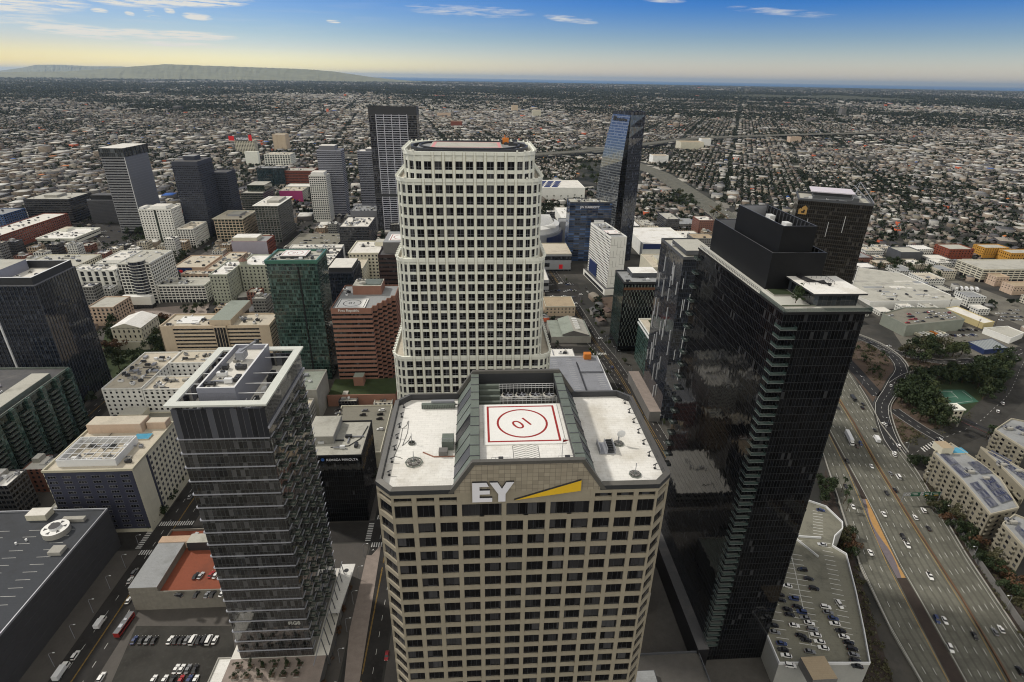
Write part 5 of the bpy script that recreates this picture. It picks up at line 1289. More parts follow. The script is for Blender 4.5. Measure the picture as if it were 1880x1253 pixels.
# blue banded hotel (an arch: left leg and bridge) and the curved mirror glass tower
t = building('hotel', 'blue banded glass hotel block joined like an arch to the mirror glass tower', (130, 199, 783, 812), 84, 'metal_grey', 'roof_pale', 1.2, 'metal_slate', core='glass_blue', style=None, units=10, seed=5)
mb = MB(); mb.box(-3, 34, -14.95, -14.6, 0, 62, 'glass_navy'); mb.box(1, 15, -15.2, -14.9, 22, 60, 'metal_white'); mb.build('recess', t)
text_part('wall_sign', 'JW MARRIOTT', 4.2, 'sign_white', t, (-20, -15.2, 76.5), (R(90), 0, 0), .1, bold=.04)
def mirror_tower():
    H = 198
    t = thing('hotel_tower', 'slender mirror glass tower with a curved, paler left face', 'skyscraper', (0, 0, 0)); OCC.append((190, 245, 770, 830))
    # plan: pointed front edge; the left face bows out towards its foot
    F = (196, 776); Rr = (224, 786); Bk = (228, 822); Lb = (178, 812)
    n = 14; mb = MB(); fr = MB()
    for k in range(n):
        z0, z1 = H*k/n, H*(k+1)/n
        def ring(z):
            f = z/H; bow = 14*(1-f)**1.3; tap = 7*max(0, (f-.6)/.4)**1.7
            return [(Lb[0]-bow+tap*1.2, Lb[1]), (F[0]-bow*.25+tap, F[1]+tap), (F[0]+7, F[1]+.5+tap*.5), (Rr[0], Rr[1]), (Bk[0], Bk[1])]
        a, b = ring(z0), ring(z1)
        for i in range(5):
            j = (i+1) % 5; L = math.hypot(a[j][0]-a[i][0], a[j][1]-a[i][1])
            m = ('glass_mirror', 'glass_black', 'glass_tower_blue', 'glass_tower_blue', 'glass_mirror')[i]
            mb.face([(*a[i], z0), (*a[j], z0), (*b[j], z1), (*b[i], z1)], m, [(i*50, z0), (i*50+L, z0), (i*50+L, z1), (i*50, z1)])
    top = ring(H); mb.build('curtain_wall', t)
    MB().face if False else None
    mb = MB(); mb.face([(*p, H) for p in top], 'roof_grey'); mb.ring(top, [(p[0]*.98+205*.02, p[1]*.98+800*.02) for p in top], H-.5, H+4, 'glass_tower_blue'); mb.build('roof', t)
    roof_units(t, 203, 220, 792, 812, H, 5, 4)
    mb = MB(); o = (192-.6, 812); u = Vector((17+3, -36+3, 0)).normalized()
    mb = MB()
    for k, (a, b, w) in enumerate(((4, 9, 6), (11, 14, 3.4), (16, 22, 3.4), (24, 26, 4.6), (28, 33, 3))):
        P = lambda s, z: (186+(202.5-186)*s/38-1.2, 812+(782.5-812)*s/38-.6, z)
        mb.face([P(a, 190), P(b, 190), P(b, 190+w), P(a, 190+w)], 'metal_dark')
    mb.build('wall_sign', t)
mirror_tower()
# round arena
t = thing('arena', 'round arena with a white ribbed disc roof, half hidden behind the cream tower', 'arena', (76, 880, 0)); OCC.append((0, 150, 800, 950))
mb = MB(); mb.cyl(0, 0, 0, 26, 58, 'arena_grey', n=64); mb.build('wall', t)
mb = MB(); mb.cyl(0, 0, 26, 34, 54, 'paint_white', 'roof_pale', n=64); mb.cyl(0, 0, 34.02, 37, 46, 'roof_grey', 'roof_grey', n=64, r2=40)
for k in range(-6, 7): mb.box(-44, 44, k*6.5-1.2, k*6.5+1.2, 34.2, 37.4, 'paint_white')
for k in range(64):
    a0, a1 = 2*math.pi*k/64, 2*math.pi*(k+1)/64
    mb.face([(54*math.cos(a0), 54*math.sin(a0), 34.05), (54*math.cos(a1), 54*math.sin(a1), 34.05), (46*math.cos(a1), 46*math.sin(a1), 37.5), (46*math.cos(a0), 46*math.sin(a0), 37.5)], 'paint_white')
mb.build('roof', t)
mb = MB(); mb.ring([(60*math.cos(a), 60*math.sin(a)) for a in [R(-60+10*k) for k in range(9)]], [(58.3*math.cos(a), 58.3*math.sin(a)) for a in [R(-60+10*k) for k in range(9)]], 6, 22, 'paint_navy'); mb.build('glass_front', t)
t = building('stair_tower', 'plain grey drum beside the round arena', (132, 158, 880, 905), 34, 'arena_grey', 'roof_grey', style=None)
t = building('theatre', 'low fan shaped hall with a curved beige roof in front of the blue banded hotel', (85, 128, 735, 790), 24, 'arena_grey', 'roof_cream', 1, 'stone_trim', core='glass_plain', style='bands', fh=8, wh=.6)
b = t; mb = MB(); mb.box(-8, 21, -28.5, -27.6, 3, 12, 'arena_grey'); mb.box(5, 10, -28.7, -28.5, 4, 10, 'sign_red'); mb.build('entrance', b)
building('low_building', 'low white roofed shops at the foot of the cream tower, on the plaza side', (45, 88, 655, 720), 14, 'arena_grey', 'roof_white', style='bands', core='glass_plain', fh=6, wh=.5, units=16, seed=8)
building('convention_hall', 'white convention hall with a curved wall and solar panels on its roof', (90, 235, 1230, 1330), 26, 'stone_white', 'roof_white', 1, 'stone_white', style=None)
b = BLD[list(BLD)[-1]]; mb = MB()
for r_ in range(5):
    for c_ in range(5): mb.box(-66+c_*17+r_*4, -53+c_*17+r_*4, -38+r_*16, -28+r_*16, 26.3, 26.8, 'solar_panel')
mb.build('solar_array', b)
building('convention_hall', 'white exhibition hall with a blue strip of windows behind the mirror glass tower', (205, 262, 985, 1120), 24, 'stone_white', 'roof_clean', 1, 'stone_white', style=None)
b = BLD[list(BLD)[-1]]; mb = MB(); mb.box(-28.9, -28.5, -64, 64, 16, 22, 'paint_blue'); mb.box(28.5, 28.9, -64, 64, 16, 22, 'paint_blue'); mb.box(-28, 28, -67.9, -67.5, 16, 22, 'paint_blue'); mb.build('blue_strip', b)
building('convention_hall', 'flat white halls between the arena and the exhibition hall', (150, 200, 950, 1080), 15, 'stone_white', 'roof_clean', 1, 'stone_white', style=None, units=10, seed=3)
building('convention_hall', 'white hall with a blue fascia at the right foot of the mirror glass tower', (245, 318, 800, 900), 20, 'stone_white', 'roof_clean', 1, 'stone_white', style=None)
b = BLD[list(BLD)[-1]]; mb = MB(); mb.box(-36, 20, -51, -50.2, 13, 20.5, 'paint_navy'); mb.build('blue_fascia', b)
building('entertainment_block', 'cream entertainment block with a cluttered roof behind the round shop', (225, 330, 680, 740), 22, 'stucco_cream', 'roof_cream', 1, 'stucco_cream', style=None, units=30, seed=3, pent=[(.6, .95, .4, .9, 6, 'stucco_cream', 'roof_white'), (.1, .3, .3, .7, 5, 'stucco_cream', 'roof_pale')])
t = thing('round_shop', 'curved corner shop front with orange uprights beside the street', 'shop', (226, 650, 0)); OCC.append((205, 250, 630, 672))
mb = MB(); mb.cyl(0, 0, 0, 20, 20, 'glass_plain', 'roof_cream', 32); mb.build('glazing', t)
mb = MB()
for k in range(20):
    a = 2*math.pi*k/20; x, y = 20.3*math.cos(a), 20.3*math.sin(a); mb.box(x-.5, x+.5, y-.5, y+.5, 0, 20.6, 'stone_orange')
mb.cyl(0, 0, 20, 21, 20.6, 'stucco_cream', 'roof_cream', 32); mb.cyl(0, 0, 4, 5.5, 20.5, 'stucco_cream', n=32); mb.build('upright', t)
# dark building with a staggered window pattern
def pattern_block():
    t = building('office_block', 'dark block with staggered pale green window strips beside the downtown street', (135, 172, 484, 520), 70, 'metal_dark', 'roof_grey', 1.4, 'metal_dark', core='glass_black', style=None, pent=[(.3, .98, .45, .98, 4.5, 'metal_slate', 'roof_clean')], units=5, seed=4)
    mb = MB(); o_ = faces_of(37, 36)
    for fi in (0, 3):
        o, u, n, L = o_[fi]
        for r_ in range(17):
            for c_ in range(int(L/3.0)):
                a = 1.2+c_*3.0+(r_ % 2)*1.5
                if a < L-1: mb.obox(o, u, n, a, a+.75, 0, .2, 6+r_*3.7, 6+r_*3.7+3.3, 'glass_green' if fi == 3 else 'metal_green_grey')
    mb.build('window_strips', t)
    mb = MB(); mb.box(-18.5, 18.5, -18.3, -18, 63.5, 66, 'brown_copper'); mb.build('copper_band', t)
pattern_block()
t = building('apartment_block', 'lower green glass block with a grass roof terrace in front of the dark patterned block', (148, 168, 423, 470), 40, 'metal_green_grey', 'roof_cream', 1, 'stone_white', core='glass_green', style=None)
mb = MB(); mb.box(-2, 8.5, -15, 20, 40.1, 40.6, 'soil', 'grass'); mb.box(-10.8, -10, -23.5, 23.5, 36.8, 38, 'metal_white'); mb.build('roof_lawn', t)
def finned(label, rect, h, seed, roof='roof_pale', rz=0.0, core='glass_navy2', faces=(0, 1, 2, 3), nf=46, **k):
    t = building('apartment_tower', label, rect, h, 'metal_dark', roof, 1.6, 'metal_slate', core=core, style=None, rz=rz, units=7, seed=seed, **k)
    q = random.Random(seed); a, b = rect[1]-rect[0], rect[3]-rect[2]; F = faces_of(a, b)
    for k_ in range(nf):
        o, u, n, L = F[q.choice(faces)]; mb = MB(); x = q.uniform(.05, .95)*L; z = q.uniform(.05, .88)*h; ln = q.uniform(7, 15)
        mb.obox(o, u, n, x-.16, x+.16, 0, .55, z, min(h-1, z+ln), 'metal_white'); mb.build('pale_fin', t)
    return t
t = finned('dark glass apartment tower with scattered pale fins between the street and the black tower', (140, 166, 362, 412), 130, 5, faces=(3, 0, 3))
mb = MB(); mb.box(-9, 10, -18, 12, 131, 134, 'metal_slate', 'roof_pale'); mb.build('penthouse', t)
mb = MB(); mb.box(-22, -13.02, -26, 40, 0, 9, 'concrete_dark', 'paver'); mb.build('podium', t)
# tower with the house emblem
def emblem_tower():
    F = Vector(at(1466, 367, 150)); Rr = Vector(at(1604, 378, 150)); L = Vector(at(1418, 353, 150))
    u = (Rr-F).normalized(); w = (Rr-F).length; d = (L-F).length; v = Vector((-u.y, u.x)); rz = math.atan2(u.y, u.x)
    c = F+u*w/2+v*d/2; OCC.append((c.x-45, c.x+45, c.y-45, c.y+45))
    t = finned('bronze glass tower with a gold house emblem, behind the black tower', (c.x-w/2, c.x+w/2, c.y-d/2, c.y+d/2), 150, 8, rz=rz, core='glass_bronze', faces=(3, 0), nf=26)
    mb = MB(); mb.box(-w/2+12, w/2-10, -d/2+7, d/2-4, 150, 153.5, 'metal_slate', 'roof_grey'); mb.box(-w/2+9, w/2-14, -d/2+6, d/2-3, 156.2, 157, 'paint_lilac_white'); mb.box(-w/2+11, w/2-16, -d/2+8, d/2-5, 153.5, 156.2, 'metal_dark'); mb.build('landing_deck', t)
    mb = MB()
    for y in (-d/2, d/2): mb.tube([(-w/2, y, 151), (w/2-16, y, 153), (w/2-8, d/2, 163)], .3, 'metal_grey', 4)
    mb.tube([(w/2-8, d/2, 163), (w/2, -d/2, 152)], .3, 'metal_grey', 4); mb.tube([(w/2-12, d/2, 160), (w/2-3, -d/2, 152)], .3, 'metal_grey', 4)
    mb.build('roof_truss', t)
    mb = MB(); x, z, y = -w/2+1.8, 138.2, -d/2-.25
    for poly in ([(0, 0), (2.3, 0), (2.3, 4.4), (1.4, 5.0), (0, 4.0)], [(2.3, 0), (6.6, 0), (6.6, 5.6), (4.6, 7.6), (2.3, 5.8), (2.3, 2.6), (3.7, 2.6), (3.7, 4.0), (4.9, 4.0), (4.9, 1.2), (2.3, 1.2)]):
        mb.face([(x+a, y, z+b) for a, b in poly], 'paint_gold')
    mb.build('house_emblem', t)
emblem_tower()

# ------------------------------------------------------------------ low blocks along the downtown street
building('low_building', 'tan two storey building with a flat tan roof beside the downtown street', (75, 108, 575, 606), 11, 'stone_tan', 'roof_tan', .8, 'stucco_cream', style='punch', bay=4, fh=4, cols=1, ww=.4, wh=.4, zb=3, vis=(0, 3))
t = thing('market_hall', 'market hall with a folded pale roof and skylights beside the downtown street', 'market', (92, 525, 0)); OCC.append((70, 116, 500, 552))
mb = MB(); mb.box(-19, 21, -20, 22, 0, 7, 'concrete', 'roof_greenish'); mb.build('wall', t)
mb = MB(); mb.face([(-8, -19, 9), (3, -19, 13), (3, 21, 13), (-8, 21, 9)], 'roof_greenish'); mb.face([(3, -19, 13), (19, -19, 8), (19, 21, 8), (3, 21, 13)], 'roof_pale'); mb.face([(-8, -19, 9), (-8, -19, 7), (19, -19, 7), (19, -19, 8), (3, -19, 13)], 'concrete_dark'); mb.face([(19, 21, 8), (19, 21, 7), (-8, 21, 7), (-8, 21, 9), (3, 21, 13)], 'concrete_dark'); mb.build('folded_roof', t)
mb = MB()
for k in range(6): mb.box(6, 11, -12+k*5, -10+k*5, 11.5-.3, 12.4, 'paint_white')
mb.build('skylight', t)
building('low_building', 'small cream building with tall slit windows at the foot of the cream tower', (46, 66, 500, 532), 12, 'stucco_cream', 'roof_cream', .8, style='fins', bay=2.5, core='glass_plain', zb=3, units=5)
t = building('parking_structure', 'brick parking building with a grey striped roof deck behind the white gabled roof', (38, 103, 352, 430), 22, 'brick_red', 'deck_lilac', 1.1, 'metal_white', core='black_panel', style='grid', bay=6, fh=3.6, ww=.7, wh=.5)
mb = MB(); z = 22.03
for k in range(22):
    y = -37+k*3.4
    for x in (-30, -9, 4, 25): mb.box(x, x+5, y, y+.16, z, z+.012, 'paint_line', bottom=False)
mb.build('painted_bays', t)
mb = MB(); mb.box(-16, -15.4, -32, 30, 22, 23.2, 'metal_dark'); mb.box(12, 12.6, -30, 28, 22, 23.2, 'metal_dark'); mb.box(13, 31, 10, 26, 22.2, 23.6, 'deck_lilac'); mb.build('ramp_wall', t)
mb = MB(); mb.box(20, 26, 34, 39, 22, 27, 'paint_orange'); mb.build('stair_head', t)
building('low_building', 'pale green flat roof annex directly behind the white gabled roof', (44, 82, 190, 225), 14, 'concrete', 'roof_greenish', .8, style=None)

# ------------------------------------------------------------------ right: warehouses, decks, apartments
def poly_building(name, label, pts, h, wall, roof, cat='building', par=.8, z0=0.0, parmat=None):
    cx, cy = sum(p[0] for p in pts)/len(pts), sum(p[1] for p in pts)/len(pts)
    P = [(p[0]-cx, p[1]-cy) for p in pts]
    if sum(P[i][0]*P[(i+1) % len(P)][1]-P[(i+1) % len(P)][0]*P[i][1] for i in range(len(P))) < 0: P = P[::-1]
    t = thing(name, label, cat, (cx, cy, z0)); xs = [p[0] for p in pts]; ys = [p[1] for p in pts]; OCC.append((min(xs), max(xs), min(ys), max(ys)))
    MB().prism(P, 0, h, wall).build('wall', t)
    mb = MB(); mb.face([(*p, h+.01) for p in P], roof); mb.build('roof', t)
    n = len(P); ins = []
    for i in range(n):
        a, b, c = Vector(P[i-1]), Vector(P[i]), Vector(P[(i+1) % n]); d1 = (b-a).normalized(); d2 = (c-b).normalized(); n1 = Vector((-d1.y, d1.x)); n2 = Vector((-d2.y, d2.x)); m = (n1+n2); m = m/max(.35, m.dot(n1)); ins.append(tuple(b+m*.35))
    mb = MB(); mb.ring([(p[0]*1.0, p[1]*1.0) for p in [tuple(Vector(P[i])-(Vector(ins[i])-Vector(P[i]))*.25) for i in range(n)]], ins, h-.3, h+par, parmat or wall); mb.build('parapet', t)
    return t
pz = lambda pts, z=0.0: [at(x, y, z) for x, y in pts]
w = poly_building('warehouse', 'wide low warehouse with patched pale roofs on the right beyond the black tower', pz([(1560, 540), (1598, 555), (1766, 552), (1655, 503), (1575, 492)], 9), 9, 'stucco_white', 'roof_pale')
roof_units(w, -30, 60, -50, 10, 9.05, 16, 4)
qq = random.Random(6)
for k in range(26):
    x, y = qq.uniform(-70, 70), qq.uniform(-50, 20); L, D = qq.uniform(4, 26), qq.uniform(1.5, 7)
    MB().box(x, x+L, y, y+D, 9.02, 9.06+.004*k, qq.choice(('roof_white', 'roof_grey', 'roof_pale', 'concrete', 'roof_white')), bottom=False).build('roof_patch', w)
mb = MB(); 
for k in range(5): mb.box(-52+k*26, -44+k*26, -62, -61.6, 0, 4, 'black_panel')
mb.build('loading_door', w)
pk = poly_building('parking_structure', 'open parking deck full of cars behind the trees on the right', pz([(1620, 577), (1665, 599), (1771, 588), (1735, 567), (1660, 566)], 12), 12, 'concrete_green', 'deck_concrete', par=1.1)
PKC = pz([(1620, 577), (1665, 599), (1771, 588), (1735, 567), (1660, 566)], 12)
poly_building('low_building', 'long low building with a yellow wall behind the open parking deck', pz([(1735, 567), (1806, 595), (1826, 592), (1756, 563)], 6), 6, 'stucco_yellow', 'roof_white')
poly_building('low_building', 'low white building with blue murals at the right edge', pz([(1806, 603), (1856, 622), (1880, 612), (1850, 600)], 6), 6, 'stucco_white', 'roof_pale')
def _corr():
    m, nt, b = newmat('roof_corrugated'); p = wpos(nt); s = nt.nodes.new('ShaderNodeSeparateXYZ'); nt.links.new(p, s.inputs[0])
    f = M(nt, 'FRACT', M(nt, 'MULTIPLY', M(nt, 'ADD', s.outputs[0], M(nt, 'MULTIPLY', s.outputs[1], .2)), .3)); nt.links.new(mixc(nt, M(nt, 'LESS_THAN', f, .3), (.2, .22, .22), (.42, .44, .43)), b.inputs['Base Color'])
_corr()
sh = poly_building('storage_shed', 'blue walled storage shed with a corrugated grey roof among the trucks', pz([(1778, 628), (1808, 643), (1850, 639), (1821, 622)], 5), 5, 'paint_navy', 'roof_corrugated', par=.2)


# ------------------------------------------------------------------ apartments with solar roofs, right edge
def facade_windows(t, P, h, bay, fh, z0=3.0, ww=.4, wh=.5, most=100, balcony=False):
    W = Windows(t, 'window_dark', None); n = len(P)
    for i in range(n):
        a, b = P[i], P[(i+1) % n]; L = math.hypot(b[0]-a[0], b[1]-a[1]); 
        if L < 5: continue
        u = ((b[0]-a[0])/L, (b[1]-a[1])/L); nn = (u[1], -u[0])
        wc = Vector((t.location.x+(a[0]+b[0])/2, t.location.y+(a[1]+b[1])/2))
        vis = (-wc.x)*nn[0]+(-wc.y)*nn[1] > 0
        nb = max(1, int(L/bay)); bw = L/nb
        for r_ in range(int((h-z0)/fh)):
            for k in range(nb):
                W.add(a, u, nn, (k+.5)*bw, z0+r_*fh, bw*ww, fh*wh, .06, 0 if vis else 9, 1, 1)
                if balcony and vis and k % 2 == 0: mb = MB(); mb.obox(a, u, nn, (k+.1)*bw, (k+.9)*bw, 0, 1.3, z0+r_*fh-.6, z0+r_*fh+.45, 'stucco_buff'); mb.build('balcony', t)
    W.build(most)
def solar(t, pts, z, rows, cols):
    o, u, v = Vector(pts[0]), Vector(pts[1])-Vector(pts[0]), Vector(pts[3])-Vector(pts[0]); mb = MB()
    for r_ in range(rows):
        for c_ in range(cols):
            f = lambda a, b, z_: (*(o+u*((c_+a)/cols)+v*((r_+b)/rows)), z_)
            q = [f(.04, .1, z+.4), f(.96, .1, z+.4), f(.96, .9, z+.9), f(.04, .9, z+.9)]
            mb.face(q, 'solar_panel'); mb.face(q[::-1], 'metal_grey')
    mb.build('solar_array', t)
def solar_block(label, px, h, arrays):
    pts = pz(px, h); t = poly_building('apartment_block', label, pts, h, 'stucco_buff', 'roof_grey', par=1.0, parmat='stucco_trim')
    c = Vector((t.location.x, t.location.y)); P = [tuple(Vector(p)-c) for p in pts]
    if sum(P[i][0]*P[(i+1) % len(P)][1]-P[(i+1) % len(P)][0]*P[i][1] for i in range(len(P))) < 0: P = P[::-1]
    facade_windows(t, P, h, 4.4, 3.4, balcony=True)
    for q, r_, c_ in arrays: solar(t, [tuple(Vector(at(x, y, h))-c) for x, y in q], h, r_, c_)
    roof_units(t, -4, 4, -6, 6, h+.02, 5, 3)
    return t
a = solar_block('cream apartment block along the freeway with blue solar panels, nearest the green road signs', [(1713, 832), (1768, 886), (1818, 946), (1870, 934), (1836, 880), (1792, 846), (1745, 815)], 20,
    [([(1724, 835), (1768, 879), (1778, 876), (1738, 832)], 9, 2), ([(1779, 889), (1818, 934), (1832, 930), (1793, 885)], 7, 3), ([(1800, 882), (1838, 926), (1858, 920), (1820, 876)], 7, 4), ([(1775, 850), (1800, 872), (1822, 868), (1796, 848)], 4, 4)])
mb = MB(); mb.box(-5, 3, 22, 30, 20, 25, 'stucco_cream', 'roof_tan'); mb.box(4, 14, 22, 28, 20, 20.9, 'stucco_cream', 'pool_water'); mb.build('roof_tower', a)
solar_block('cream apartment block behind the first solar block, its roof lined with machines', [(1800, 822), (1838, 842), (1885, 868), (1885, 905), (1868, 888), (1826, 846)], 19.5, [([(1812, 832), (1850, 852), (1858, 848), (1820, 828)], 3, 5), ([(1838, 852), (1880, 884), (1884, 876), (1846, 848)], 3, 6)])
solar_block('cream apartment block at the right frame edge beside the freeway trees', [(1840, 962), (1885, 1012), (1885, 955), (1862, 946)], 20, [([(1862, 972), (1884, 996), (1884, 975), (1868, 965)], 3, 3)])
a = solar_block('cream apartment block with a brown sloped roof above the cross street', [(1826, 790), (1850, 806), (1885, 828), (1885, 776), (1856, 770)], 20, [([(1862, 786), (1884, 796), (1884, 788), (1870, 783)], 2, 3)])
pv = building('pavilion', 'small square cream pavilion among the trees by the footbridge', (at(1752, 775)[0]-4, at(1752, 775)[0]+4, at(1752, 775)[1], at(1752, 775)[1]+8), 11, 'stucco_cream', 'roof_white', .8, 'stone_cream', style='punch', bay=4, fh=4, ww=.5, wh=.55, zb=2, cols=1, wframe=None, over=.9)
a0, a1 = at(1762, 770, 7), at(1822, 797, 7)
t = thing('footbridge', 'dark lattice footbridge from the cream pavilion across the street', 'bridge', (0, 0, 0)); mb = MB()
for z in (5.8, 8.6): 
    for s in (-1.2, 1.2): mb.tube([(a0[0], a0[1]+s, z), (a1[0], a1[1]+s, z)], .2, 'metal_dark', 4)
for k in range(13):
    f = k/12; x, y = a0[0]+(a1[0]-a0[0])*f, a0[1]+(a1[1]-a0[1])*f; mb.tube([(x, y-1.2, 5.8), (x, y+1.2, 5.8)], .2, 'brick_red', 4); mb.tube([(x, y-1.2, 5.8), (x+2, y-1.2, 8.6)], .12, 'metal_dark', 4)
mb.build('deck', t)
mb = MB(); mb.box(a0[0]-.4, a0[0]+.4, a0[1]-.4, a0[1]+.4, 0, 6, 'concrete'); mb.box(a1[0]-.4, a1[0]+.4, a1[1]-.4, a1[1]+.4, 0, 6, 'concrete'); mb.build('pier', t)
# distant named blocks on the right
def atb(p0, p1, py, dep):
    a_, b_ = at(p0, py), at(p1, py); return (a_[0], b_[0], (a_[1]+b_[1])/2, (a_[1]+b_[1])/2+dep)
building('parking_structure', 'long beige parking building with five open decks at the right edge', atb(1796, 1925, 518, 45), 17, 'stucco_cream', 'roof_pale', 1, 'stucco_cream', core='black_panel', style='grid', bay=9, fh=3.3, ww=.86, wh=.5)
building('school_block', 'bright orange block with rows of windows near the right edge', atb(1802, 1846, 474, 22), 15, 'paint_school', 'roof_pale', style='punch', bay=4, fh=3.6, ww=.4, wh=.5, cols=1, wframe=None)
building('school_block', 'second orange block cut by the right edge', atb(1850, 1910, 483, 22), 14, 'paint_school', 'roof_pale', style='punch', bay=4, fh=3.6, ww=.4, wh=.5, cols=1, wframe=None)
building('red_building', 'dark red box building left of the orange blocks', atb(1737, 1782, 478, 30), 16, 'brick_bright', 'roof_pale', style='punch', bay=5, fh=4, ww=.4, wh=.4, cols=1, wframe=None)
building('apartment_block', 'orange tan stucco block near the trailers', atb(1824, 1847, 526, 16), 12, 'stucco_peach', 'roof_tan', style='punch', bay=4, fh=3.4, ww=.35, wh=.4, cols=1, wframe=None, vis=(0, 3))
building('apartment_block', 'orange tan stucco block at the right edge below the beige parking building', atb(1856, 1900, 542, 18), 11, 'stucco_peach', 'roof_tan', style='punch', bay=4, fh=3.4, ww=.35, wh=.4, cols=1, wframe=None, vis=(0, 3))
building('low_building', 'grey blank walled warehouse left of the red building', atb(1650, 1690, 480, 30), 13, 'metal_slate', 'roof_pale', style=None)
# campus blocks in the far middle
for px, py, w_, d_, h_, m, lab in ((838, 233, 60, 40, 26, 'brick_red', 'dark red campus block in the far middle behind the cream tower'), (945, 205, 50, 40, 44, 'stone_tan', 'tall cream campus tower in the far middle'), (985, 215, 60, 40, 40, 'stucco_cream', 'second cream campus tower right of the tall one'),
        (815, 215, 90, 50, 22, 'stucco_peach', 'low salmon campus hall left of the cream campus tower'), (1270, 275, 90, 60, 26, 'stucco_cream', 'long pale block left of the far freeway'), (1295, 270, 40, 30, 30, 'stucco_white', 'white square block near the far freeway'), (1212, 300, 50, 40, 22, 'stucco_white', 'white block right of the mirror glass tower'), (1460, 262, 50, 30, 22, 'stucco_peach', 'yellowish block in the far right streets'), (1548, 212, 40, 40, 50, 'concrete_dark', 'dark square tower block far right')):
    x, y = at(px, py); building('distant_block', lab, (x-w_/2, x+w_/2, y, y+d_), h_, m, 'roof_tan', core=None, style='bands', fh=4, wh=.45, dep=.4) if m != 'stucco_peach' else building('distant_block', lab, (x-w_/2, x+w_/2, y, y+d_), h_, m, 'roof_tan', style=None, units=3)

# ------------------------------------------------------------------ parking deck by the freeway, lower right
DZ = 14.0
DECK = [(127, 152), (166.3, 150), (174, 166), (183.5, 187), (193, 210), (189, 216), (194.5, 223), (202, 228), (205, 233), (203, 246), (196, 251), (190, 254), (188, 262), (146, 262), (135, 245)]
dk = poly_building('parking_structure', 'white edged parking deck full of cars between the black tower and the freeway', DECK, DZ, 'concrete_deckwall', 'deck_olive', par=1.2, parmat='metal_white')
dc = Vector((dk.location.x, dk.location.y))
mb = MB(); p = at(1502, 1222, DZ+5); mb.box(p[0]-5.5-dc.x, p[0]+5-dc.x, p[1]-6-dc.y, p[1]+4-dc.y, DZ, DZ+5, 'concrete_dark', 'roof_tan'); mb.build('stair_tower', dk)
def dline(mb, a, b, w=.14, z=DZ+.03, m='paint_line'):
    A, B = Vector(a), Vector(b); d = (B-A).normalized(); n = Vector((-d.y, d.x))*w
    mb.face([(*(A-n-dc), z), (*(B-n-dc), z), (*(B+n-dc), z), (*(A+n-dc), z)], m)
mb = MB()
for k in range(21):
    f = k/20
    x0, y0 = 167-1+f*24, 158+f*60
    dline(mb, (x0-5.4, y0+1.5), (x0-.6, y0))
for k in range(17):
    f = k/16; x0, y0 = 146+f*18, 160+f*52; dline(mb, (x0-5, y0+1.3), (x0+5, y0-1.3))
dline(mb, (146, 160), (164, 212)); 
for k in range(12):
    f = k/11; x0, y0 = 132+f*13, 160+f*50; dline(mb, (x0-1, y0), (x0+4.2, y0-1.2))
for k in range(9): dline(mb, (184+k*1.2, 226+k*2.2), (189+k*1.2, 224.6+k*2.2)); dline(mb, (170+k*.8, 222+k*2.4), (175+k*.8, 221+k*2.4))
mb.build('painted_bays', dk)
mb = MB()
for (a, b) in (((177, 209), (171, 224)), ((171, 224), (186, 222)), ((171, 224), (166, 236))):
    A, B = Vector(a)-dc, Vector(b)-dc; d = (B-A).normalized(); n = Vector((-d.y, d.x))*.2
    q = [tuple(A-n), tuple(B-n), tuple(B+n), tuple(A+n)]; mb.prism(q, DZ, DZ+1.2, 'metal_white', 'metal_white')
mb.build('ramp_wall', dk)

# ------------------------------------------------------------------ ground, streets, freeway
def groundmat():
    m, nt, b = newmat('ground')
    p = wpos(nt)
    n1 = noise(nt, p, .012, 6, .6); n2 = noise(nt, p, .15, 5, .6); n3 = noise(nt, p, .0016, 5, .6)
    c = mixc(nt, ramp(nt, n1, .42, .6), (.038, .038, .036), (.085, .08, .072))
    c = mixc(nt, M(nt, 'MULTIPLY', ramp(nt, n2, .52, .7), .6), c, (.05, .05, .048))
    # beyond the modelled blocks the plain is a mix of dark gardens, streets and pale roofs
    v = N(nt, 'ShaderNodeTexVoronoi', ins={'Scale': .028}); nt.links.new(p, v.inputs['Vector'])
    sp = nt.nodes.new('ShaderNodeSeparateColor'); nt.links.new(v.outputs['Color'], sp.inputs[0])
    far = mixc(nt, ramp(nt, sp.outputs[0], .6, .64), (.018, .021, .019), (.055, .054, .05))
    far = mixc(nt, ramp(nt, sp.outputs[1], .84, .86), far, (.40, .38, .34))
    far = mixc(nt, M(nt, 'MULTIPLY', ramp(nt, n3, .45, .65), .6), far, (.035, .042, .028))
    s = nt.nodes.new('ShaderNodeSeparateXYZ'); nt.links.new(p, s.inputs[0])
    c = mixc(nt, ramp(nt, s.outputs[1], 900, 1500), c, far)
    nt.links.new(c, b.inputs['Base Color']); b.inputs['Roughness'].default_value = .95; b.inputs['Specular IOR Level'].default_value = .15
groundmat()
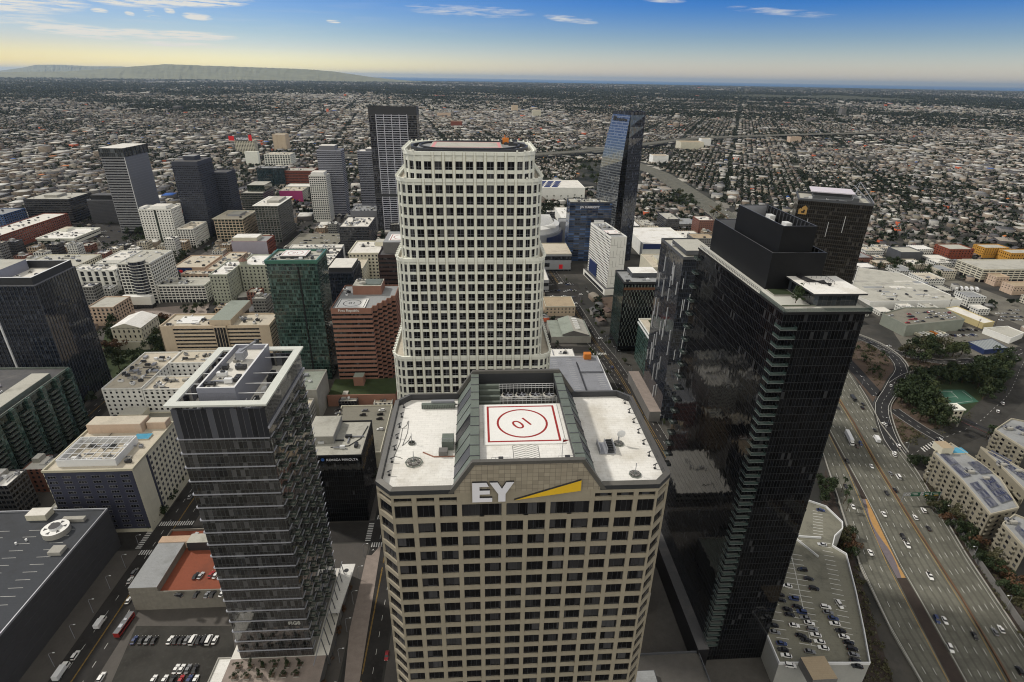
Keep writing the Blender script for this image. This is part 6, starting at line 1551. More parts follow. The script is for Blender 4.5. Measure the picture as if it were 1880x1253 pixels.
def asphalt(name, col, seam=False):
    m, nt, b = newmat(name); p = wpos(nt)
    c = mixc(nt, ramp(nt, noise(nt, p, .08, 6, .65), .4, .66), col, tuple(x*.62 for x in col))
    c = mixc(nt, M(nt, 'MULTIPLY', ramp(nt, noise(nt, p, .6, 4), .55, .7), .4), c, tuple(x*1.35 for x in col))
    # darker, oil stained wheel paths along the travel direction
    tcn = nt.nodes.new('ShaderNodeTexCoord'); s = nt.nodes.new('ShaderNodeSeparateXYZ'); nt.links.new(tcn.outputs['UV'], s.inputs[0])
    f = M(nt, 'FRACT', M(nt, 'DIVIDE', s.outputs[0], 3.65)); w = M(nt, 'ABSOLUTE', M(nt, 'SUBTRACT', f, .5))
    if seam:
        c = mixc(nt, M(nt, 'MULTIPLY', M(nt, 'LESS_THAN', w, .15), .5), c, tuple(x*.5 for x in col))
        j = M(nt, 'LESS_THAN', M(nt, 'FRACT', M(nt, 'DIVIDE', s.outputs[1], 5.5)), .03)
        c = mixc(nt, M(nt, 'MULTIPLY', j, .4), c, tuple(x*.4 for x in col))
    nt.links.new(c, b.inputs['Base Color']); b.inputs['Roughness'].default_value = .92; b.inputs['Specular IOR Level'].default_value = .2
asphalt('asphalt', (.038, .036, .035)); asphalt('asphalt_new', (.035, .035, .037)); asphalt('freeway_concrete', (.15, .148, .124), True); asphalt('concrete_road', (.05, .048, .044))
mb = MB()
G = 150000
mb.face([(-G, -3000, 0), (G, -3000, 0), (G, G, 0), (-G, G, 0)], 'ground'); structure('ground', mb)
VS = [(-53, 18), (-178, 20), (-300, 16), (-412, 16), (-545, 16), (-675, 16), (-850, 16)]
HS = [(110, 14), (253, 16), (489, 14), (603, 12), (772, 10), (1000, 14), (1245, 14), (1450, 14)]
mb = MB()
xs = [-1000]+[v for v, w in VS[::-1]]+[118]
for i in range(len(xs)-1):
    xa = xs[i]+(0 if xs[i] == -1000 else 10); xb = xs[i+1]-10
    for j in range(len(HS)-1):
        ya, yb = HS[j][0]+9, HS[j+1][0]-9
        k = -.088*(max(0, (ya+yb)/2-436)) if xb > 50 else 0
        mb.box(xa, xb+k, ya, yb, .0, .13, 'sidewalk', bottom=False)
structure('pavement', mb)
mb = MB(); z = .006
for x, w in VS: mb.face([(x-w/2, 20, z), (x+w/2, 20, z), (x+w/2, 1500, z), (x-w/2, 1500, z)], 'asphalt', [(0, 0), (w, 0), (w, 1480), (0, 1480)])
z = .010
for y, w in HS: mb.face([(-1000, y-w/2, z), (112, y-w/2, z), (112, y+w/2, z), (-1000, y+w/2, z)], 'asphalt', [(0, 0), (0, 1100), (w, 1100), (w, 0)])
structure('streets', mb)
def ribbon(mb, pts, w, mat, z, off=0.0):
    pts = [Vector(p) for p in pts]; u = 0; prev = None
    for i, p in enumerate(pts):
        d = (pts[min(i+1, len(pts)-1)]-pts[max(i-1, 0)]).normalized(); n = Vector((-d.y, d.x))
        if i: u += (p-pts[i-1]).length
        L, Rr = p+n*(off+w/2), p+n*(off-w/2); zz = z[i] if isinstance(z, (list, tuple)) else z
        if prev: mb.face([(*prev[1], prev[3]), (*Rr, zz), (*L, zz), (*prev[0], prev[3])], mat, [(w, prev[2]), (w, u), (0, u), (0, prev[2])])
        prev = (L, Rr, u, zz)
def smooth(pts, n=6):
    P = [Vector(p) for p in pts]; out = []
    for i in range(len(P)-1):
        a, b, c, d = P[max(i-1, 0)], P[i], P[i+1], P[min(i+2, len(P)-1)]
        for k in range(n):
            t_ = k/n; out.append(.5*((2*b)+(c-a)*t_+(2*a-5*b+4*c-d)*t_*t_+(3*b-a-3*c+d)*t_**3))
    out.append(P[-1]); return out
def dashes(mb, pts, w, on, gap, mat, z, off=0.0):
    pts = [Vector(p) for p in pts]; pos = 0.0; i = 0
    L = [0]
    for k in range(1, len(pts)): L.append(L[-1]+(pts[k]-pts[k-1]).length)
    def P(s):
        k = max(0, min(len(pts)-2, int(np.searchsorted(L, s)-1))); f = (s-L[k])/max(1e-6, L[k+1]-L[k]); d = (pts[k+1]-pts[k]).normalized(); n = Vector((-d.y, d.x)); return pts[k]+(pts[k+1]-pts[k])*f+n*off, n
    s = 0
    while s < L[-1]-on:
        a, n = P(s); b, n2 = P(s+on); mb.face([(*(a-n*w), z), (*(b-n2*w), z), (*(b+n2*w), z), (*(a+n*w), z)], mat); s += on+gap
# downtown street markings
mb = MB(); z = .018
for x, w in VS[:3]:
    for o in (-w/4, w/4): dashes(mb, [(x+o, 40), (x+o, 600)], .09, 3, 6, 'paint_line', z)
    for s in (-.18, .18): dashes(mb, [(x+s, 40), (x+s, 600)], .045, 60, 3, 'paint_line_yellow', z)
for x in (-60.8, -59.2): dashes(mb, [(x, 100), (x, 240)], .1, 200, 5, 'paint_line', z)
for k in range(14): 
    y = 108+k*10; mb.face([(-60.6, y, z), (-60, y+1, z), (-59.4, y, z), (-59.4, y+.4, z), (-60, y+1.4, z), (-60.6, y+.4, z)], 'paint_line')
for (x, w) in VS[:3]:
    for yc in (242.5, 264.5):
        for k in range(int(w/1.3)): mb.face([(x-w/2+.4+k*1.3, yc-1.7, z), (x-w/2+1.05+k*1.3, yc-1.7, z), (x-w/2+1.05+k*1.3, yc+1.7, z), (x-w/2+.4+k*1.3, yc+1.7, z)], 'paint_line')
    for s in (-1, 1):
        xx = x+s*(w/2+2.2)
        for k in range(11): mb.face([(xx-1.5, 245.6+k*1.35, z), (xx+1.5, 245.6+k*1.35, z), (xx+1.5, 246.2+k*1.35, z), (xx-1.5, 246.2+k*1.35, z)], 'paint_line')
structure('street_markings', mb)
# slanted downtown street on the right of the cream tower
SP = [(137, 180), (126, 436), (118, 500), (104, 690), (70, 1000)]
mb = MB(); ribbon(mb, smooth(SP), 17, 'asphalt', .016); structure('side_street', mb)
mb = MB()
for o in (-4.2, 4.2): dashes(mb, smooth(SP), .09, 3, 5, 'paint_line', .022, o)
for s in (-.8, .8): dashes(mb, smooth(SP), .07, 30, 2, 'paint_line_yellow', .022, s)
for o in (-8.2, 8.2): dashes(mb, smooth(SP), .08, 40, 1, 'paint_line', .022, o)
for k in range(9): mb.face([(110.5+k*1.5, 478, .022), (111.3+k*1.5, 478, .022), (111.3+k*1.5, 482, .022), (110.5+k*1.5, 482, .022)], 'paint_line')
structure('side_street_markings', mb)
# lots
def lot(name, px, mat, z=.14): 
    p = pz(px); mb = MB(); 
    if sum(p[i][0]*p[(i+1) % len(p)][1]-p[(i+1) % len(p)][0]*p[i][1] for i in range(len(p))) < 0: p = p[::-1]
    mb.face([(*q, z) for q in p], mat); return structure(name, mb)
lot('parking_lot', [(205, 1253), (250, 1150), (425, 1150), (440, 1253)], 'concrete_road', .15)
lot('parking_lot', [(1000, 520), (1060, 520), (1075, 560), (1000, 565)], 'asphalt', .15)
lot('parking_lot', [(150, 405), (255, 405), (250, 455), (190, 452)], 'asphalt', .15)
lot('sand_lot', [(1098, 548), (1125, 545), (1140, 600), (1122, 585)], 'soil', .15)
lot('plaza', [(225, 570), (385, 558), (372, 598), (240, 606)], 'paver', .16)
lot('plaza', [(1180, 1253), (1215, 1080), (1290, 1000), (1420, 1253)], 'paver_dark_shade', .15)  # dark paving laid here stands in for the shade between the two towers
lot('plaza', [(632, 1253), (655, 1020), (682, 1020), (700, 1000), (660, 1253)], 'paver', .05)
lot('park_lawn', [(195, 600), (300, 590), (345, 660), (345, 690), (215, 712), (185, 650)], 'grass', .17)
lot('park_lawn', [(288, 585), (318, 583), (308, 596), (284, 596)], 'grass', .18)
lot('soil_bank', [(1545, 630), (1600, 625), (1640, 650), (1800, 668), (1880, 655), (1880, 700), (1790, 790), (1730, 808), (1672, 835), (1640, 790), (1560, 680)], 'soil', .02)
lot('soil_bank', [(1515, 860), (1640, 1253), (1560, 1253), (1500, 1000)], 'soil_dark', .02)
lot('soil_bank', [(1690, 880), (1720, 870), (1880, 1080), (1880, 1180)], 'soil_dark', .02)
lot('soil_bank', [(1545, 630), (1600, 625), (1648, 668), (1640, 700), (1612, 725), (1560, 668)], 'soil', .03)
lot('park_lawn', [(1690, 700), (1750, 690), (1860, 670), (1800, 760), (1720, 770), (1680, 740)], 'grass_dark', .025)
lot('truck_yard', [(1640, 610), (1780, 600), (1880, 640), (1860, 650), (1760, 660), (1660, 640)], 'yard_dust', .03)
lot('truck_yard', [(1655, 500), (1720, 500), (1880, 560), (1880, 600), (1780, 560)], 'yard_dust', .03)
lot('sports_court', [(1718, 716), (1770, 716), (1797, 738), (1740, 746)], 'sport_green', .05)
mb = MB(); c = pz([(1724, 719), (1767, 719), (1790, 736), (1743, 742)]); A = [Vector(p) for p in c]
for f in (0, .5, 1):
    dashes(mb, [A[0].lerp(A[1], f), A[3].lerp(A[2], f)], .12, 12, .01, 'paint_line', .06); dashes(mb, [A[0].lerp(A[3], f), A[1].lerp(A[2], f)], .12, 12, .01, 'paint_line', .06)
structure('court_markings', mb)
# the freeway
def poly(px): 
    p = sorted(pz(px), key=lambda q: q[1]); return np.array([q[1] for q in p]), np.array([q[0] for q in p])
LE = poly([(1690, 1253), (1640, 1169), (1578, 1041), (1513, 840)]); LR = poly([(1745, 1253), (1640, 1051), (1611, 998), (1578, 906), (1551, 850)])
ML = poly([(1772, 1253), (1686, 1098), (1652, 1041), (1586, 905), (1556, 853)]); BA = poly([(1854, 1253), (1845, 1235), (1766, 1101), (1679, 967), (1604, 845), (1568, 778), (1539, 733)])
RE = poly([(1880, 1182), (1773, 1021), (1702, 900), (1678, 860), (1645, 818), (1616, 780), (1589, 729), (1556, 677)])
def ext(P, tail): return np.concatenate([[60], P[0], [t_[1] for t_ in tail]]), np.concatenate([[P[1][0]+(60-P[0][0])*(P[1][1]-P[1][0])/(P[0][1]-P[0][0])], P[1], [t_[0] for t_ in tail]])
LE = ext(LE, [(459, 1064), (492, 1608), (400, 2300)]); LR = ext(LR, [(461, 1064), (494, 1608), (402, 2300)]); ML = ext(ML, [(462, 1064), (496, 1608), (404, 2300)])
BA = ext(BA, [(487, 1064), (522, 1608), (438, 2300)]); RE = ext(RE, [(512, 1064), (550, 1612), (474, 2300)])
ys = np.concatenate([np.arange(60, 700, 6), np.arange(700, 2300, 25)])
def strip(a, b, mat, z, y0=0, y1=1e9, inset=0.0):
    mb = MB()
    for i in range(len(ys)-1):
        ya, yb = ys[i], ys[i+1]
        if ya < y0 or yb > y1: continue
        xa0, xb0, xa1, xb1 = np.interp(ya, *a), np.interp(ya, *b), np.interp(yb, *a), np.interp(yb, *b)
        if xb0-xa0 < .3: continue
        mb.face([(xa0, ya, z), (xb0, ya, z), (xb1, yb, z), (xa1, yb, z)], mat, [(0, ya), (xb0-xa0, ya), (xb1-xa1, yb), (0, yb)])
    return mb
structure('freeway', strip(ML, RE, 'freeway_concrete', .06)); structure('freeway_ramp', strip(LE, LR, 'freeway_concrete', .064))
structure('median_soil', strip(LR, ML, 'soil_dark', .05, 0, 420)); structure('freeway_median', strip(LR, ML, 'freeway_concrete', .05, 420))
def edge(a, b, f): return [(np.interp(y, *a)*(1-f)+np.interp(y, *b)*f, y) for y in ys if y < 1200]
mb = MB()
for k in range(1, 5): dashes(mb, edge(ML, BA, k/5+.02), .10, 3.4, 8.5, 'paint_line', .075); dashes(mb, edge(BA, RE, k/5), .10, 3.4, 8.5, 'paint_line', .075)
for a, b, f, m in ((ML, BA, .04, 'paint_line'), (BA, RE, .93, 'paint_line'), (BA, RE, .05, 'paint_line_yellow'), (ML, BA, .95, 'paint_line_yellow'), (LE, LR, .06, 'paint_line'), (LE, LR, .94, 'paint_line_yellow')):
    dashes(mb, edge(a, b, f), .09, 40, .2, m, .075)
for k in (1, 2): dashes(mb, edge(LE, LR, k/3), .10, 3.4, 8.5, 'paint_line', .078)
structure('freeway_markings', mb)
def wallalong(name, label, pts, h, w, mat, cat='barrier'):
    t = MB(); P = [Vector(p) for p in pts]
    for i in range(len(P)-1):
        d = (P[i+1]-P[i]).normalized(); n = Vector((-d.y, d.x))*w/2
        q = [tuple(P[i]-n), tuple(P[i+1]-n), tuple(P[i+1]+n), tuple(P[i]+n)]; t.prism(q, .05, h, mat, mat)
    o = t.build(name); return tag(o, label, cat)
wallalong('median_barrier', 'rusty brown barrier dividing the two freeway directions', [p for p in edge(BA, BA, 0)], .95, .7, 'rust_barrier')
wallalong('sound_wall', 'pale retaining wall along the left edge of the freeway ramp', [p for p in edge(LE, LE, 0) if 60 < p[1] < 420], 1.1, .4, 'concrete')
wallalong('sound_wall', 'grey sound wall beside the freeway below the solar apartment blocks', [(np.interp(y, *RE)+3.5, y) for y in range(150, 250, 6)], 4.2, .4, 'concrete_dark')
wallalong('sound_wall', 'low concrete wall on the outer right edge of the freeway', [(np.interp(y, *RE)+.6, y) for y in list(range(70, 420, 10))], .9, .3, 'concrete')
# curving ochre and violet planting bed of gravel between ramp and freeway
mb = MB(); Y = np.arange(206, 268, 1.5)
for i in range(len(Y)-1):
    def xx(y, f): return np.interp(y, *LR)*(1-f)+np.interp(y, *ML)*f
    def cut(y): return .5+.32*math.sin((y-206)/9.0)
    for f0, f1, m in ((lambda y: .06, cut, 'gravel_violet'), (cut, lambda y: .94, 'gravel_ochre')):
        a, b = Y[i], Y[i+1]; mb.face([(xx(a, f0(a)), a, .085), (xx(a, f1(a)), a, .085), (xx(b, f1(b)), b, .085), (xx(b, f0(b)), b, .085)], m)
structure('gravel_bed', mb)
# ramps and cross streets on the right
RAMP = smooth(pz([(1650, 830), (1635, 807), (1622, 770), (1619, 743), (1633, 720), (1645, 697), (1655, 683), (1650, 666), (1635, 650), (1612, 635), (1583, 622), (1540, 606)]))
mb = MB(); ribbon(mb, RAMP, 12.5, 'concrete_road', .09); ribbon(mb, RAMP, 9, 'asphalt_new', .1); structure('curved_ramp', mb)
R2 = smooth(pz([(1640, 706), (1666, 690), (1697, 682), (1749, 678), (1811, 670), (1870, 655)])); R3 = smooth(pz([(1612, 635), (1640, 645), (1666, 653), (1707, 662), (1749, 665), (1832, 657), (1880, 640)]))
R4 = smooth(pz([(1672, 836), (1728, 807), (1790, 780), (1825, 750), (1853, 722), (1872, 680), (1885, 655)])); R5 = smooth(pz([(1640, 752), (1680, 780), (1728, 808)])); R6 = smooth(pz([(1530, 640), (1560, 668), (1590, 702), (1613, 728)]))
mb = MB(); ribbon(mb, R2, 7.5, 'asphalt', .105); ribbon(mb, R3, 10, 'asphalt', .108); ribbon(mb, R4, 22, 'concrete_road', .112); ribbon(mb, R5, 11, 'asphalt_new', .116); ribbon(mb, R6, 11, 'asphalt_new', .09); structure('cross_roads', mb)
mb = MB()
for P_, w in ((RAMP, 4.6), (R2, 3.6), (R3, 4.6), (R5, 5)):
    for s in (-1, 1): dashes(mb, P_, .12, 14, .05, 'paint_line', .125, s*w)
for P_ in (RAMP, R3, R4, R5, R6): dashes(mb, P_, .1, 3, 5, 'paint_line', .125)
p = Vector(at(1712, 806)); q = Vector(at(1724, 822))
for k in range(9):
    a = Vector(at(1694+k*4.2, 826-k*2.4)); mb.face([(a.x-.4, a.y-2.4, .126), (a.x+.5, a.y-2.4, .126), (a.x+.9, a.y+2.4, .126), (a.x, a.y+2.4, .126)], 'paint_line')
structure('road_markings', mb)
for P_, lab in ((RAMP, 'pale parapet along the curving exit ramp'),): 
    V = [Vector(p) for p in P_]; L = []
    for i, p in enumerate(V[:-1]):
        d = (V[i+1]-p).normalized(); L.append(p+Vector((-d.y, d.x))*-6.4)
    wallalong('ramp_parapet', lab, L, 1.1, .35, 'concrete')
# elevated freeway far behind
t = thing('viaduct', 'long elevated freeway curving across the plain behind the mirror glass tower', 'viaduct', (0, 0, 0))
VP_ = smooth([(-420, 1870), (60, 1890), (240, 1960), (480, 2120), (900, 2500), (1300, 2700), (2200, 3000)], 8)
mb = MB(); ribbon(mb, VP_, 42, 'freeway_concrete', 13.0)
for s in (-21, 21):
    for i in range(len(VP_)-1):
        d = (VP_[i+1]-VP_[i]).normalized(); n = Vector((-d.y, d.x)); a, b = VP_[i]+n*s, VP_[i+1]+n*s
        for f in (1, -1): mb.face([(*a, 11), (*b, 11), (*b, 14.2), (*a, 14.2)][::f], 'concrete')
mb.build('deck', t); mb = MB()
for i in range(0, len(VP_), 2): p = VP_[i]; mb.box(p.x-1.5, p.x+1.5, p.y-8, p.y+8, 0, 12.9, 'concrete')
mb.build('pier', t)
# sign gantry over the freeway
t = thing('sign_gantry', 'green overhead road signs on a gantry across the right freeway lanes', 'road sign', (0, 0, 0)); g0, g1 = at(1643, 925), at(1752, 925)
g0 = (np.interp(g0[1], *BA), g0[1]); g1 = (np.interp(g0[1], *RE)+2, g0[1])
mb = MB(); 
for p in (g0, g1): mb.tube([(*p, 0), (*p, 8.4)], .25, 'metal_grey', 6)
mb.build('post', t); mb = MB()
for z in (6.4, 8.2): mb.tube([(*g0, z), (*g1, z)], .16, 'metal_grey', 4)
for k in range(12): mb.tube([(g0[0]+(g1[0]-g0[0])*k/12, g0[1], 6.4), (g0[0]+(g1[0]-g0[0])*(k+1)/12, g0[1], 8.2)], .08, 'metal_grey', 4)
mb.build('truss', t)
for f0, f1 in ((.18, .42), (.52, .70), (.74, .96)):
    mb = MB(); mb.box(g0[0]+(g1[0]-g0[0])*f0, g0[0]+(g1[0]-g0[0])*f1, g0[1]-.5, g0[1]-.3, 6.0, 8.8, 'sign_green'); s = mb.build('sign_panel', t)
    mb = MB(); x0 = g0[0]+(g1[0]-g0[0])*f0; w = (g1[0]-g0[0])*(f1-f0)
    mb.box(x0+w*.1, x0+w*.7, g0[1]-.52, g0[1]-.5, 7.7, 8.1, 'paint_line'); mb.box(x0+w*.3, x0+w*.8, g0[1]-.52, g0[1]-.5, 6.9, 7.2, 'paint_line')
    if f0 > .5: mb.box(x0+w*.25, x0+w*.8, g0[1]-.52, g0[1]-.5, 6.1, 6.6, 'paint_yellow')
    mb.build('sign_stripe', s)


# ------------------------------------------------------------------ vehicles
def car_meshes(L, W, H, hood, kind):
    """body shell (with roof) and glass house; length along +y"""
    mb = MB(); h0, h1 = .32, H*.58
    secs = [(-L/2, .72, .80, .55), (-L/2+.18, .92, h1*.97, .34), (-L*.26, 1, h1*1.02, .3), (L*.16, 1, h1, .3), (L/2-.35, .95, h1*.86, .32), (L/2, .74, h1*.66, .5)]
    if kind == 'van': secs = [(-L/2, .9, h1, .4), (-L/2+.1, 1, h1, .3), (-L*.2, 1, h1, .3), (L*.25, 1, h1, .3), (L/2-.3, .97, h1*.9, .32), (L/2, .8, h1*.7, .5)]
    rings = [[(-W/2*w, y, zb), (W/2*w, y, zb), (W/2*w*1.02, y, (zb+zt)/2), (W/2*w*.93, y, zt), (-W/2*w*.93, y, zt), (-W/2*w*1.02, y, (zb+zt)/2)] for y, w, zt, zb in secs]
    for i in range(len(rings)-1):
        for k in range(6): mb.face([rings[i][(k+1) % 6], rings[i][k], rings[i+1][k], rings[i+1][(k+1) % 6]], 'car_paint')
    mb.face(rings[0], 'car_paint'); mb.face(rings[-1][::-1], 'car_paint')
    ya, yb, yc, yd = {'sedan': (-L*.40, -L*.24, L*.05, L*.20), 'suv': (-L*.47, -L*.42, L*.08, L*.22), 'van': (-L*.49, -L*.47, L*.22, L*.36), 'pickup': (-L*.08, -L*.03, L*.13, L*.24)}[kind]
    a = [(-W*.44, ya, h1), (W*.44, ya, h1), (W*.44, yd, h1*.98), (-W*.44, yd, h1*.98)]; b = [(-W*.36, yb, H), (W*.36, yb, H), (W*.36, yc, H), (-W*.36, yc, H)]
    mb.face([(p[0]*1.02, p[1], H+.01) for p in b], 'car_paint')
    if kind == 'pickup': mb.box(-W*.4, W*.4, -L*.46, -L*.12, h1-.02, h1+.03, 'rubber')
    for s in (-1, 1):
        mb.box(s*W*.36-.16, s*W*.36+.16, L/2-.12, L/2-.02, h1*.62, h1*.78, 'lamp_white'); mb.box(s*W*.36-.16, s*W*.36+.16, -L/2+.0, -L/2+.1, h1*.72, h1*.92, 'lamp_red')
    body = mb.mesh('car')
    mb = MB()
    for k in range(4): mb.face([a[k], a[(k+1) % 4], b[(k+1) % 4], b[k]], 'car_glass')
    for s in (0, 2): pass
    glass = mb.mesh('glass_cabin')
    mb = MB(); n = 12; r = .33
    for k in range(n):
        a0, a1 = 2*math.pi*k/n, 2*math.pi*(k+1)/n
        p = lambda x, a_, rr: (x, rr*math.cos(a_), rr*math.sin(a_))
        mb.face([p(-.1, a0, r), p(.1, a0, r), p(.1, a1, r), p(-.1, a1, r)], 'rubber')
        for x, f in ((.1, 1), (-.1, -1)): mb.face([p(x, a0, r), p(x, a1, r), p(x, a1, .2), p(x, a0, .2)][::f], 'rubber'); mb.face([p(x, a0, .2), p(x, a1, .2), (x, 0, 0)][::f], 'metal_grey')
    wheel = mb.mesh('wheel')
    return body, glass, wheel, L, W
CARM = {'sedan': car_meshes(4.7, 1.84, 1.42, 1, 'sedan'), 'suv': car_meshes(4.8, 1.95, 1.75, 1, 'suv'), 'van': car_meshes(5.4, 2.0, 2.2, 1, 'van'), 'pickup': car_meshes(5.6, 2.0, 1.85, 1, 'pickup')}
COL = {'white': (.78, .78, .77), 'black': (.012, .012, .014), 'grey': (.20, .205, .215), 'silver': (.48, .49, .50), 'blue': (.03, .05, .14), 'red': (.35, .02, .025), 'brown': (.07, .035, .02), 'yellow': (.6, .33, .02)}
NCAR = [0]; FARCARS = []
def car(x, y, z, rz, col, kind, label, group, parts=True):
    if parts is None: FARCARS.append((x, y, z, rz, col)); return
    b, g, w, L, W = CARM[kind]
    o = link('car', b, None, (x, y, z), rz); o.color = (*COL[col], 1); tag(o, label.format(col=col, kind={'sedan': 'saloon car', 'suv': 'tall car', 'van': 'van', 'pickup': 'pickup'}[kind]), 'van' if kind == 'van' else 'car', group); NCAR[0] += 1
    if parts:
        link('glass_cabin', g, o)
        for sx in (-1, 1):
            for yy in (-L*.3, L*.31): link('wheel', w, o, (sx*(W/2-.1), yy, .33))
    else: link('glass_cabin', g, o)
    return o
q = random.Random(21)
# cars on the deck by the freeway
ang = math.atan2(-1.25, 5.0)-math.pi/2
deckcars = [(385, 293, 'blue'), (393, 484, 'silver'), (283, 625, 'black'), (318, 675, 'black'), (348, 730, 'black'), (198, 714, 'white'), (165, 795, 'black'), (155, 765, 'black'), (235, 786, 'blue'), (200, 845, 'black'), (255, 830, 'black'), (212, 875, 'black'), (278, 860, 'blue'), (298, 893, 'grey'), (238, 935, 'white'), (322, 922, 'white'), (338, 958, 'grey'), (275, 992, 'black'), (358, 988, 'white'), (302, 1017, 'black'), (378, 1025, 'white'), (400, 1060, 'white'), (325, 1080, 'grey'), (413, 833, 'white'), (427, 863, 'grey'), (455, 895, 'blue'), (463, 925, 'white'), (495, 965, 'black'), (515, 998, 'white'), (540, 1030, 'black'), (560, 1065, 'black'), (570, 1098, 'grey'), (578, 1130, 'black'), (588, 1163, 'black'), (130, 972, 'grey'), (120, 935, 'black'), (167, 1035, 'blue'), (175, 1070, 'black'), (193, 1103, 'white'), (217, 1158, 'white')]
for x, y, c in deckcars:
    p = at(1380+x/3.035, 840+y/3.035, DZ+.7)
    car(p[0], p[1], DZ+.03, ang+q.choice((0, math.pi))+q.uniform(-.04, .04), c, q.choice(('sedan', 'sedan', 'suv')), '{col} {kind} parked in the rows on the white edged deck by the freeway', 'cars parked on the white edged deck')
p = at(1380+490/3.035, 840+820/3.035, DZ+.7); car(p[0], p[1], DZ+.03, math.pi, 'white', 'suv', 'white tall car parked crosswise beside the ramp of the white edged deck', None)
# freeway traffic: heading of the lanes
def fwang(y): return -math.atan2(np.interp(y+20, *BA)-np.interp(y-20, *BA), 40)
fw1 = [(1045, 70, 'white', 'sedan'), (1148, 108, 'grey', 'sedan'), (1192, 128, 'white', 'van'), (1170, 8, 'white', 'sedan'), (902, 180, 'black', 'sedan'), (1127, 218, 'black', 'sedan'), (1170, 200, 'black', 'suv'), (944, 292, 'white', 'sedan'), (1113, 332, 'white', 'sedan'), (1330, 312, 'white', 'suv'), (1285, 350, 'white', 'sedan'), (1356, 410, 'black', 'sedan'), (1216, 458, 'black', 'suv'), (1240, 500, 'white', 'pickup'), (1038, 543, 'white', 'sedan'), (1364, 672, 'white', 'pickup'), (1402, 910, 'blue', 'suv'), (1446, 915, 'white', 'sedan'), (1755, 963, 'white', 'sedan'), (1722, 978, 'grey', 'sedan'), (1610, 1000, 'black', 'sedan'), (1477, 1068, 'white', 'suv'), (1855, 1190, 'black', 'suv'), (910, 40, 'black', 'sedan')]
fw2 = [(405, 685, 'black', 'sedan'), (400, 718, 'black', 'suv'), (187, 722, 'black', 'sedan'), (512, 915, 'black', 'sedan'), (720, 1055, 'white', 'suv'), (685, 1120, 'white', 'suv'), (355, 1058, 'brown', 'sedan'), (385, 1035, 'blue', 'suv'), (270, 1190, 'black', 'sedan')]
for (x, y, c, k) in [(1250+a/2.984, 833+b/2.984, c, k) for a, b, c, k in fw1]+[(1500+a/4.818, 600+b/4.818, c, k) for a, b, c, k in fw2]:
    p = at(x, y, .6); d = 0 if p[0] > np.interp(p[1], *BA) else math.pi
    car(p[0], p[1], .09, fwang(p[1])+d, c, k, '{col} {kind} driving on the '+('right' if d == 0 else 'left')+' hand freeway lanes', 'cars on the '+('right' if d == 0 else 'left')+' hand freeway lanes')
for y in list(range(430, 1150, 20))*2:
    f = q.choice((.1, .3, .5, .7, .9)); s = q.random() < .5
    A_, B_ = (ML, BA) if s else (BA, RE); yy = y+q.uniform(-9, 9); x = np.interp(yy, *A_)*(1-f)+np.interp(yy, *B_)*f
    car(x, yy, .09, fwang(yy)+(math.pi if s else 0), q.choice(('white', 'white', 'silver', 'black', 'grey')), q.choice(('sedan', 'suv')), 'far off {col} {kind} on the freeway beyond the curving ramp', 'far off freeway traffic', None)
for x, y, c, dx, dy in ((597, 862, 'white', -.25, 1), (630, 860, 'black', -.25, 1), (655, 522, 'white', .75, 1), (470, 148, 'black', -1, .4), (635, 172, 'white', -1, .3)):
    p = at(1500+x/4.818, 600+y/4.818, .6); car(p[0], p[1], .12, -math.atan2(dx, dy), c, 'sedan', '{col} {kind} on the curving exit ramp near the trees', 'cars on the exit ramp')
for x, y, c in ((1600, 750, 'white'), (1645, 680, 'white'), (1060, 1000, 'black')):
    p = at(1500+x/4.818, 600+y/4.818, .6); car(p[0], p[1], .13, R(-40), c, 'suv', '{col} {kind} on the wide cross street above the solar apartment blocks', 'cars on the wide cross street')
# lower left: red deck, parking lot, streets
for x, y, c, a in ((947, 505, 'white', 80), (1068, 447, 'silver', -12), (1040, 490, 'white', 25), (1072, 670, 'black', -10), (1100, 668, 'silver', -10), (1157, 662, 'red', -10), (1182, 666, 'white', -10), (980, 775, 'black', 70), (1075, 772, 'black', -5), (1135, 772, 'grey', -5), (1165, 770, 'black', -5), (1220, 765, 'white', -20)):
    p = at(x/2.984, 833+y/2.984, 11.6); car(p[0], p[1], 11.04, R(a), c, 'sedan', '{col} {kind} parked on the red roof deck', 'cars on the red roof deck')
row1 = [(735, 'blue'), (775, 'black'), (808, 'grey'), (845, 'black'), (932, 'white'), (962, 'black'), (992, 'black'), (1022, 'grey'), (1057, 'white'), (1088, 'black'), (1120, 'black'), (1145, 'white'), (1178, 'white')]
row2 = [(965, 'white'), (995, 'white'), (1030, 'grey'), (1068, 'black')]; row3 = [(840, 'white'), (900, 'white'), (945, 'black'), (990, 'red'), (1035, 'blue'), (1070, 'white')]
for row, y, nm in ((row1, 1022, 'back'), (row2, 1180, 'middle'), (row3, 1240, 'front')):
    for x, c in row:
        p = at(x/2.984, 833+y/2.984, .7); k = 'van' if (nm == 'back' and x in (1057, 1120, 1145)) else 'sedan'
        car(p[0], p[1], .16, R(-2)+q.uniform(-.04, .04), c, k, '{col} {kind} in the '+nm+' row of the lot beside the framed glass tower', 'cars in the '+nm+' row of the lower lot')
for x, y, c, k in ((412, 1105, 'white', 'suv'), (555, 1225, 'white', 'suv'), (704, 803, 'white', 'sedan'), (737, 650, 'grey', 'suv'), (712, 693, 'white', 'sedan'), (1040, 235, 'white', 'sedan')):
    p = at(x/2.984, 833+y/2.984, .7); car(p[0], p[1], .03, 0, c, k, '{col} {kind} on the dark street beside the big dark walled parking building', 'cars on the dark street lower left')
p = at(710, 1204, .7); car(p[0], p[1], .03, math.pi, 'red', 'sedan', 'red saloon car on the street at the foot of the gabled office tower', None)
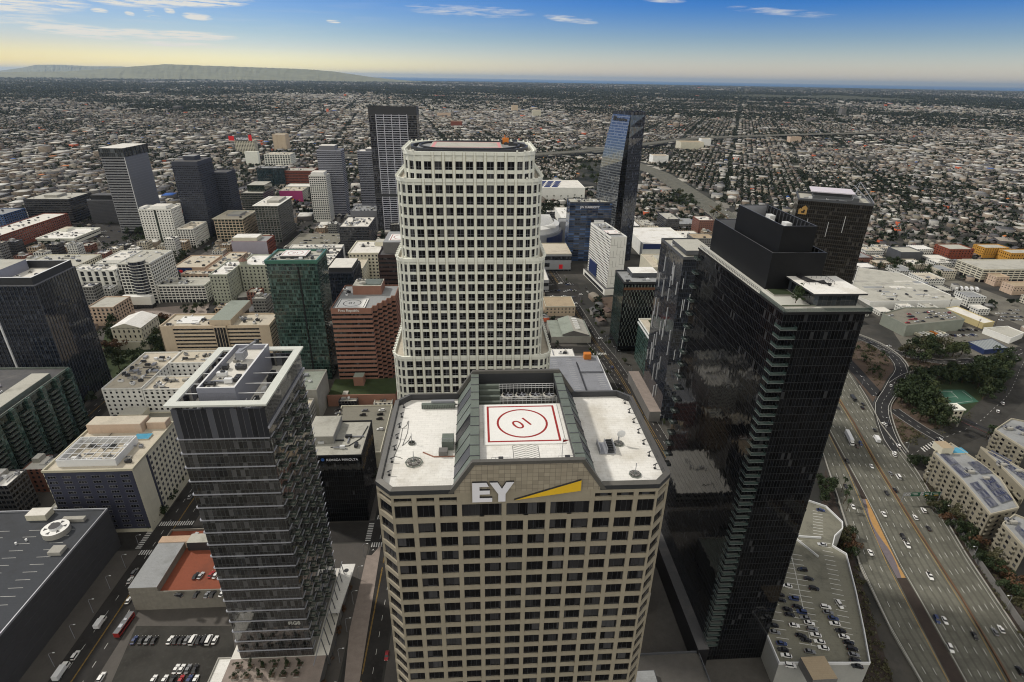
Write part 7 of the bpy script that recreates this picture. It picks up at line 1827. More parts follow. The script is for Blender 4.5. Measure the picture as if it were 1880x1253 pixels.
for x, y, c, a in ((765, 885, 'white', 85), (880, 895, 'black', 80), (905, 1215, 'blue', 4), (835, 590, 'red', 5), (705, 460, 'black', 5), (760, 520, 'black', 5), (620, 350, 'white', 5), (600, 310, 'black', 5), (540, 380, 'white', 60)):
    p = at(980+x/6.267, 480+y/6.267, .7); car(p[0], p[1], .04, R(a), c, 'sedan', '{col} {kind} on the downtown side street right of the cream tower', 'cars on the downtown side street')
for k in range(34):
    p = at(1003+q.uniform(0, 56), 522+12*(k % 4)+q.uniform(-2, 2), .6); car(p[0], p[1], .16, R(90), q.choice(('white', 'silver', 'black', 'blue', 'grey')), 'sedan', '{col} {kind} in the street car park before the white hotel slab', 'cars in the street car park', False)
for x, y, c in ((238, 287, 'black'), (238, 312, 'grey'), (430, 290, 'grey'), (415, 322, 'black'), (552, 288, 'white'), (540, 318, 'black'), (535, 350, 'black'), (540, 425, 'white')):
    p = at(560+x/3.917, 680+y/3.917, 12.6); car(p[0], p[1], 12.04, R(90), c, 'suv', '{col} {kind} on the concrete deck behind the black glass block', 'cars on the concrete deck')
for x, y, c in ((975, 375, 'black'), (1005, 378, 'white'), (885, 435, 'black'), (1030, 455, 'black'), (905, 455, 'white')):
    p = at(x/4.178, 660+y/4.178, 12.6); car(p[0], p[1], 12.05, R(60), c, 'sedan', '{col} {kind} on the low deck beside the white court block', 'cars on the low deck')
for k in range(30):      # open deck on the right
    u_, v_ = q.random(), (k % 4+.5)/4; A = [Vector(p) for p in PKC]; a = A[0].lerp(A[4], v_); b = A[1].lerp(A[2], v_*.9) if v_ < .6 else A[1].lerp(A[2], .95)
    a = A[0].lerp(A[1], .12+.8*v_); b = A[3].lerp(A[2], .08+.8*v_); p = a.lerp(b, .04+.92*u_)
    car(p.x, p.y, 12.05, R(78), q.choice(('white', 'silver', 'black', 'black', 'blue', 'red')), q.choice(('sedan', 'suv')), '{col} {kind} on the open deck behind the trees on the right', 'cars on the open deck', False)
for k in range(26):      # truck yard
    p = at(1700+(k % 13)*7.5+q.uniform(-2, 2), 606+(k//13)*10+q.uniform(-1, 1), .6); car(p[0], p[1], .06, R(10), q.choice(('white', 'silver', 'black', 'blue')), 'suv', '{col} {kind} in the yard below the open deck', 'cars in the yard below the open deck', False)
for k in range(22):
    p = at(1828+q.uniform(0, 50), 570+q.choice((0, 6, 12, 18)), .6); car(p[0], p[1], .06, R(60), q.choice(('white', 'silver', 'black')), 'sedan', '{col} {kind} in the fenced lot at the right edge', 'cars in the fenced lot', False)
for k in range(24):
    p = at(170+q.uniform(0, 70), 415+q.choice((0, 10, 20, 30))+q.uniform(-1, 1), .6); car(p[0], p[1], .16, R(90), q.choice(('white', 'silver', 'black', 'blue')), 'sedan', '{col} {kind} in the open lot left of the white hotel', 'cars in the open lot', False)
for k in range(26):
    p = (-272+q.uniform(2, 64), 816+(k % 5)*14); car(p[0], p[1], 14.05, R(90), q.choice(('white', 'silver', 'black', 'black')), 'sedan', '{col} {kind} on the deck behind the courtyard apartments', 'cars on the courtyard deck', None)
for k in range(44):
    v_ = q.choice(VS[1:6]); y = q.uniform(270, 1150); s_ = q.choice((-1, 1)); car(v_[0]+s_*v_[1]*q.choice((.12, .36)), y, .03, math.pi if s_ < 0 else 0, q.choice(('white', 'silver', 'black', 'grey', 'blue')), q.choice(('sedan', 'suv')), '{col} {kind} on the street grid left of the cream tower', 'cars on the street grid', None)
# trucks and buses
def truck(x, y, z, rz, label, L=7, H=3.4, boxmat='metal_white', cab='paint_white', name='box_truck'):
    t = thing(name, label, 'truck', (x, y, z), rz)
    mb = MB(); mb.box(-1.25, 1.25, -L/2, L/2, .9, H, boxmat); mb.build('cargo_box', t)
    mb = MB(); mb.prism([(-1.2, L/2+.25), (1.2, L/2+.25), (1.2, L/2+2.3), (-1.2, L/2+2.3)], .5, 1.6, cab, cab); mb.prism([(-1.15, L/2+.25), (1.15, L/2+.25), (1.1, L/2+1.9), (-1.1, L/2+1.9)], 1.6, 2.5, 'car_glass', cab); mb.build('cab', t)
    for yy in (-L*.36, -L*.2, L/2+1.2):
        for sx in (-1.1, 1.1):
            w = link('wheel', CARM['van'][2], t, (sx, yy, .48)); w.scale = (1.3, 1.45, 1.45)
    return t
p = at(1500+285/4.818, 600+975/4.818, 2); truck(p[0], p[1], .09, fwang(p[1])+math.pi, 'white semi trailer truck on the left hand freeway lanes', 14, 4)
p = at(1500+535/4.818, 600+1000/4.818, 1.6); truck(p[0], p[1], .09, fwang(p[1]), 'white box truck on the right hand freeway lanes', 6)
p = at(1500+318/4.818, 600+625/4.818, 1.2); truck(p[0], p[1], .09, fwang(p[1])+math.pi, 'dark open truck on the freeway beside the black tower', 6.5, 2.2, 'metal_dark', 'metal_dark')
p = at(540/2.984, 833+935/2.984, 1.5); truck(p[0], p[1], .03, 0, 'small white delivery truck on the dark street lower left', 4.2, 3.0)
p = at(325/2.984, 833+1205/2.984, 1.5); truck(p[0], p[1], .03, 0, 'white box truck at the bottom left edge of the dark street', 6, 3.2)
for k in range(7):
    p = at(1560+(705+k*42)/5.697, 480+(770-k*3)/5.697, 1.5); truck(p[0], p[1], .06, R(200), 'box truck number in the row of trucks below the open deck' if 0 else ('orange striped' if k == 4 else ('cream', 'white', 'pale grey')[k % 3])+' box truck in the row below the open deck, '+('first', 'second', 'third', 'fourth', 'fifth', 'sixth', 'seventh')[k]+' from the black tower', 7, 3.4, 'paint_orange' if k == 4 else ('stucco_cream', 'metal_white', 'stucco_white')[k % 3])
for k in range(5):
    p = at(1560+(1110+k*55)/5.697, 480+(285+k*3)/5.697, 1.5); t = truck(p[0], p[1], .06, R(150), 'white trailer in the row before the reddish yard building, '+('first', 'second', 'third', 'fourth', 'fifth')[k]+' from the warehouse', 10, 3.8)
def bus(x, y, z, rz, label, mat):
    t = thing('bus', label, 'bus', (x, y, z), rz); mb = MB(); mb.box(-1.28, 1.28, -6, 6, .4, 3.1, mat, 'metal_slate'); mb.build('body', t)
    mb = MB()
    for s in (-1, 1): mb.box(s*1.29-.02, s*1.29+.02, -5.6, 5.4, 1.5, 2.5, 'car_glass')
    mb.box(-1.15, 1.15, 5.99, 6.03, 1.3, 2.6, 'car_glass'); mb.build('window_strip', t)
    mb = MB(); mb.box(-.8, .8, -3, -1, 3.1, 3.35, 'metal_grey'); mb.box(-.7, .7, 1, 2.2, 3.1, 3.3, 'metal_grey'); mb.build('roof_unit', t)
    for yy in (-3.4, 3.9):
        for sx in (-1.15, 1.15): w = link('wheel', CARM['van'][2], t, (sx, yy, .45)); w.scale = (1.2, 1.35, 1.35)
p = at(680/2.984, 833+935/2.984, 1.8); bus(p[0], p[1], .03, R(-4), 'red city bus on the dark street beside the red roofed parking building', 'paint_red')
p = at(1215/5.697+1560, 480+380/5.697, 1.8); bus(p[0], p[1], .06, R(60), 'yellow and black bus in the truck yard behind the warehouse', 'paint_yellow')
for c_, v_ in COL.items(): plain('far_paint_'+c_, v_, .35, amt=.05)
mb = MB()
for x, y, z, rz, c_ in FARCARS:
    u_ = (math.cos(rz), math.sin(rz)); n_ = (u_[1], -u_[0])
    mb.obox((x, y), u_, n_, -.9, .9, -2.3, 2.3, z+.3, z+.95, 'far_paint_'+c_); mb.obox((x, y), u_, n_, -.75, .75, -1.0, 1.6, z+.95, z+1.4, 'car_glass'); mb.obox((x, y), u_, n_, -.65, .65, -.5, 1.2, z+1.4, z+1.44, 'far_paint_'+c_)
o = mb.build('distant_cars'); tag(o, 'small far off cars on the freeway, the street grid and the distant decks', 'cars', None, 'stuff')
# street lamps and traffic signals
lamp = MB(); lamp.tube([(0, 0, 0), (0, 0, 8.5), (.5, 0, 9.2), (2.4, 0, 9.5)], [.14, .1, .08, .07], 'metal_grey', 6); lm = lamp.mesh('pole'); lh = MB().box(2.0, 2.9, -.18, .18, 9.38, 9.55, 'metal_white').mesh('lamp_head')
def lampat(x, y, rz, lab, grp, z=0.0):
    t = thing('street_lamp', lab, 'street lamp', (x, y, z), rz, grp); link('pole', lm, t); link('lamp_head', lh, t)
for k in range(9): lampat(-64, 110+k*15.5, 0, 'grey street lamp along the plaza side of the street by the framed glass tower', 'street lamps by the framed glass tower')
for k in range(10): lampat(-189.5, 120+k*14, 0, 'grey street lamp along the dark street lower left', 'street lamps on the dark street')
for k in range(12): p = smooth(SP)[k*2]; lampat(p.x+10.5, p.y, math.pi, 'grey street lamp along the downtown side street', 'street lamps on the side street')
for y in range(120, 420, 32): lampat(float(np.interp(y, *RE))+1.6, y, math.pi, 'tall grey lamp along the outer right edge of the freeway', 'freeway lamps on the right edge', 1)
for (x, y) in ((1826, 600), (1792, 608), (1740, 570), (1690, 560), (1640, 563)):
    p = at(x, y); t = MB(); t.tube([(0, 0, 0), (0, 0, 15)], [.25, .15], 'tree_bark', 6); t.box(-1.6, 1.6, -.1, .1, 13.5, 13.8, 'tree_bark'); t.box(-1.2, 1.2, -.1, .1, 12, 12.3, 'tree_bark'); o = t.build('utility_pole', None, (p[0], p[1], 0)); tag(o, 'brown wooden utility pole standing along the truck yard street', 'utility pole', 'utility poles along the truck yard')
x, y = -43.5, 240
t = thing('traffic_signal', 'green traffic signal with orange lamps on a curved arm by the gabled tower', 'traffic signal', (x-1, y-4, 0)); mb = MB(); mb.tube([(0, 0, 0), (0, 0, 6), (-1, 0, 7.2), (-6, 0, 7.5)], .12, 'paint_signal', 6); mb.build('pole', t)
for k in (-2.5, -5.5): mb = MB(); mb.box(k-.22, k+.22, -.2, .2, 6.4, 7.5, 'paint_orange'); mb.build('signal_head', t)

# ------------------------------------------------------------------ trees
def leafmat(name, c):
    m, nt, b = newmat(name); p = wpos(nt); n1 = noise(nt, p, .5, 4); n2 = noise(nt, p, .05, 2)
    oi = nt.nodes.new('ShaderNodeObjectInfo')
    f = M(nt, 'ADD', .45, M(nt, 'ADD', M(nt, 'MULTIPLY', n1, .8), M(nt, 'MULTIPLY', oi.outputs['Random'], .35)))
    vm = N(nt, 'ShaderNodeVectorMath', operation='SCALE'); vm.inputs[0].default_value = c; nt.links.new(f, vm.inputs['Scale']); nt.links.new(vm.outputs[0], b.inputs['Base Color']); b.inputs['Roughness'].default_value = .7; b.inputs['Specular IOR Level'].default_value = .25
leafmat('leaf_dark', (.026, .040, .016)); leafmat('leaf_mid', (.045, .058, .022)); leafmat('leaf_olive', (.062, .060, .030)); leafmat('leaf_autumn', (.10, .055, .03)); leafmat('leaf_city', (.020, .029, .016))
def crown_mesh(seed, rx, rz, zc, n, mat, s=.55, lobes=7):
    q = np.random.default_rng(seed); mb = MB()
    L = [(q.normal(0, .42, 3)*np.array([rx, rx, rz]), q.uniform(.38, .62)*rx) for _ in range(lobes)]
    for k in range(n):
        c, r = L[k % lobes]; d = q.normal(0, 1, 3); d /= np.linalg.norm(d); p = c+d*r*(q.uniform(.55, 1.05))*np.array([1, 1, .85]); p[2] += zc
        nrm = d+q.normal(0, .5, 3); nrm /= np.linalg.norm(nrm); a = np.cross(nrm, q.normal(0, 1, 3)); a /= np.linalg.norm(a); b = np.cross(nrm, a); w = s*q.uniform(.6, 1.4)
        mb.face([tuple(p-a*w), tuple(p-b*w*.7), tuple(p+a*w), tuple(p+b*w*.7)], mat)
    return mb.mesh('crown')
def trunk_mesh(seed, h, r, spread):
    q = random.Random(seed); mb = MB(); mb.tube([(0, 0, 0), (.1, 0, h*.4), (-.1, .1, h*.75)], [r, r*.75, r*.5], 'tree_bark', 6)
    for k in range(4):
        a = 2*math.pi*k/4+q.random(); mb.tube([(0, 0, h*.45), (spread*.5*math.cos(a), spread*.5*math.sin(a), h*.75), (spread*math.cos(a), spread*math.sin(a), h)], [r*.5, r*.35, r*.12], 'tree_bark', 4)
    return mb.mesh('trunk')
TREES = {}
for i, m in enumerate(('leaf_dark', 'leaf_mid', 'leaf_olive', 'leaf_dark', 'leaf_autumn')):
    TREES['broad%d' % i] = (trunk_mesh(i, 6, .35, 2.2), crown_mesh(i, 4.6, 3.4, 7, 520, m))
TREES['cone'] = (trunk_mesh(9, 9, .3, .6), crown_mesh(9, 2.3, 7.0, 9.5, 480, 'leaf_dark', .5, 12))
def palm_meshes():
    mb = MB(); mb.tube([(0, 0, 0), (.15, 0, 6), (0, .1, 12)], [.28, .2, .18], 'tree_bark', 6); tr = mb.mesh('trunk'); mb = MB(); q = random.Random(2)
    for k in range(34):
        a = q.uniform(0, 6.28); e = q.uniform(-.6, 1.1); L = q.uniform(2.2, 3.2); d = Vector((math.cos(a)*math.cos(e), math.sin(a)*math.cos(e), math.sin(e))); s = Vector((-math.sin(a), math.cos(a), 0)); P = Vector((0, 0.1, 12)); 
        prev = (P-s*.08, P+s*.08)
        for j in range(1, 5):
            c = P+d*L*j/4-Vector((0, 0, 1.3*(j/4)**2)); w = (.45, .5, .35, .05)[j-1]; cur = (c-s*w, c+s*w); mb.face([tuple(prev[0]), tuple(prev[1]), tuple(cur[1]), tuple(cur[0])], 'leaf_dark'); prev = cur
    return tr, mb.mesh('crown')
TREES['palm'] = palm_meshes()
NTREE = [0]
TL = {'broad0': 'dark green broad tree', 'broad1': 'mid green broad tree', 'broad2': 'olive leaved broad tree', 'broad3': 'dense dark broad tree', 'broad4': 'reddish brown broad tree', 'cone': 'tall dark conifer', 'palm': 'slender fan palm'}
def tree(kind, x, y, s, where, z=0.0):
    tr, cr = TREES[kind]; t = thing('palm_tree' if kind == 'palm' else 'tree', TL[kind]+' '+where, 'palm' if kind == 'palm' else 'tree', (x, y, z), q.uniform(0, 6.28), TL[kind]+'s '+where); t.scale = (s, s, s*q.uniform(.85, 1.15)); link('trunk', tr, t); link('crown', cr, t); NTREE[0] += 1
def inpoly(x, y, P):
    c = False; n = len(P)
    for i in range(n):
        (xa, ya), (xb, yb) = P[i], P[(i+1) % n]
        if (ya > y) != (yb > y) and x < (xb-xa)*(y-ya)/(yb-ya)+xa: c = not c
    return c
def grove(px, n, kinds, where, smin=.7, smax=1.3, avoid=None, gap=4.0):
    P = pz(px); xs = [p[0] for p in P]; ys_ = [p[1] for p in P]; done = []; tries = 0
    while len(done) < n and tries < 4000:
        tries += 1; x, y = q.uniform(min(xs), max(xs)), q.uniform(min(ys_), max(ys_))
        if not inpoly(x, y, P) or any((x-a)**2+(y-b)**2 < gap*gap for a, b in done): continue
        if avoid and any(inpoly(x, y, A) for A in avoid): continue
        if any(a-1 < x < b+1 and c-1 < y < d+1 for a, b, c, d in OCC): continue
        if any((Vector((x, y))-p).length < 7.5 for Rd in (RAMP, R2, R3, R4, R5, R6) for p in Rd): continue
        done.append((x, y)); tree(q.choice(kinds), x, y, q.uniform(smin, smax), where)
court = pz([(1700, 706), (1782, 706), (1815, 755), (1728, 764)]); pavz = pz([(1732, 748), (1778, 748), (1785, 800), (1728, 800)])
grove([(1655, 715), (1700, 696), (1760, 690), (1868, 665), (1850, 720), (1795, 768), (1730, 795), (1690, 775), (1650, 740)], 78, ['broad0', 'broad0', 'broad3', 'broad3', 'broad1'], 'in the dark grove round the sports court', 1.0, 1.6, [court, pavz])
grove([(1655, 715), (1760, 690), (1850, 680), (1795, 768), (1690, 775)], 7, ['palm'], 'in the grove round the sports court', .8, 1.1, [court], 8)
grove([(1632, 650), (1700, 640), (1790, 652), (1800, 664), (1700, 672), (1650, 668)], 20, ['broad2', 'broad1', 'broad0', 'broad2'], 'between the truck yard and the ramps', 1.1, 1.7)
grove([(1560, 632), (1610, 640), (1640, 680), (1610, 715), (1575, 670)], 12, ['broad2', 'broad0', 'broad3'], 'on the bare slope inside the curving ramp', .4, .75)
grove([(1520, 985), (1560, 985), (1568, 1060), (1550, 1075), (1545, 1020)], 16, ['broad4', 'broad2', 'broad0'], 'between the white edged deck and the freeway', .55, .9, None, 2.5)
grove([(1500, 890), (1532, 890), (1530, 935), (1510, 930)], 6, ['broad0', 'broad3'], 'behind the white edged deck', .6, .9, None, 2.5)
grove([(1535, 900), (1555, 905), (1560, 960), (1548, 955)], 4, ['palm'], 'beside the freeway ramp near the white edged deck', .7, .9, None, 3)
grove([(1700, 925), (1735, 915), (1790, 975), (1880, 1090), (1880, 1150), (1790, 1030)], 26, ['broad0', 'broad3', 'broad2', 'broad4'], 'below the solar apartment blocks along the freeway', .6, .95, None, 3.5)
grove([(1670, 850), (1712, 850), (1715, 905), (1695, 890)], 7, ['broad0', 'broad3'], 'beside the freeway at the nearest solar block', .5, .8, None, 3)
grove([(1810, 800), (1850, 820), (1880, 850), (1860, 850), (1800, 818)], 8, ['palm', 'broad0', 'broad3'], 'between the solar apartment blocks', .6, .9, None, 3)
grove([(195, 590), (300, 595), (335, 650), (338, 690), (300, 700), (235, 700), (190, 650)], 36, ['broad0', 'broad3', 'broad1', 'broad4', 'broad0'], 'in the small downtown park beside the beige slab hotel', 1.0, 1.6)
grove([(335, 566), (390, 560), (440, 570), (435, 590), (350, 590)], 10, ['broad1', 'broad3'], 'before the pale green building', .6, .9)
grove([(300, 450), (350, 450), (345, 520), (300, 520)], 11, ['cone'], 'in the street behind the white framed tower', .8, 1.2, None, 5)
grove([(225, 425), (280, 420), (285, 445), (230, 450)], 9, ['broad0', 'broad3'], 'at the foot of the white hotel', 1.0, 1.5, None, 6)
grove([(455, 480), (495, 475), (500, 490), (455, 505)], 7, ['broad0'], 'beside the blank violet wall', .8, 1.1, None, 5)
grove([(1225, 350), (1300, 380), (1340, 410), (1320, 425), (1230, 375)], 16, ['broad0', 'broad3', 'broad2'], 'along the freeway behind the mirror glass tower', 1.1, 1.7, None, 9)
grove([(1060, 305), (1100, 305), (1110, 345), (1065, 340)], 12, ['broad0', 'broad1'], 'behind the convention hall', 1.2, 1.8, None, 9)
for k in range(10): tree('palm', 92+k*15, 1222, 1.0, 'in the row before the curved convention hall wall')
V = smooth(SP)
for k in range(16):
    p = V[3+k]; tree('broad1', p.x+q.choice((-11, 11.5)), p.y+q.uniform(-3, 3), q.uniform(.4, .6), 'along the downtown side street')
for k in range(9): tree('broad4', -68+q.uniform(-2, 2), 108+k*13, q.uniform(.35, .5), 'on the plaza beside the framed glass tower')
for k in range(12):
    x = -107.6-3+2+(k % 6)*5.2+3; tree('broad3', -90.4-17.2+2+(k % 6)*5.2, 170.5-3.2-(k//6)*4.5, .28, 'in the planters on the podium of the framed glass tower', 6.7)
for k in range(4): tree('broad0', 107+k*1.6, 171+k*2.2, .42, 'on the roof terrace of the black tower', 172.6)
for k in range(9): tree('broad0', -190+q.choice((-2, 2)), 262+k*9, q.uniform(.7, 1.0), 'on the pavement beside the navy fronted hotel')
grove([(1590, 500), (1650, 480), (1735, 505), (1740, 520), (1650, 500)], 14, ['broad0', 'broad3'], 'behind the wide warehouse', .9, 1.3, None, 7)

# shrubs and dry undergrowth on the banks: too many to count
G3 = np.random.default_rng(9); sh_, sv = [], []
for px, n_ in (([(1545, 630), (1600, 625), (1648, 668), (1640, 700), (1612, 725), (1560, 668)], 260), ([(1640, 690), (1750, 675), (1875, 660), (1800, 775), (1725, 805), (1650, 760)], 900), ([(1612, 640), (1700, 650), (1860, 660), (1700, 675), (1655, 690)], 260), ([(1690, 885), (1720, 872), (1880, 1085), (1880, 1180), (1800, 1050)], 700), ([(1515, 960), (1560, 985), (1640, 1253), (1590, 1253), (1545, 1040)], 500), ([(1640, 745), (1680, 790), (1720, 808), (1672, 833), (1648, 810)], 200), ([(195, 600), (300, 590), (345, 690), (215, 712)], 240)):
    P_ = pz(px); xs = [p[0] for p in P_]; yy = [p[1] for p in P_]; k = 0
    while k < n_:
        x, y = G3.uniform(min(xs), max(xs)), G3.uniform(min(yy), max(yy)); k += .2
        if not inpoly(x, y, P_) or any((Vector((x, y))-p).length < 8 for Rd in (RAMP, R2, R3, R4, R5, R6) for p in Rd[::2]) or inpoly(x, y, court): continue
        k += .8; sh_.append((x, y, G3.uniform(.5, 1.6)))
A_ = np.array(sh_); nq = 9; n = len(A_)
cen = np.stack([A_[:, 0], A_[:, 1], A_[:, 2]*.6], 1)[:, None, :]+G3.normal(0, .5, (n, nq, 3))*A_[:, 2][:, None, None]
a = G3.normal(0, 1, (n, nq, 3)); a /= np.linalg.norm(a, axis=2, keepdims=True); b = np.cross(a, G3.normal(0, 1, (n, nq, 3))); b /= np.linalg.norm(b, axis=2, keepdims=True); w = A_[:, 2][:, None, None]*G3.uniform(.25, .5, (n, nq, 1))
SHRUB = np.stack([cen-a*w, cen-b*w*.8, cen+a*w, cen+b*w*.8], 2).reshape(-1, 3); SHRUB[:, 2] = np.maximum(SHRUB[:, 2], .15)


# ------------------------------------------------------------------ low blocks filling the streets (individually, nearest first)
WALLS = [('fill_cream', 'cream'), ('fill_white', 'white'), ('fill_brick', 'red brick'), ('fill_grey', 'grey'), ('fill_tan', 'tan'), ('fill_dark', 'dark')]
ROOFS = [('roof_white', 'white'), ('roof_pale', 'pale grey'), ('roof_cream', 'cream'), ('roof_grey', 'dark grey'), ('roof_tan', 'tan'), ('roof_clean', 'bright white')]
CELL = 6.0
occ = np.zeros((460, 460), bool)           # x -1300..1460, y 60..2820
def mark(x0, x1, y0, y1, v=True):
    i0, i1 = int((x0+1300)/CELL), int((x1+1300)/CELL)+1; j0, j1 = int((y0-60)/CELL), int((y1-60)/CELL)+1
    occ[max(0, i0):max(0, i1), max(0, j0):max(0, j1)] = v
def isfree(x0, x1, y0, y1):
    i0, i1 = int((x0+1300)/CELL), int((x1+1300)/CELL)+1; j0, j1 = int((y0-60)/CELL), int((y1-60)/CELL)+1
    if i0 < 0 or j0 < 0 or i1 > 460 or j1 > 460: return False
    return not occ[i0:i1, j0:j1].any()
for a, b, c, d in OCC: mark(a-3, b+3, c-3, d+3)
for x, w in VS: mark(x-w/2-2, x+w/2+2, 60, 1500)
for y, w in HS: mark(-1000, 118, y-w/2-2, y+w/2+2)
for p in smooth(SP, 60): mark(p.x-13, p.x+13, p.y-6, p.y+6)
for px in ([(180, 1253), (235, 1140), (430, 1140), (450, 1253)],): pass
for y in range(60, 2300, 5): mark(np.interp(y, *LE)-8, np.interp(y, *RE)+8, y, y+5)
for P_ in (RAMP, R2, R3, R4, R5, R6): 
    for p in P_: mark(p.x-10, p.x+10, p.y-10, p.y+10)
for i in range(len(VP_)-1):
    for f in np.linspace(0, 1, 12): p = VP_[i].lerp(VP_[i+1], f); mark(p.x-27, p.x+27, p.y-27, p.y+27)
mark(-165, -75, 130, 175); mark(96, 150, 130, 440)
def markpoly(px):
    P = pz(px); xs = [p[0] for p in P]; ys_ = [p[1] for p in P]
    for x in np.arange(min(xs), max(xs), 4):
        for y in np.arange(min(ys_), max(ys_), 4):
            if inpoly(x, y, P): mark(x, x+1, y, y+1)
for px in ([(195, 580), (390, 555), (345, 690), (185, 712)], [(1000, 515), (1075, 515), (1085, 565), (1000, 570)], [(1500, 610), (1600, 600), (1640, 590), (1780, 595), (1885, 560), (1885, 900), (1650, 900), (1540, 700)], [(1735, 515), (1830, 520), (1850, 560), (1770, 545)],
        [(150, 400), (255, 400), (250, 455), (190, 452)], [(1098, 540), (1130, 540), (1145, 605), (1120, 590)], [(1040, 480), (1300, 470), (1180, 560), (1060, 540)], [(1060, 300), (1180, 300), (1180, 350), (1060, 350)]): markpoly(px)
mark(-75, 130, 60, 250)
def seen(x, y, m=30):
    d = Vector((x, y, -CAM_H)); zc = d.dot(fw)
    if zc < 10: return False
    px, py = 940+FPX*d.dot(rt2)/zc, 626-FPX*d.dot(up2)/zc
    return -m < px < 1880+m and py < 1253+m
q = random.Random(77); cand = []
for gx in np.arange(-1280, 1440, 9):
    for gy in np.arange(80, 1500, 9): cand.append((gx, gy))
cand.sort(key=lambda p: p[0]**2+p[1]**2)
NF = 0; LIM = 285
for gx, gy in cand:
    if NF >= LIM: break
    if not seen(gx, gy): continue
    west = gx > np.interp(gy, *RE); near = math.hypot(gx, gy) < 1150
    w, d = (q.uniform(14, 30), q.uniform(14, 34)) if west else (q.uniform(22, 44), q.uniform(24, 52))
    if not isfree(gx, gx+w, gy, gy+d): 
        w, d = 14, 15
        if not isfree(gx, gx+w, gy, gy+d): continue
    h = q.choice((5, 6, 7, 9, 11)) if west or q.random() < .45 else q.choice((9, 13, 17, 21, 26))
    wm, wn_ = q.choice(WALLS[:2]+WALLS[:5]) if west else q.choice(WALLS); rm, rn = q.choice(ROOFS[:3]+ROOFS)
    side = 'beyond the freeway' if west else ('left of the cream tower' if gx < 0 else 'right of the cream tower')
    hn = 'low' if h < 12 else 'mid rise'
    t = building('street_block', '%s %s block with a %s roof %s' % (hn, wn_, rn, side), (gx, gx+w, gy, gy+d), h, wm, rm, q.choice((.5, .9, 1.2)), style=None, units=q.choice((1, 2, 3, 5)) if not west else q.choice((0, 1, 2)), seed=NF,
                 group='%s %s walled blocks with %s roofs %s' % (hn, wn_, rn, side), pent=(.1, .4, .5, .9, 3, 'concrete', rm) if (not west and q.random() < .4) else None)
    NF += 1; mark(gx-3, gx+w+4, gy-3, gy+d+4)
    if q.random() < (.75 if west else .3) and NTREE[0] < 298: tree(q.choice(('broad0', 'broad3', 'broad1', 'broad0')), gx-4, gy+q.uniform(0, d), q.uniform(.7, 1.3), 'among the low blocks '+side)

# ------------------------------------------------------------------ the plain beyond: too many houses to count
def citymat():
    m, nt, b = newmat('city_faces'); a = N(nt, 'ShaderNodeAttribute', attribute_name='tone'); 
    n1 = noise(nt, wpos(nt), .12, 3)
    vm = N(nt, 'ShaderNodeVectorMath', operation='SCALE'); nt.links.new(a.outputs['Color'], vm.inputs[0]); nt.links.new(M(nt, 'ADD', .7, M(nt, 'MULTIPLY', n1, .6)), vm.inputs['Scale'])
    nt.links.new(vm.outputs[0], b.inputs['Base Color']); b.inputs['Roughness'].default_value = .85; b.inputs['Specular IOR Level'].default_value = .2
citymat()
G2 = np.random.default_rng(5)
roofpal = np.array([(.66, .65, .61), (.55, .53, .48), (.42, .41, .38), (.28, .28, .28), (.28, .25, .21), (.15, .11, .095), (.12, .12, .125), (.08, .08, .09), (.19, .165, .145), (.60, .57, .50)])
wallpal = np.array([(.50, .46, .38), (.60, .59, .56), (.36, .30, .24), (.28, .27, .26), (.45, .37, .30), (.16, .15, .15)])
def lownoise(x, y, s, seed):
    r = np.random.default_rng(seed); v = np.zeros_like(x)
    for k in range(6):
        a = r.uniform(0, 6.28); f = s*r.uniform(.5, 2.2); v += np.sin((x*math.cos(a)+y*math.sin(a))*f+r.uniform(0, 6.28))
    return v/6
def infrust(x, y, m=60):
    zc = x*fw.x+y*fw.y-CAM_H*fw.z; px = FPX*(x*rt2.x+y*rt2.y-CAM_H*rt2.z)/zc; return (np.abs(px) < 940+m)
def occmask(x, y):
    i = ((x+1300)/CELL).astype(int); j = ((y-60)/CELL).astype(int); ok = (i >= 0) & (i < 460) & (j >= 0) & (j < 460); o = np.zeros(len(x), bool); o[ok] = occ[i[ok], j[ok]]; return o
bands = [(560, 2300, 15, 23, 12, 6), (2300, 4500, 20, 30, 10, 5), (4500, 8500, 33, 46, 9, 4), (8500, 17000, 62, 90, 7, 3), (17000, 36000, 150, 240, 6, 3)]
HB, HT = [], []
C_ = [at(700, 149.2), at(900, 151), at(1040, 153), at(1180, 155), at(1330, 158), at(1500, 161), at(1700, 164.5), at(1880, 167.5), at(2100, 173)]
CAZ = [math.atan2(*c_) for c_ in C_]; CR = [math.hypot(*c_) for c_ in C_]
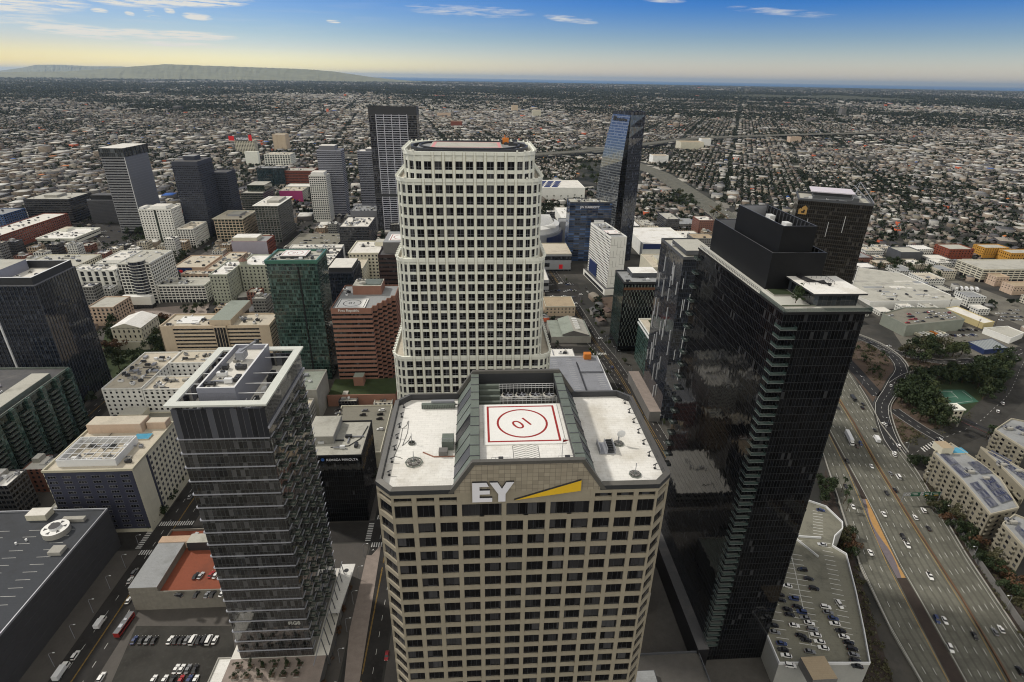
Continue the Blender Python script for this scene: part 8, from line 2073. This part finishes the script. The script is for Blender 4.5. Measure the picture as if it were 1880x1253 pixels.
for r0, r1, lx, ly, bw_, bd_ in bands:
    for side, ang_ in ((-1, R(8)), (1, R(-24))):
        n = int(r1*1.3/lx)
        I, J = np.meshgrid(np.arange(-n, n), np.arange(-int(r1*1.3/ly), int(r1*1.3/ly)), indexing='ij'); I = I.ravel(); J = J.ravel()
        street = (I % (bw_+1) == 0) | (J % (bd_+1) == 0)
        u = I*lx+G2.uniform(-.12, .12, len(I))*lx; v = J*ly+G2.uniform(-.12, .12, len(I))*ly
        c, s = math.cos(ang_), math.sin(ang_); x = u*c-v*s; y = u*s+v*c; r = np.hypot(x, y)
        fwline = np.interp(y, BA[0], BA[1]) if True else 0
        lim = np.where(y < 2300, fwline, 450+0.06*(y-2300))
        k = (y > 400) & (r > r0) & (r <= r1) & ((x > lim) if side > 0 else (x <= lim)) & infrust(x, y) & ~occmask(x, y)
        az_ = np.arctan2(x, y); coast = r > np.interp(az_, CAZ, CR)-300
        k &= ~coast
        x, y, street, r = x[k], y[k], street[k], r[k]
        com = lownoise(x, y, .0012, 3)+.55*np.exp(-(r/2100)**2)+(.18 if side < 0 else 0)*np.exp(-(r/3500)**2)+G2.normal(0, .22, len(x)) > .42
        bI, bJ = 3*(bw_+1), 4*(bd_+1); near = (I[k] % bI == 1) | (I[k] % bI == bI-1) | (J[k] % bJ == 1) | (J[k] % bJ == bJ-1); com = com | (near & (G2.random(len(x)) < .45))
        grn = np.clip(1+1.6*lownoise(x, y, .004, 11)+.9*lownoise(x, y, .013, 12), .15, 2.6)
        has = ~street & (G2.random(len(x)) < .88)
        f = np.where(com, G2.uniform(.7, 1.0, len(x))*np.where(G2.random(len(x)) < .25, 1.7, 1), G2.uniform(.42, .7, len(x)))
        hgt = np.where(com, G2.uniform(5, 10, len(x)), G2.uniform(4, 6.5, len(x)))*np.where((G2.random(len(x)) < .02) & com, G2.uniform(1.5, 2.8, len(x)), 1)*(1+r/17000*.5)
        roof = roofpal[np.where(com, G2.choice([0, 0, 1, 2, 2, 3, 7, 9, 4, 6], len(x)), G2.choice([1, 2, 3, 4, 5, 5, 6, 7, 8, 8], len(x)))]*G2.uniform(.62, 1.02, (len(x), 1))
        wall = wallpal[G2.integers(0, 6, len(x))]*G2.uniform(.35, .7, (len(x), 1))
        rare = G2.random(len(x)); roof[rare < .006] = (.03, .10, .35); roof[(rare > .006) & (rare < .012)] = (.45, .16, .05); wall[(rare > .012) & (rare < .02)] = (.5, .12, .06)
        m_ = has
        HB.append((x[m_], y[m_], lx*f[m_]/2, ly*f[m_]/2*G2.uniform(.7, 1.0, m_.sum()), hgt[m_], np.full(m_.sum(), ang_), roof[m_], wall[m_], ~com[m_] & (r[m_] < 4500) & (G2.random(m_.sum()) < .55)))
        nt_ = np.where(com, .55, 1.8)*np.where(street, 1.25, 1)*grn; cnt = G2.poisson(nt_)
        idx = np.repeat(np.arange(len(x)), cnt)
        tx, ty = x[idx]+G2.uniform(-.62, .62, len(idx))*lx, y[idx]+G2.uniform(-.62, .62, len(idx))*ly
        t_ok = ~occmask(tx, ty); sz = G2.uniform(2.6, 6.2, len(idx))*np.clip(lx/22, .9, 3.4)
        HT.append((tx[t_ok], ty[t_ok], sz[t_ok], r[idx][t_ok]))
sx_, sy_ = [], []
for X_, w_ in VS:
    for Y2 in np.arange(290, 1480, 13.0):
        for sd_ in (-1, 1):
            if G2.random() < .62: sx_.append(X_+sd_*(w_/2+2.2)); sy_.append(Y2+G2.uniform(-3, 3))
for Y2, w_ in HS[2:]:
    for X_ in np.arange(-900, 90, 14.0):
        if G2.random() < .5: sx_.append(X_+G2.uniform(-3, 3)); sy_.append(Y2+G2.choice((-1, 1))*(w_/2+2))
sx_, sy_ = np.array(sx_), np.array(sy_); ok_ = np.array([not any(a-1 < u_ < b+1 and c_-1 < v_ < d_+1 for a, b, c_, d_ in OCC) for u_, v_ in zip(sx_, sy_)])
HT.append((sx_[ok_], sy_[ok_], G2.uniform(2.2, 4.2, ok_.sum()), np.full(ok_.sum(), 1000.0)))
def quadmesh(name, V, F4, tone, mat):
    me = bpy.data.meshes.new(name); nv, nf = len(V), len(F4)
    me.vertices.add(nv); me.vertices.foreach_set('co', V.astype(np.float32).ravel())
    me.loops.add(nf*4); me.loops.foreach_set('vertex_index', F4.astype(np.int32).ravel())
    me.polygons.add(nf); me.polygons.foreach_set('loop_start', np.arange(0, nf*4, 4, dtype=np.int32)); 
    me.update(calc_edges=True)
    if tone is not None:
        at_ = me.attributes.new('tone', 'FLOAT_COLOR', 'FACE'); at_.data.foreach_set('color', np.concatenate([tone, np.ones((nf, 1))], 1).astype(np.float32).ravel())
    me.materials.append(MATS[mat]); return me
def cat_(k): return np.concatenate([h[k] for h in HB])
x, y, hx, hy, hh, an = [cat_(k) for k in range(6)]; roof, wall, gab = cat_(6), cat_(7), cat_(8)
c, s = np.cos(an), np.sin(an)
def corner(sx, sy, z): return np.stack([x+sx*hx*c-sy*hy*s, y+sx*hx*s+sy*hy*c, z], 1)
z0 = np.zeros_like(x); rid = np.where(gab, hh+1.9, hh+.001)
Vv = np.stack([corner(-1, -1, z0), corner(1, -1, z0), corner(1, 1, z0), corner(-1, 1, z0), corner(-1, -1, hh), corner(1, -1, hh), corner(1, 1, hh), corner(-1, 1, hh), corner(0, -1, rid), corner(0, 1, rid)], 1)
n = len(x); base = (np.arange(n)*10)[:, None]
FF = [(0, 1, 5, 4), (1, 2, 6, 5), (2, 3, 7, 6), (3, 0, 4, 7), (4, 8, 9, 7), (8, 5, 6, 9)]
F4 = np.concatenate([base+np.array(f)[None] for f in FF]); tone = np.concatenate([wall]*4+[roof]*2)
o = link('distant_houses', quadmesh('distant_houses', Vv.reshape(-1, 3), F4, tone, 'city_faces')); tag(o, 'endless carpet of low houses and flat roofed sheds covering the plain', 'houses', None, 'stuff')
tx, ty, ts, tr_ = [np.concatenate([h[k] for h in HT]) for k in range(4)]
far = tr_ > 4500
for sel, nq in ((~far, 11), (far, 6)):
    X, Y_, S = tx[sel], ty[sel], ts[sel]; n = len(X)
    cen = np.stack([X, Y_, S*.95], 1)[:, None, :]+G2.normal(0, .45, (n, nq, 3))*S[:, None, None]*np.array([1, 1, .75])
    a = G2.normal(0, 1, (n, nq, 3)); a /= np.linalg.norm(a, axis=2, keepdims=True); b = np.cross(a, G2.normal(0, 1, (n, nq, 3))); b /= np.linalg.norm(b, axis=2, keepdims=True)
    w = (S*(.62 if nq == 11 else .8))[:, None, None]*G2.uniform(.6, 1.2, (n, nq, 1))
    Vq = np.stack([cen-a*w, cen-b*w*.8, cen+a*w, cen+b*w*.8], 2).reshape(-1, 3); Vq[:, 2] = np.maximum(Vq[:, 2], .1)
    o = link('distant_trees' if nq == 11 else 'far_trees', quadmesh('distant_trees', Vq, np.arange(n*nq*4).reshape(-1, 4), None, 'leaf_city')); tag(o, 'dark garden trees scattered between the houses of the plain' if nq == 11 else 'far off specks of trees towards the horizon', 'trees', None, 'stuff')
o = link('shrubs', quadmesh('shrubs', SHRUB, np.arange(len(SHRUB)).reshape(-1, 4), None, 'leaf_olive')); tag(o, 'dark scrub and dry undergrowth on the banks beside the ramps and freeway', 'shrubs', None, 'stuff')
print('CITY', len(x), len(tx), 'fill', NF, 'trees', NTREE[0], 'cars', NCAR[0])

# ------------------------------------------------------------------ horizon: hills, sea
def hills(name, prof, dist, depth, mat, zero=0.0, seed=1):
    """ridge whose skyline rises at the given bearings (photo x, metres of height)"""
    r = random.Random(seed); px = np.linspace(prof[0][0], prof[-1][0], 160); hs = np.interp(px, [p[0] for p in prof], [p[1] for p in prof])
    mb = MB(); rows = []
    for k, (f, g) in enumerate(((-.30, 0), (-.2, .35), (-.12, .6), (-.05, .85), (0, 1), (.08, .85), (.25, 0))):
        row = []
        for i, p in enumerate(px):
            az = azel(p, 150)[0]; d = dist+depth*f*4+dist*.006*r.uniform(-1, 1); h = hs[i]*g*(1+(.05*r.uniform(-1, 1) if 0 < k < 4 else .012*r.uniform(-1, 1)))
            row.append((d*math.sin(az), d*math.cos(az), max(zero, h)))
        rows.append(row)
    for k in range(len(rows)-1):
        for i in range(len(px)-1): mb.face([rows[k][i], rows[k][i+1], rows[k+1][i+1], rows[k+1][i]], mat)
    structure(name, mb)
hills('hills', [(-200, 60), (0, 160), (120, 210), (200, 330), (270, 470), (310, 545), (345, 540), (400, 520), (470, 500), (560, 470), (610, 400), (650, 280), (690, 160), (740, 60), (800, 0)], 30000, 3500, 'hill_scrub')
hills('hills', [(-30, 0), (50, 380), (75, 560), (120, 600), (170, 540), (230, 570), (290, 420), (450, 0)], 52000, 3500, 'hill_scrub', seed=4)
hills('hills', [(1250, 0), (1320, 20), (1400, 45), (1470, 35), (1540, 60), (1600, 45), (1680, 30), (1740, 0)], 11500, 700, 'hill_dark', seed=6)
def seamat():
    m, nt, b = newmat('sea_water'); b.inputs['Base Color'].default_value = (.018, .115, .29, 1); b.inputs['Roughness'].default_value = .7; b.inputs['Specular IOR Level'].default_value = .05
    bmp = N(nt, 'ShaderNodeBump', ins={'Strength': .5}); nt.links.new(noise(nt, wpos(nt), .01, 3), bmp.inputs['Height']); nt.links.new(bmp.outputs[0], b.inputs['Normal'])
seamat()
mb = MB()
for i in range(len(C_)-1):
    a, b = C_[i], C_[i+1]; fa, fb = 140000/math.hypot(*a), 140000/math.hypot(*b)
    mb.face([(*a, 2), (*b, 2), (b[0]*fb, b[1]*fb, 2), (a[0]*fa, a[1]*fa, 2)], 'sea_water')
structure('sea', mb)
# haze over the plain: one box of even air
m = bpy.data.materials.new('haze_air'); m.use_nodes = True; nt = m.node_tree
for n_ in list(nt.nodes): nt.nodes.remove(n_)
vo = N(nt, 'ShaderNodeVolumePrincipled', ins={'Density': HAZE, 'Anisotropy': .35}); vo.inputs['Color'].default_value = (.66, .83, 1.0, 1)
oo = N(nt, 'ShaderNodeOutputMaterial'); nt.links.new(vo.outputs[0], oo.inputs['Volume']); m.cycles.homogeneous_volume = True if hasattr(m.cycles, 'homogeneous_volume') else None
MATS['haze_air'] = m
if HAZE > 0:
    mb = MB(); mb.box(-G-500, G+500, -3500, G+500, -1, 660, 'haze_air'); o = mb.build('haze'); o['kind'] = 'stuff'; o['label'] = 'thin blue haze lying over the far plain'; o['category'] = 'haze'
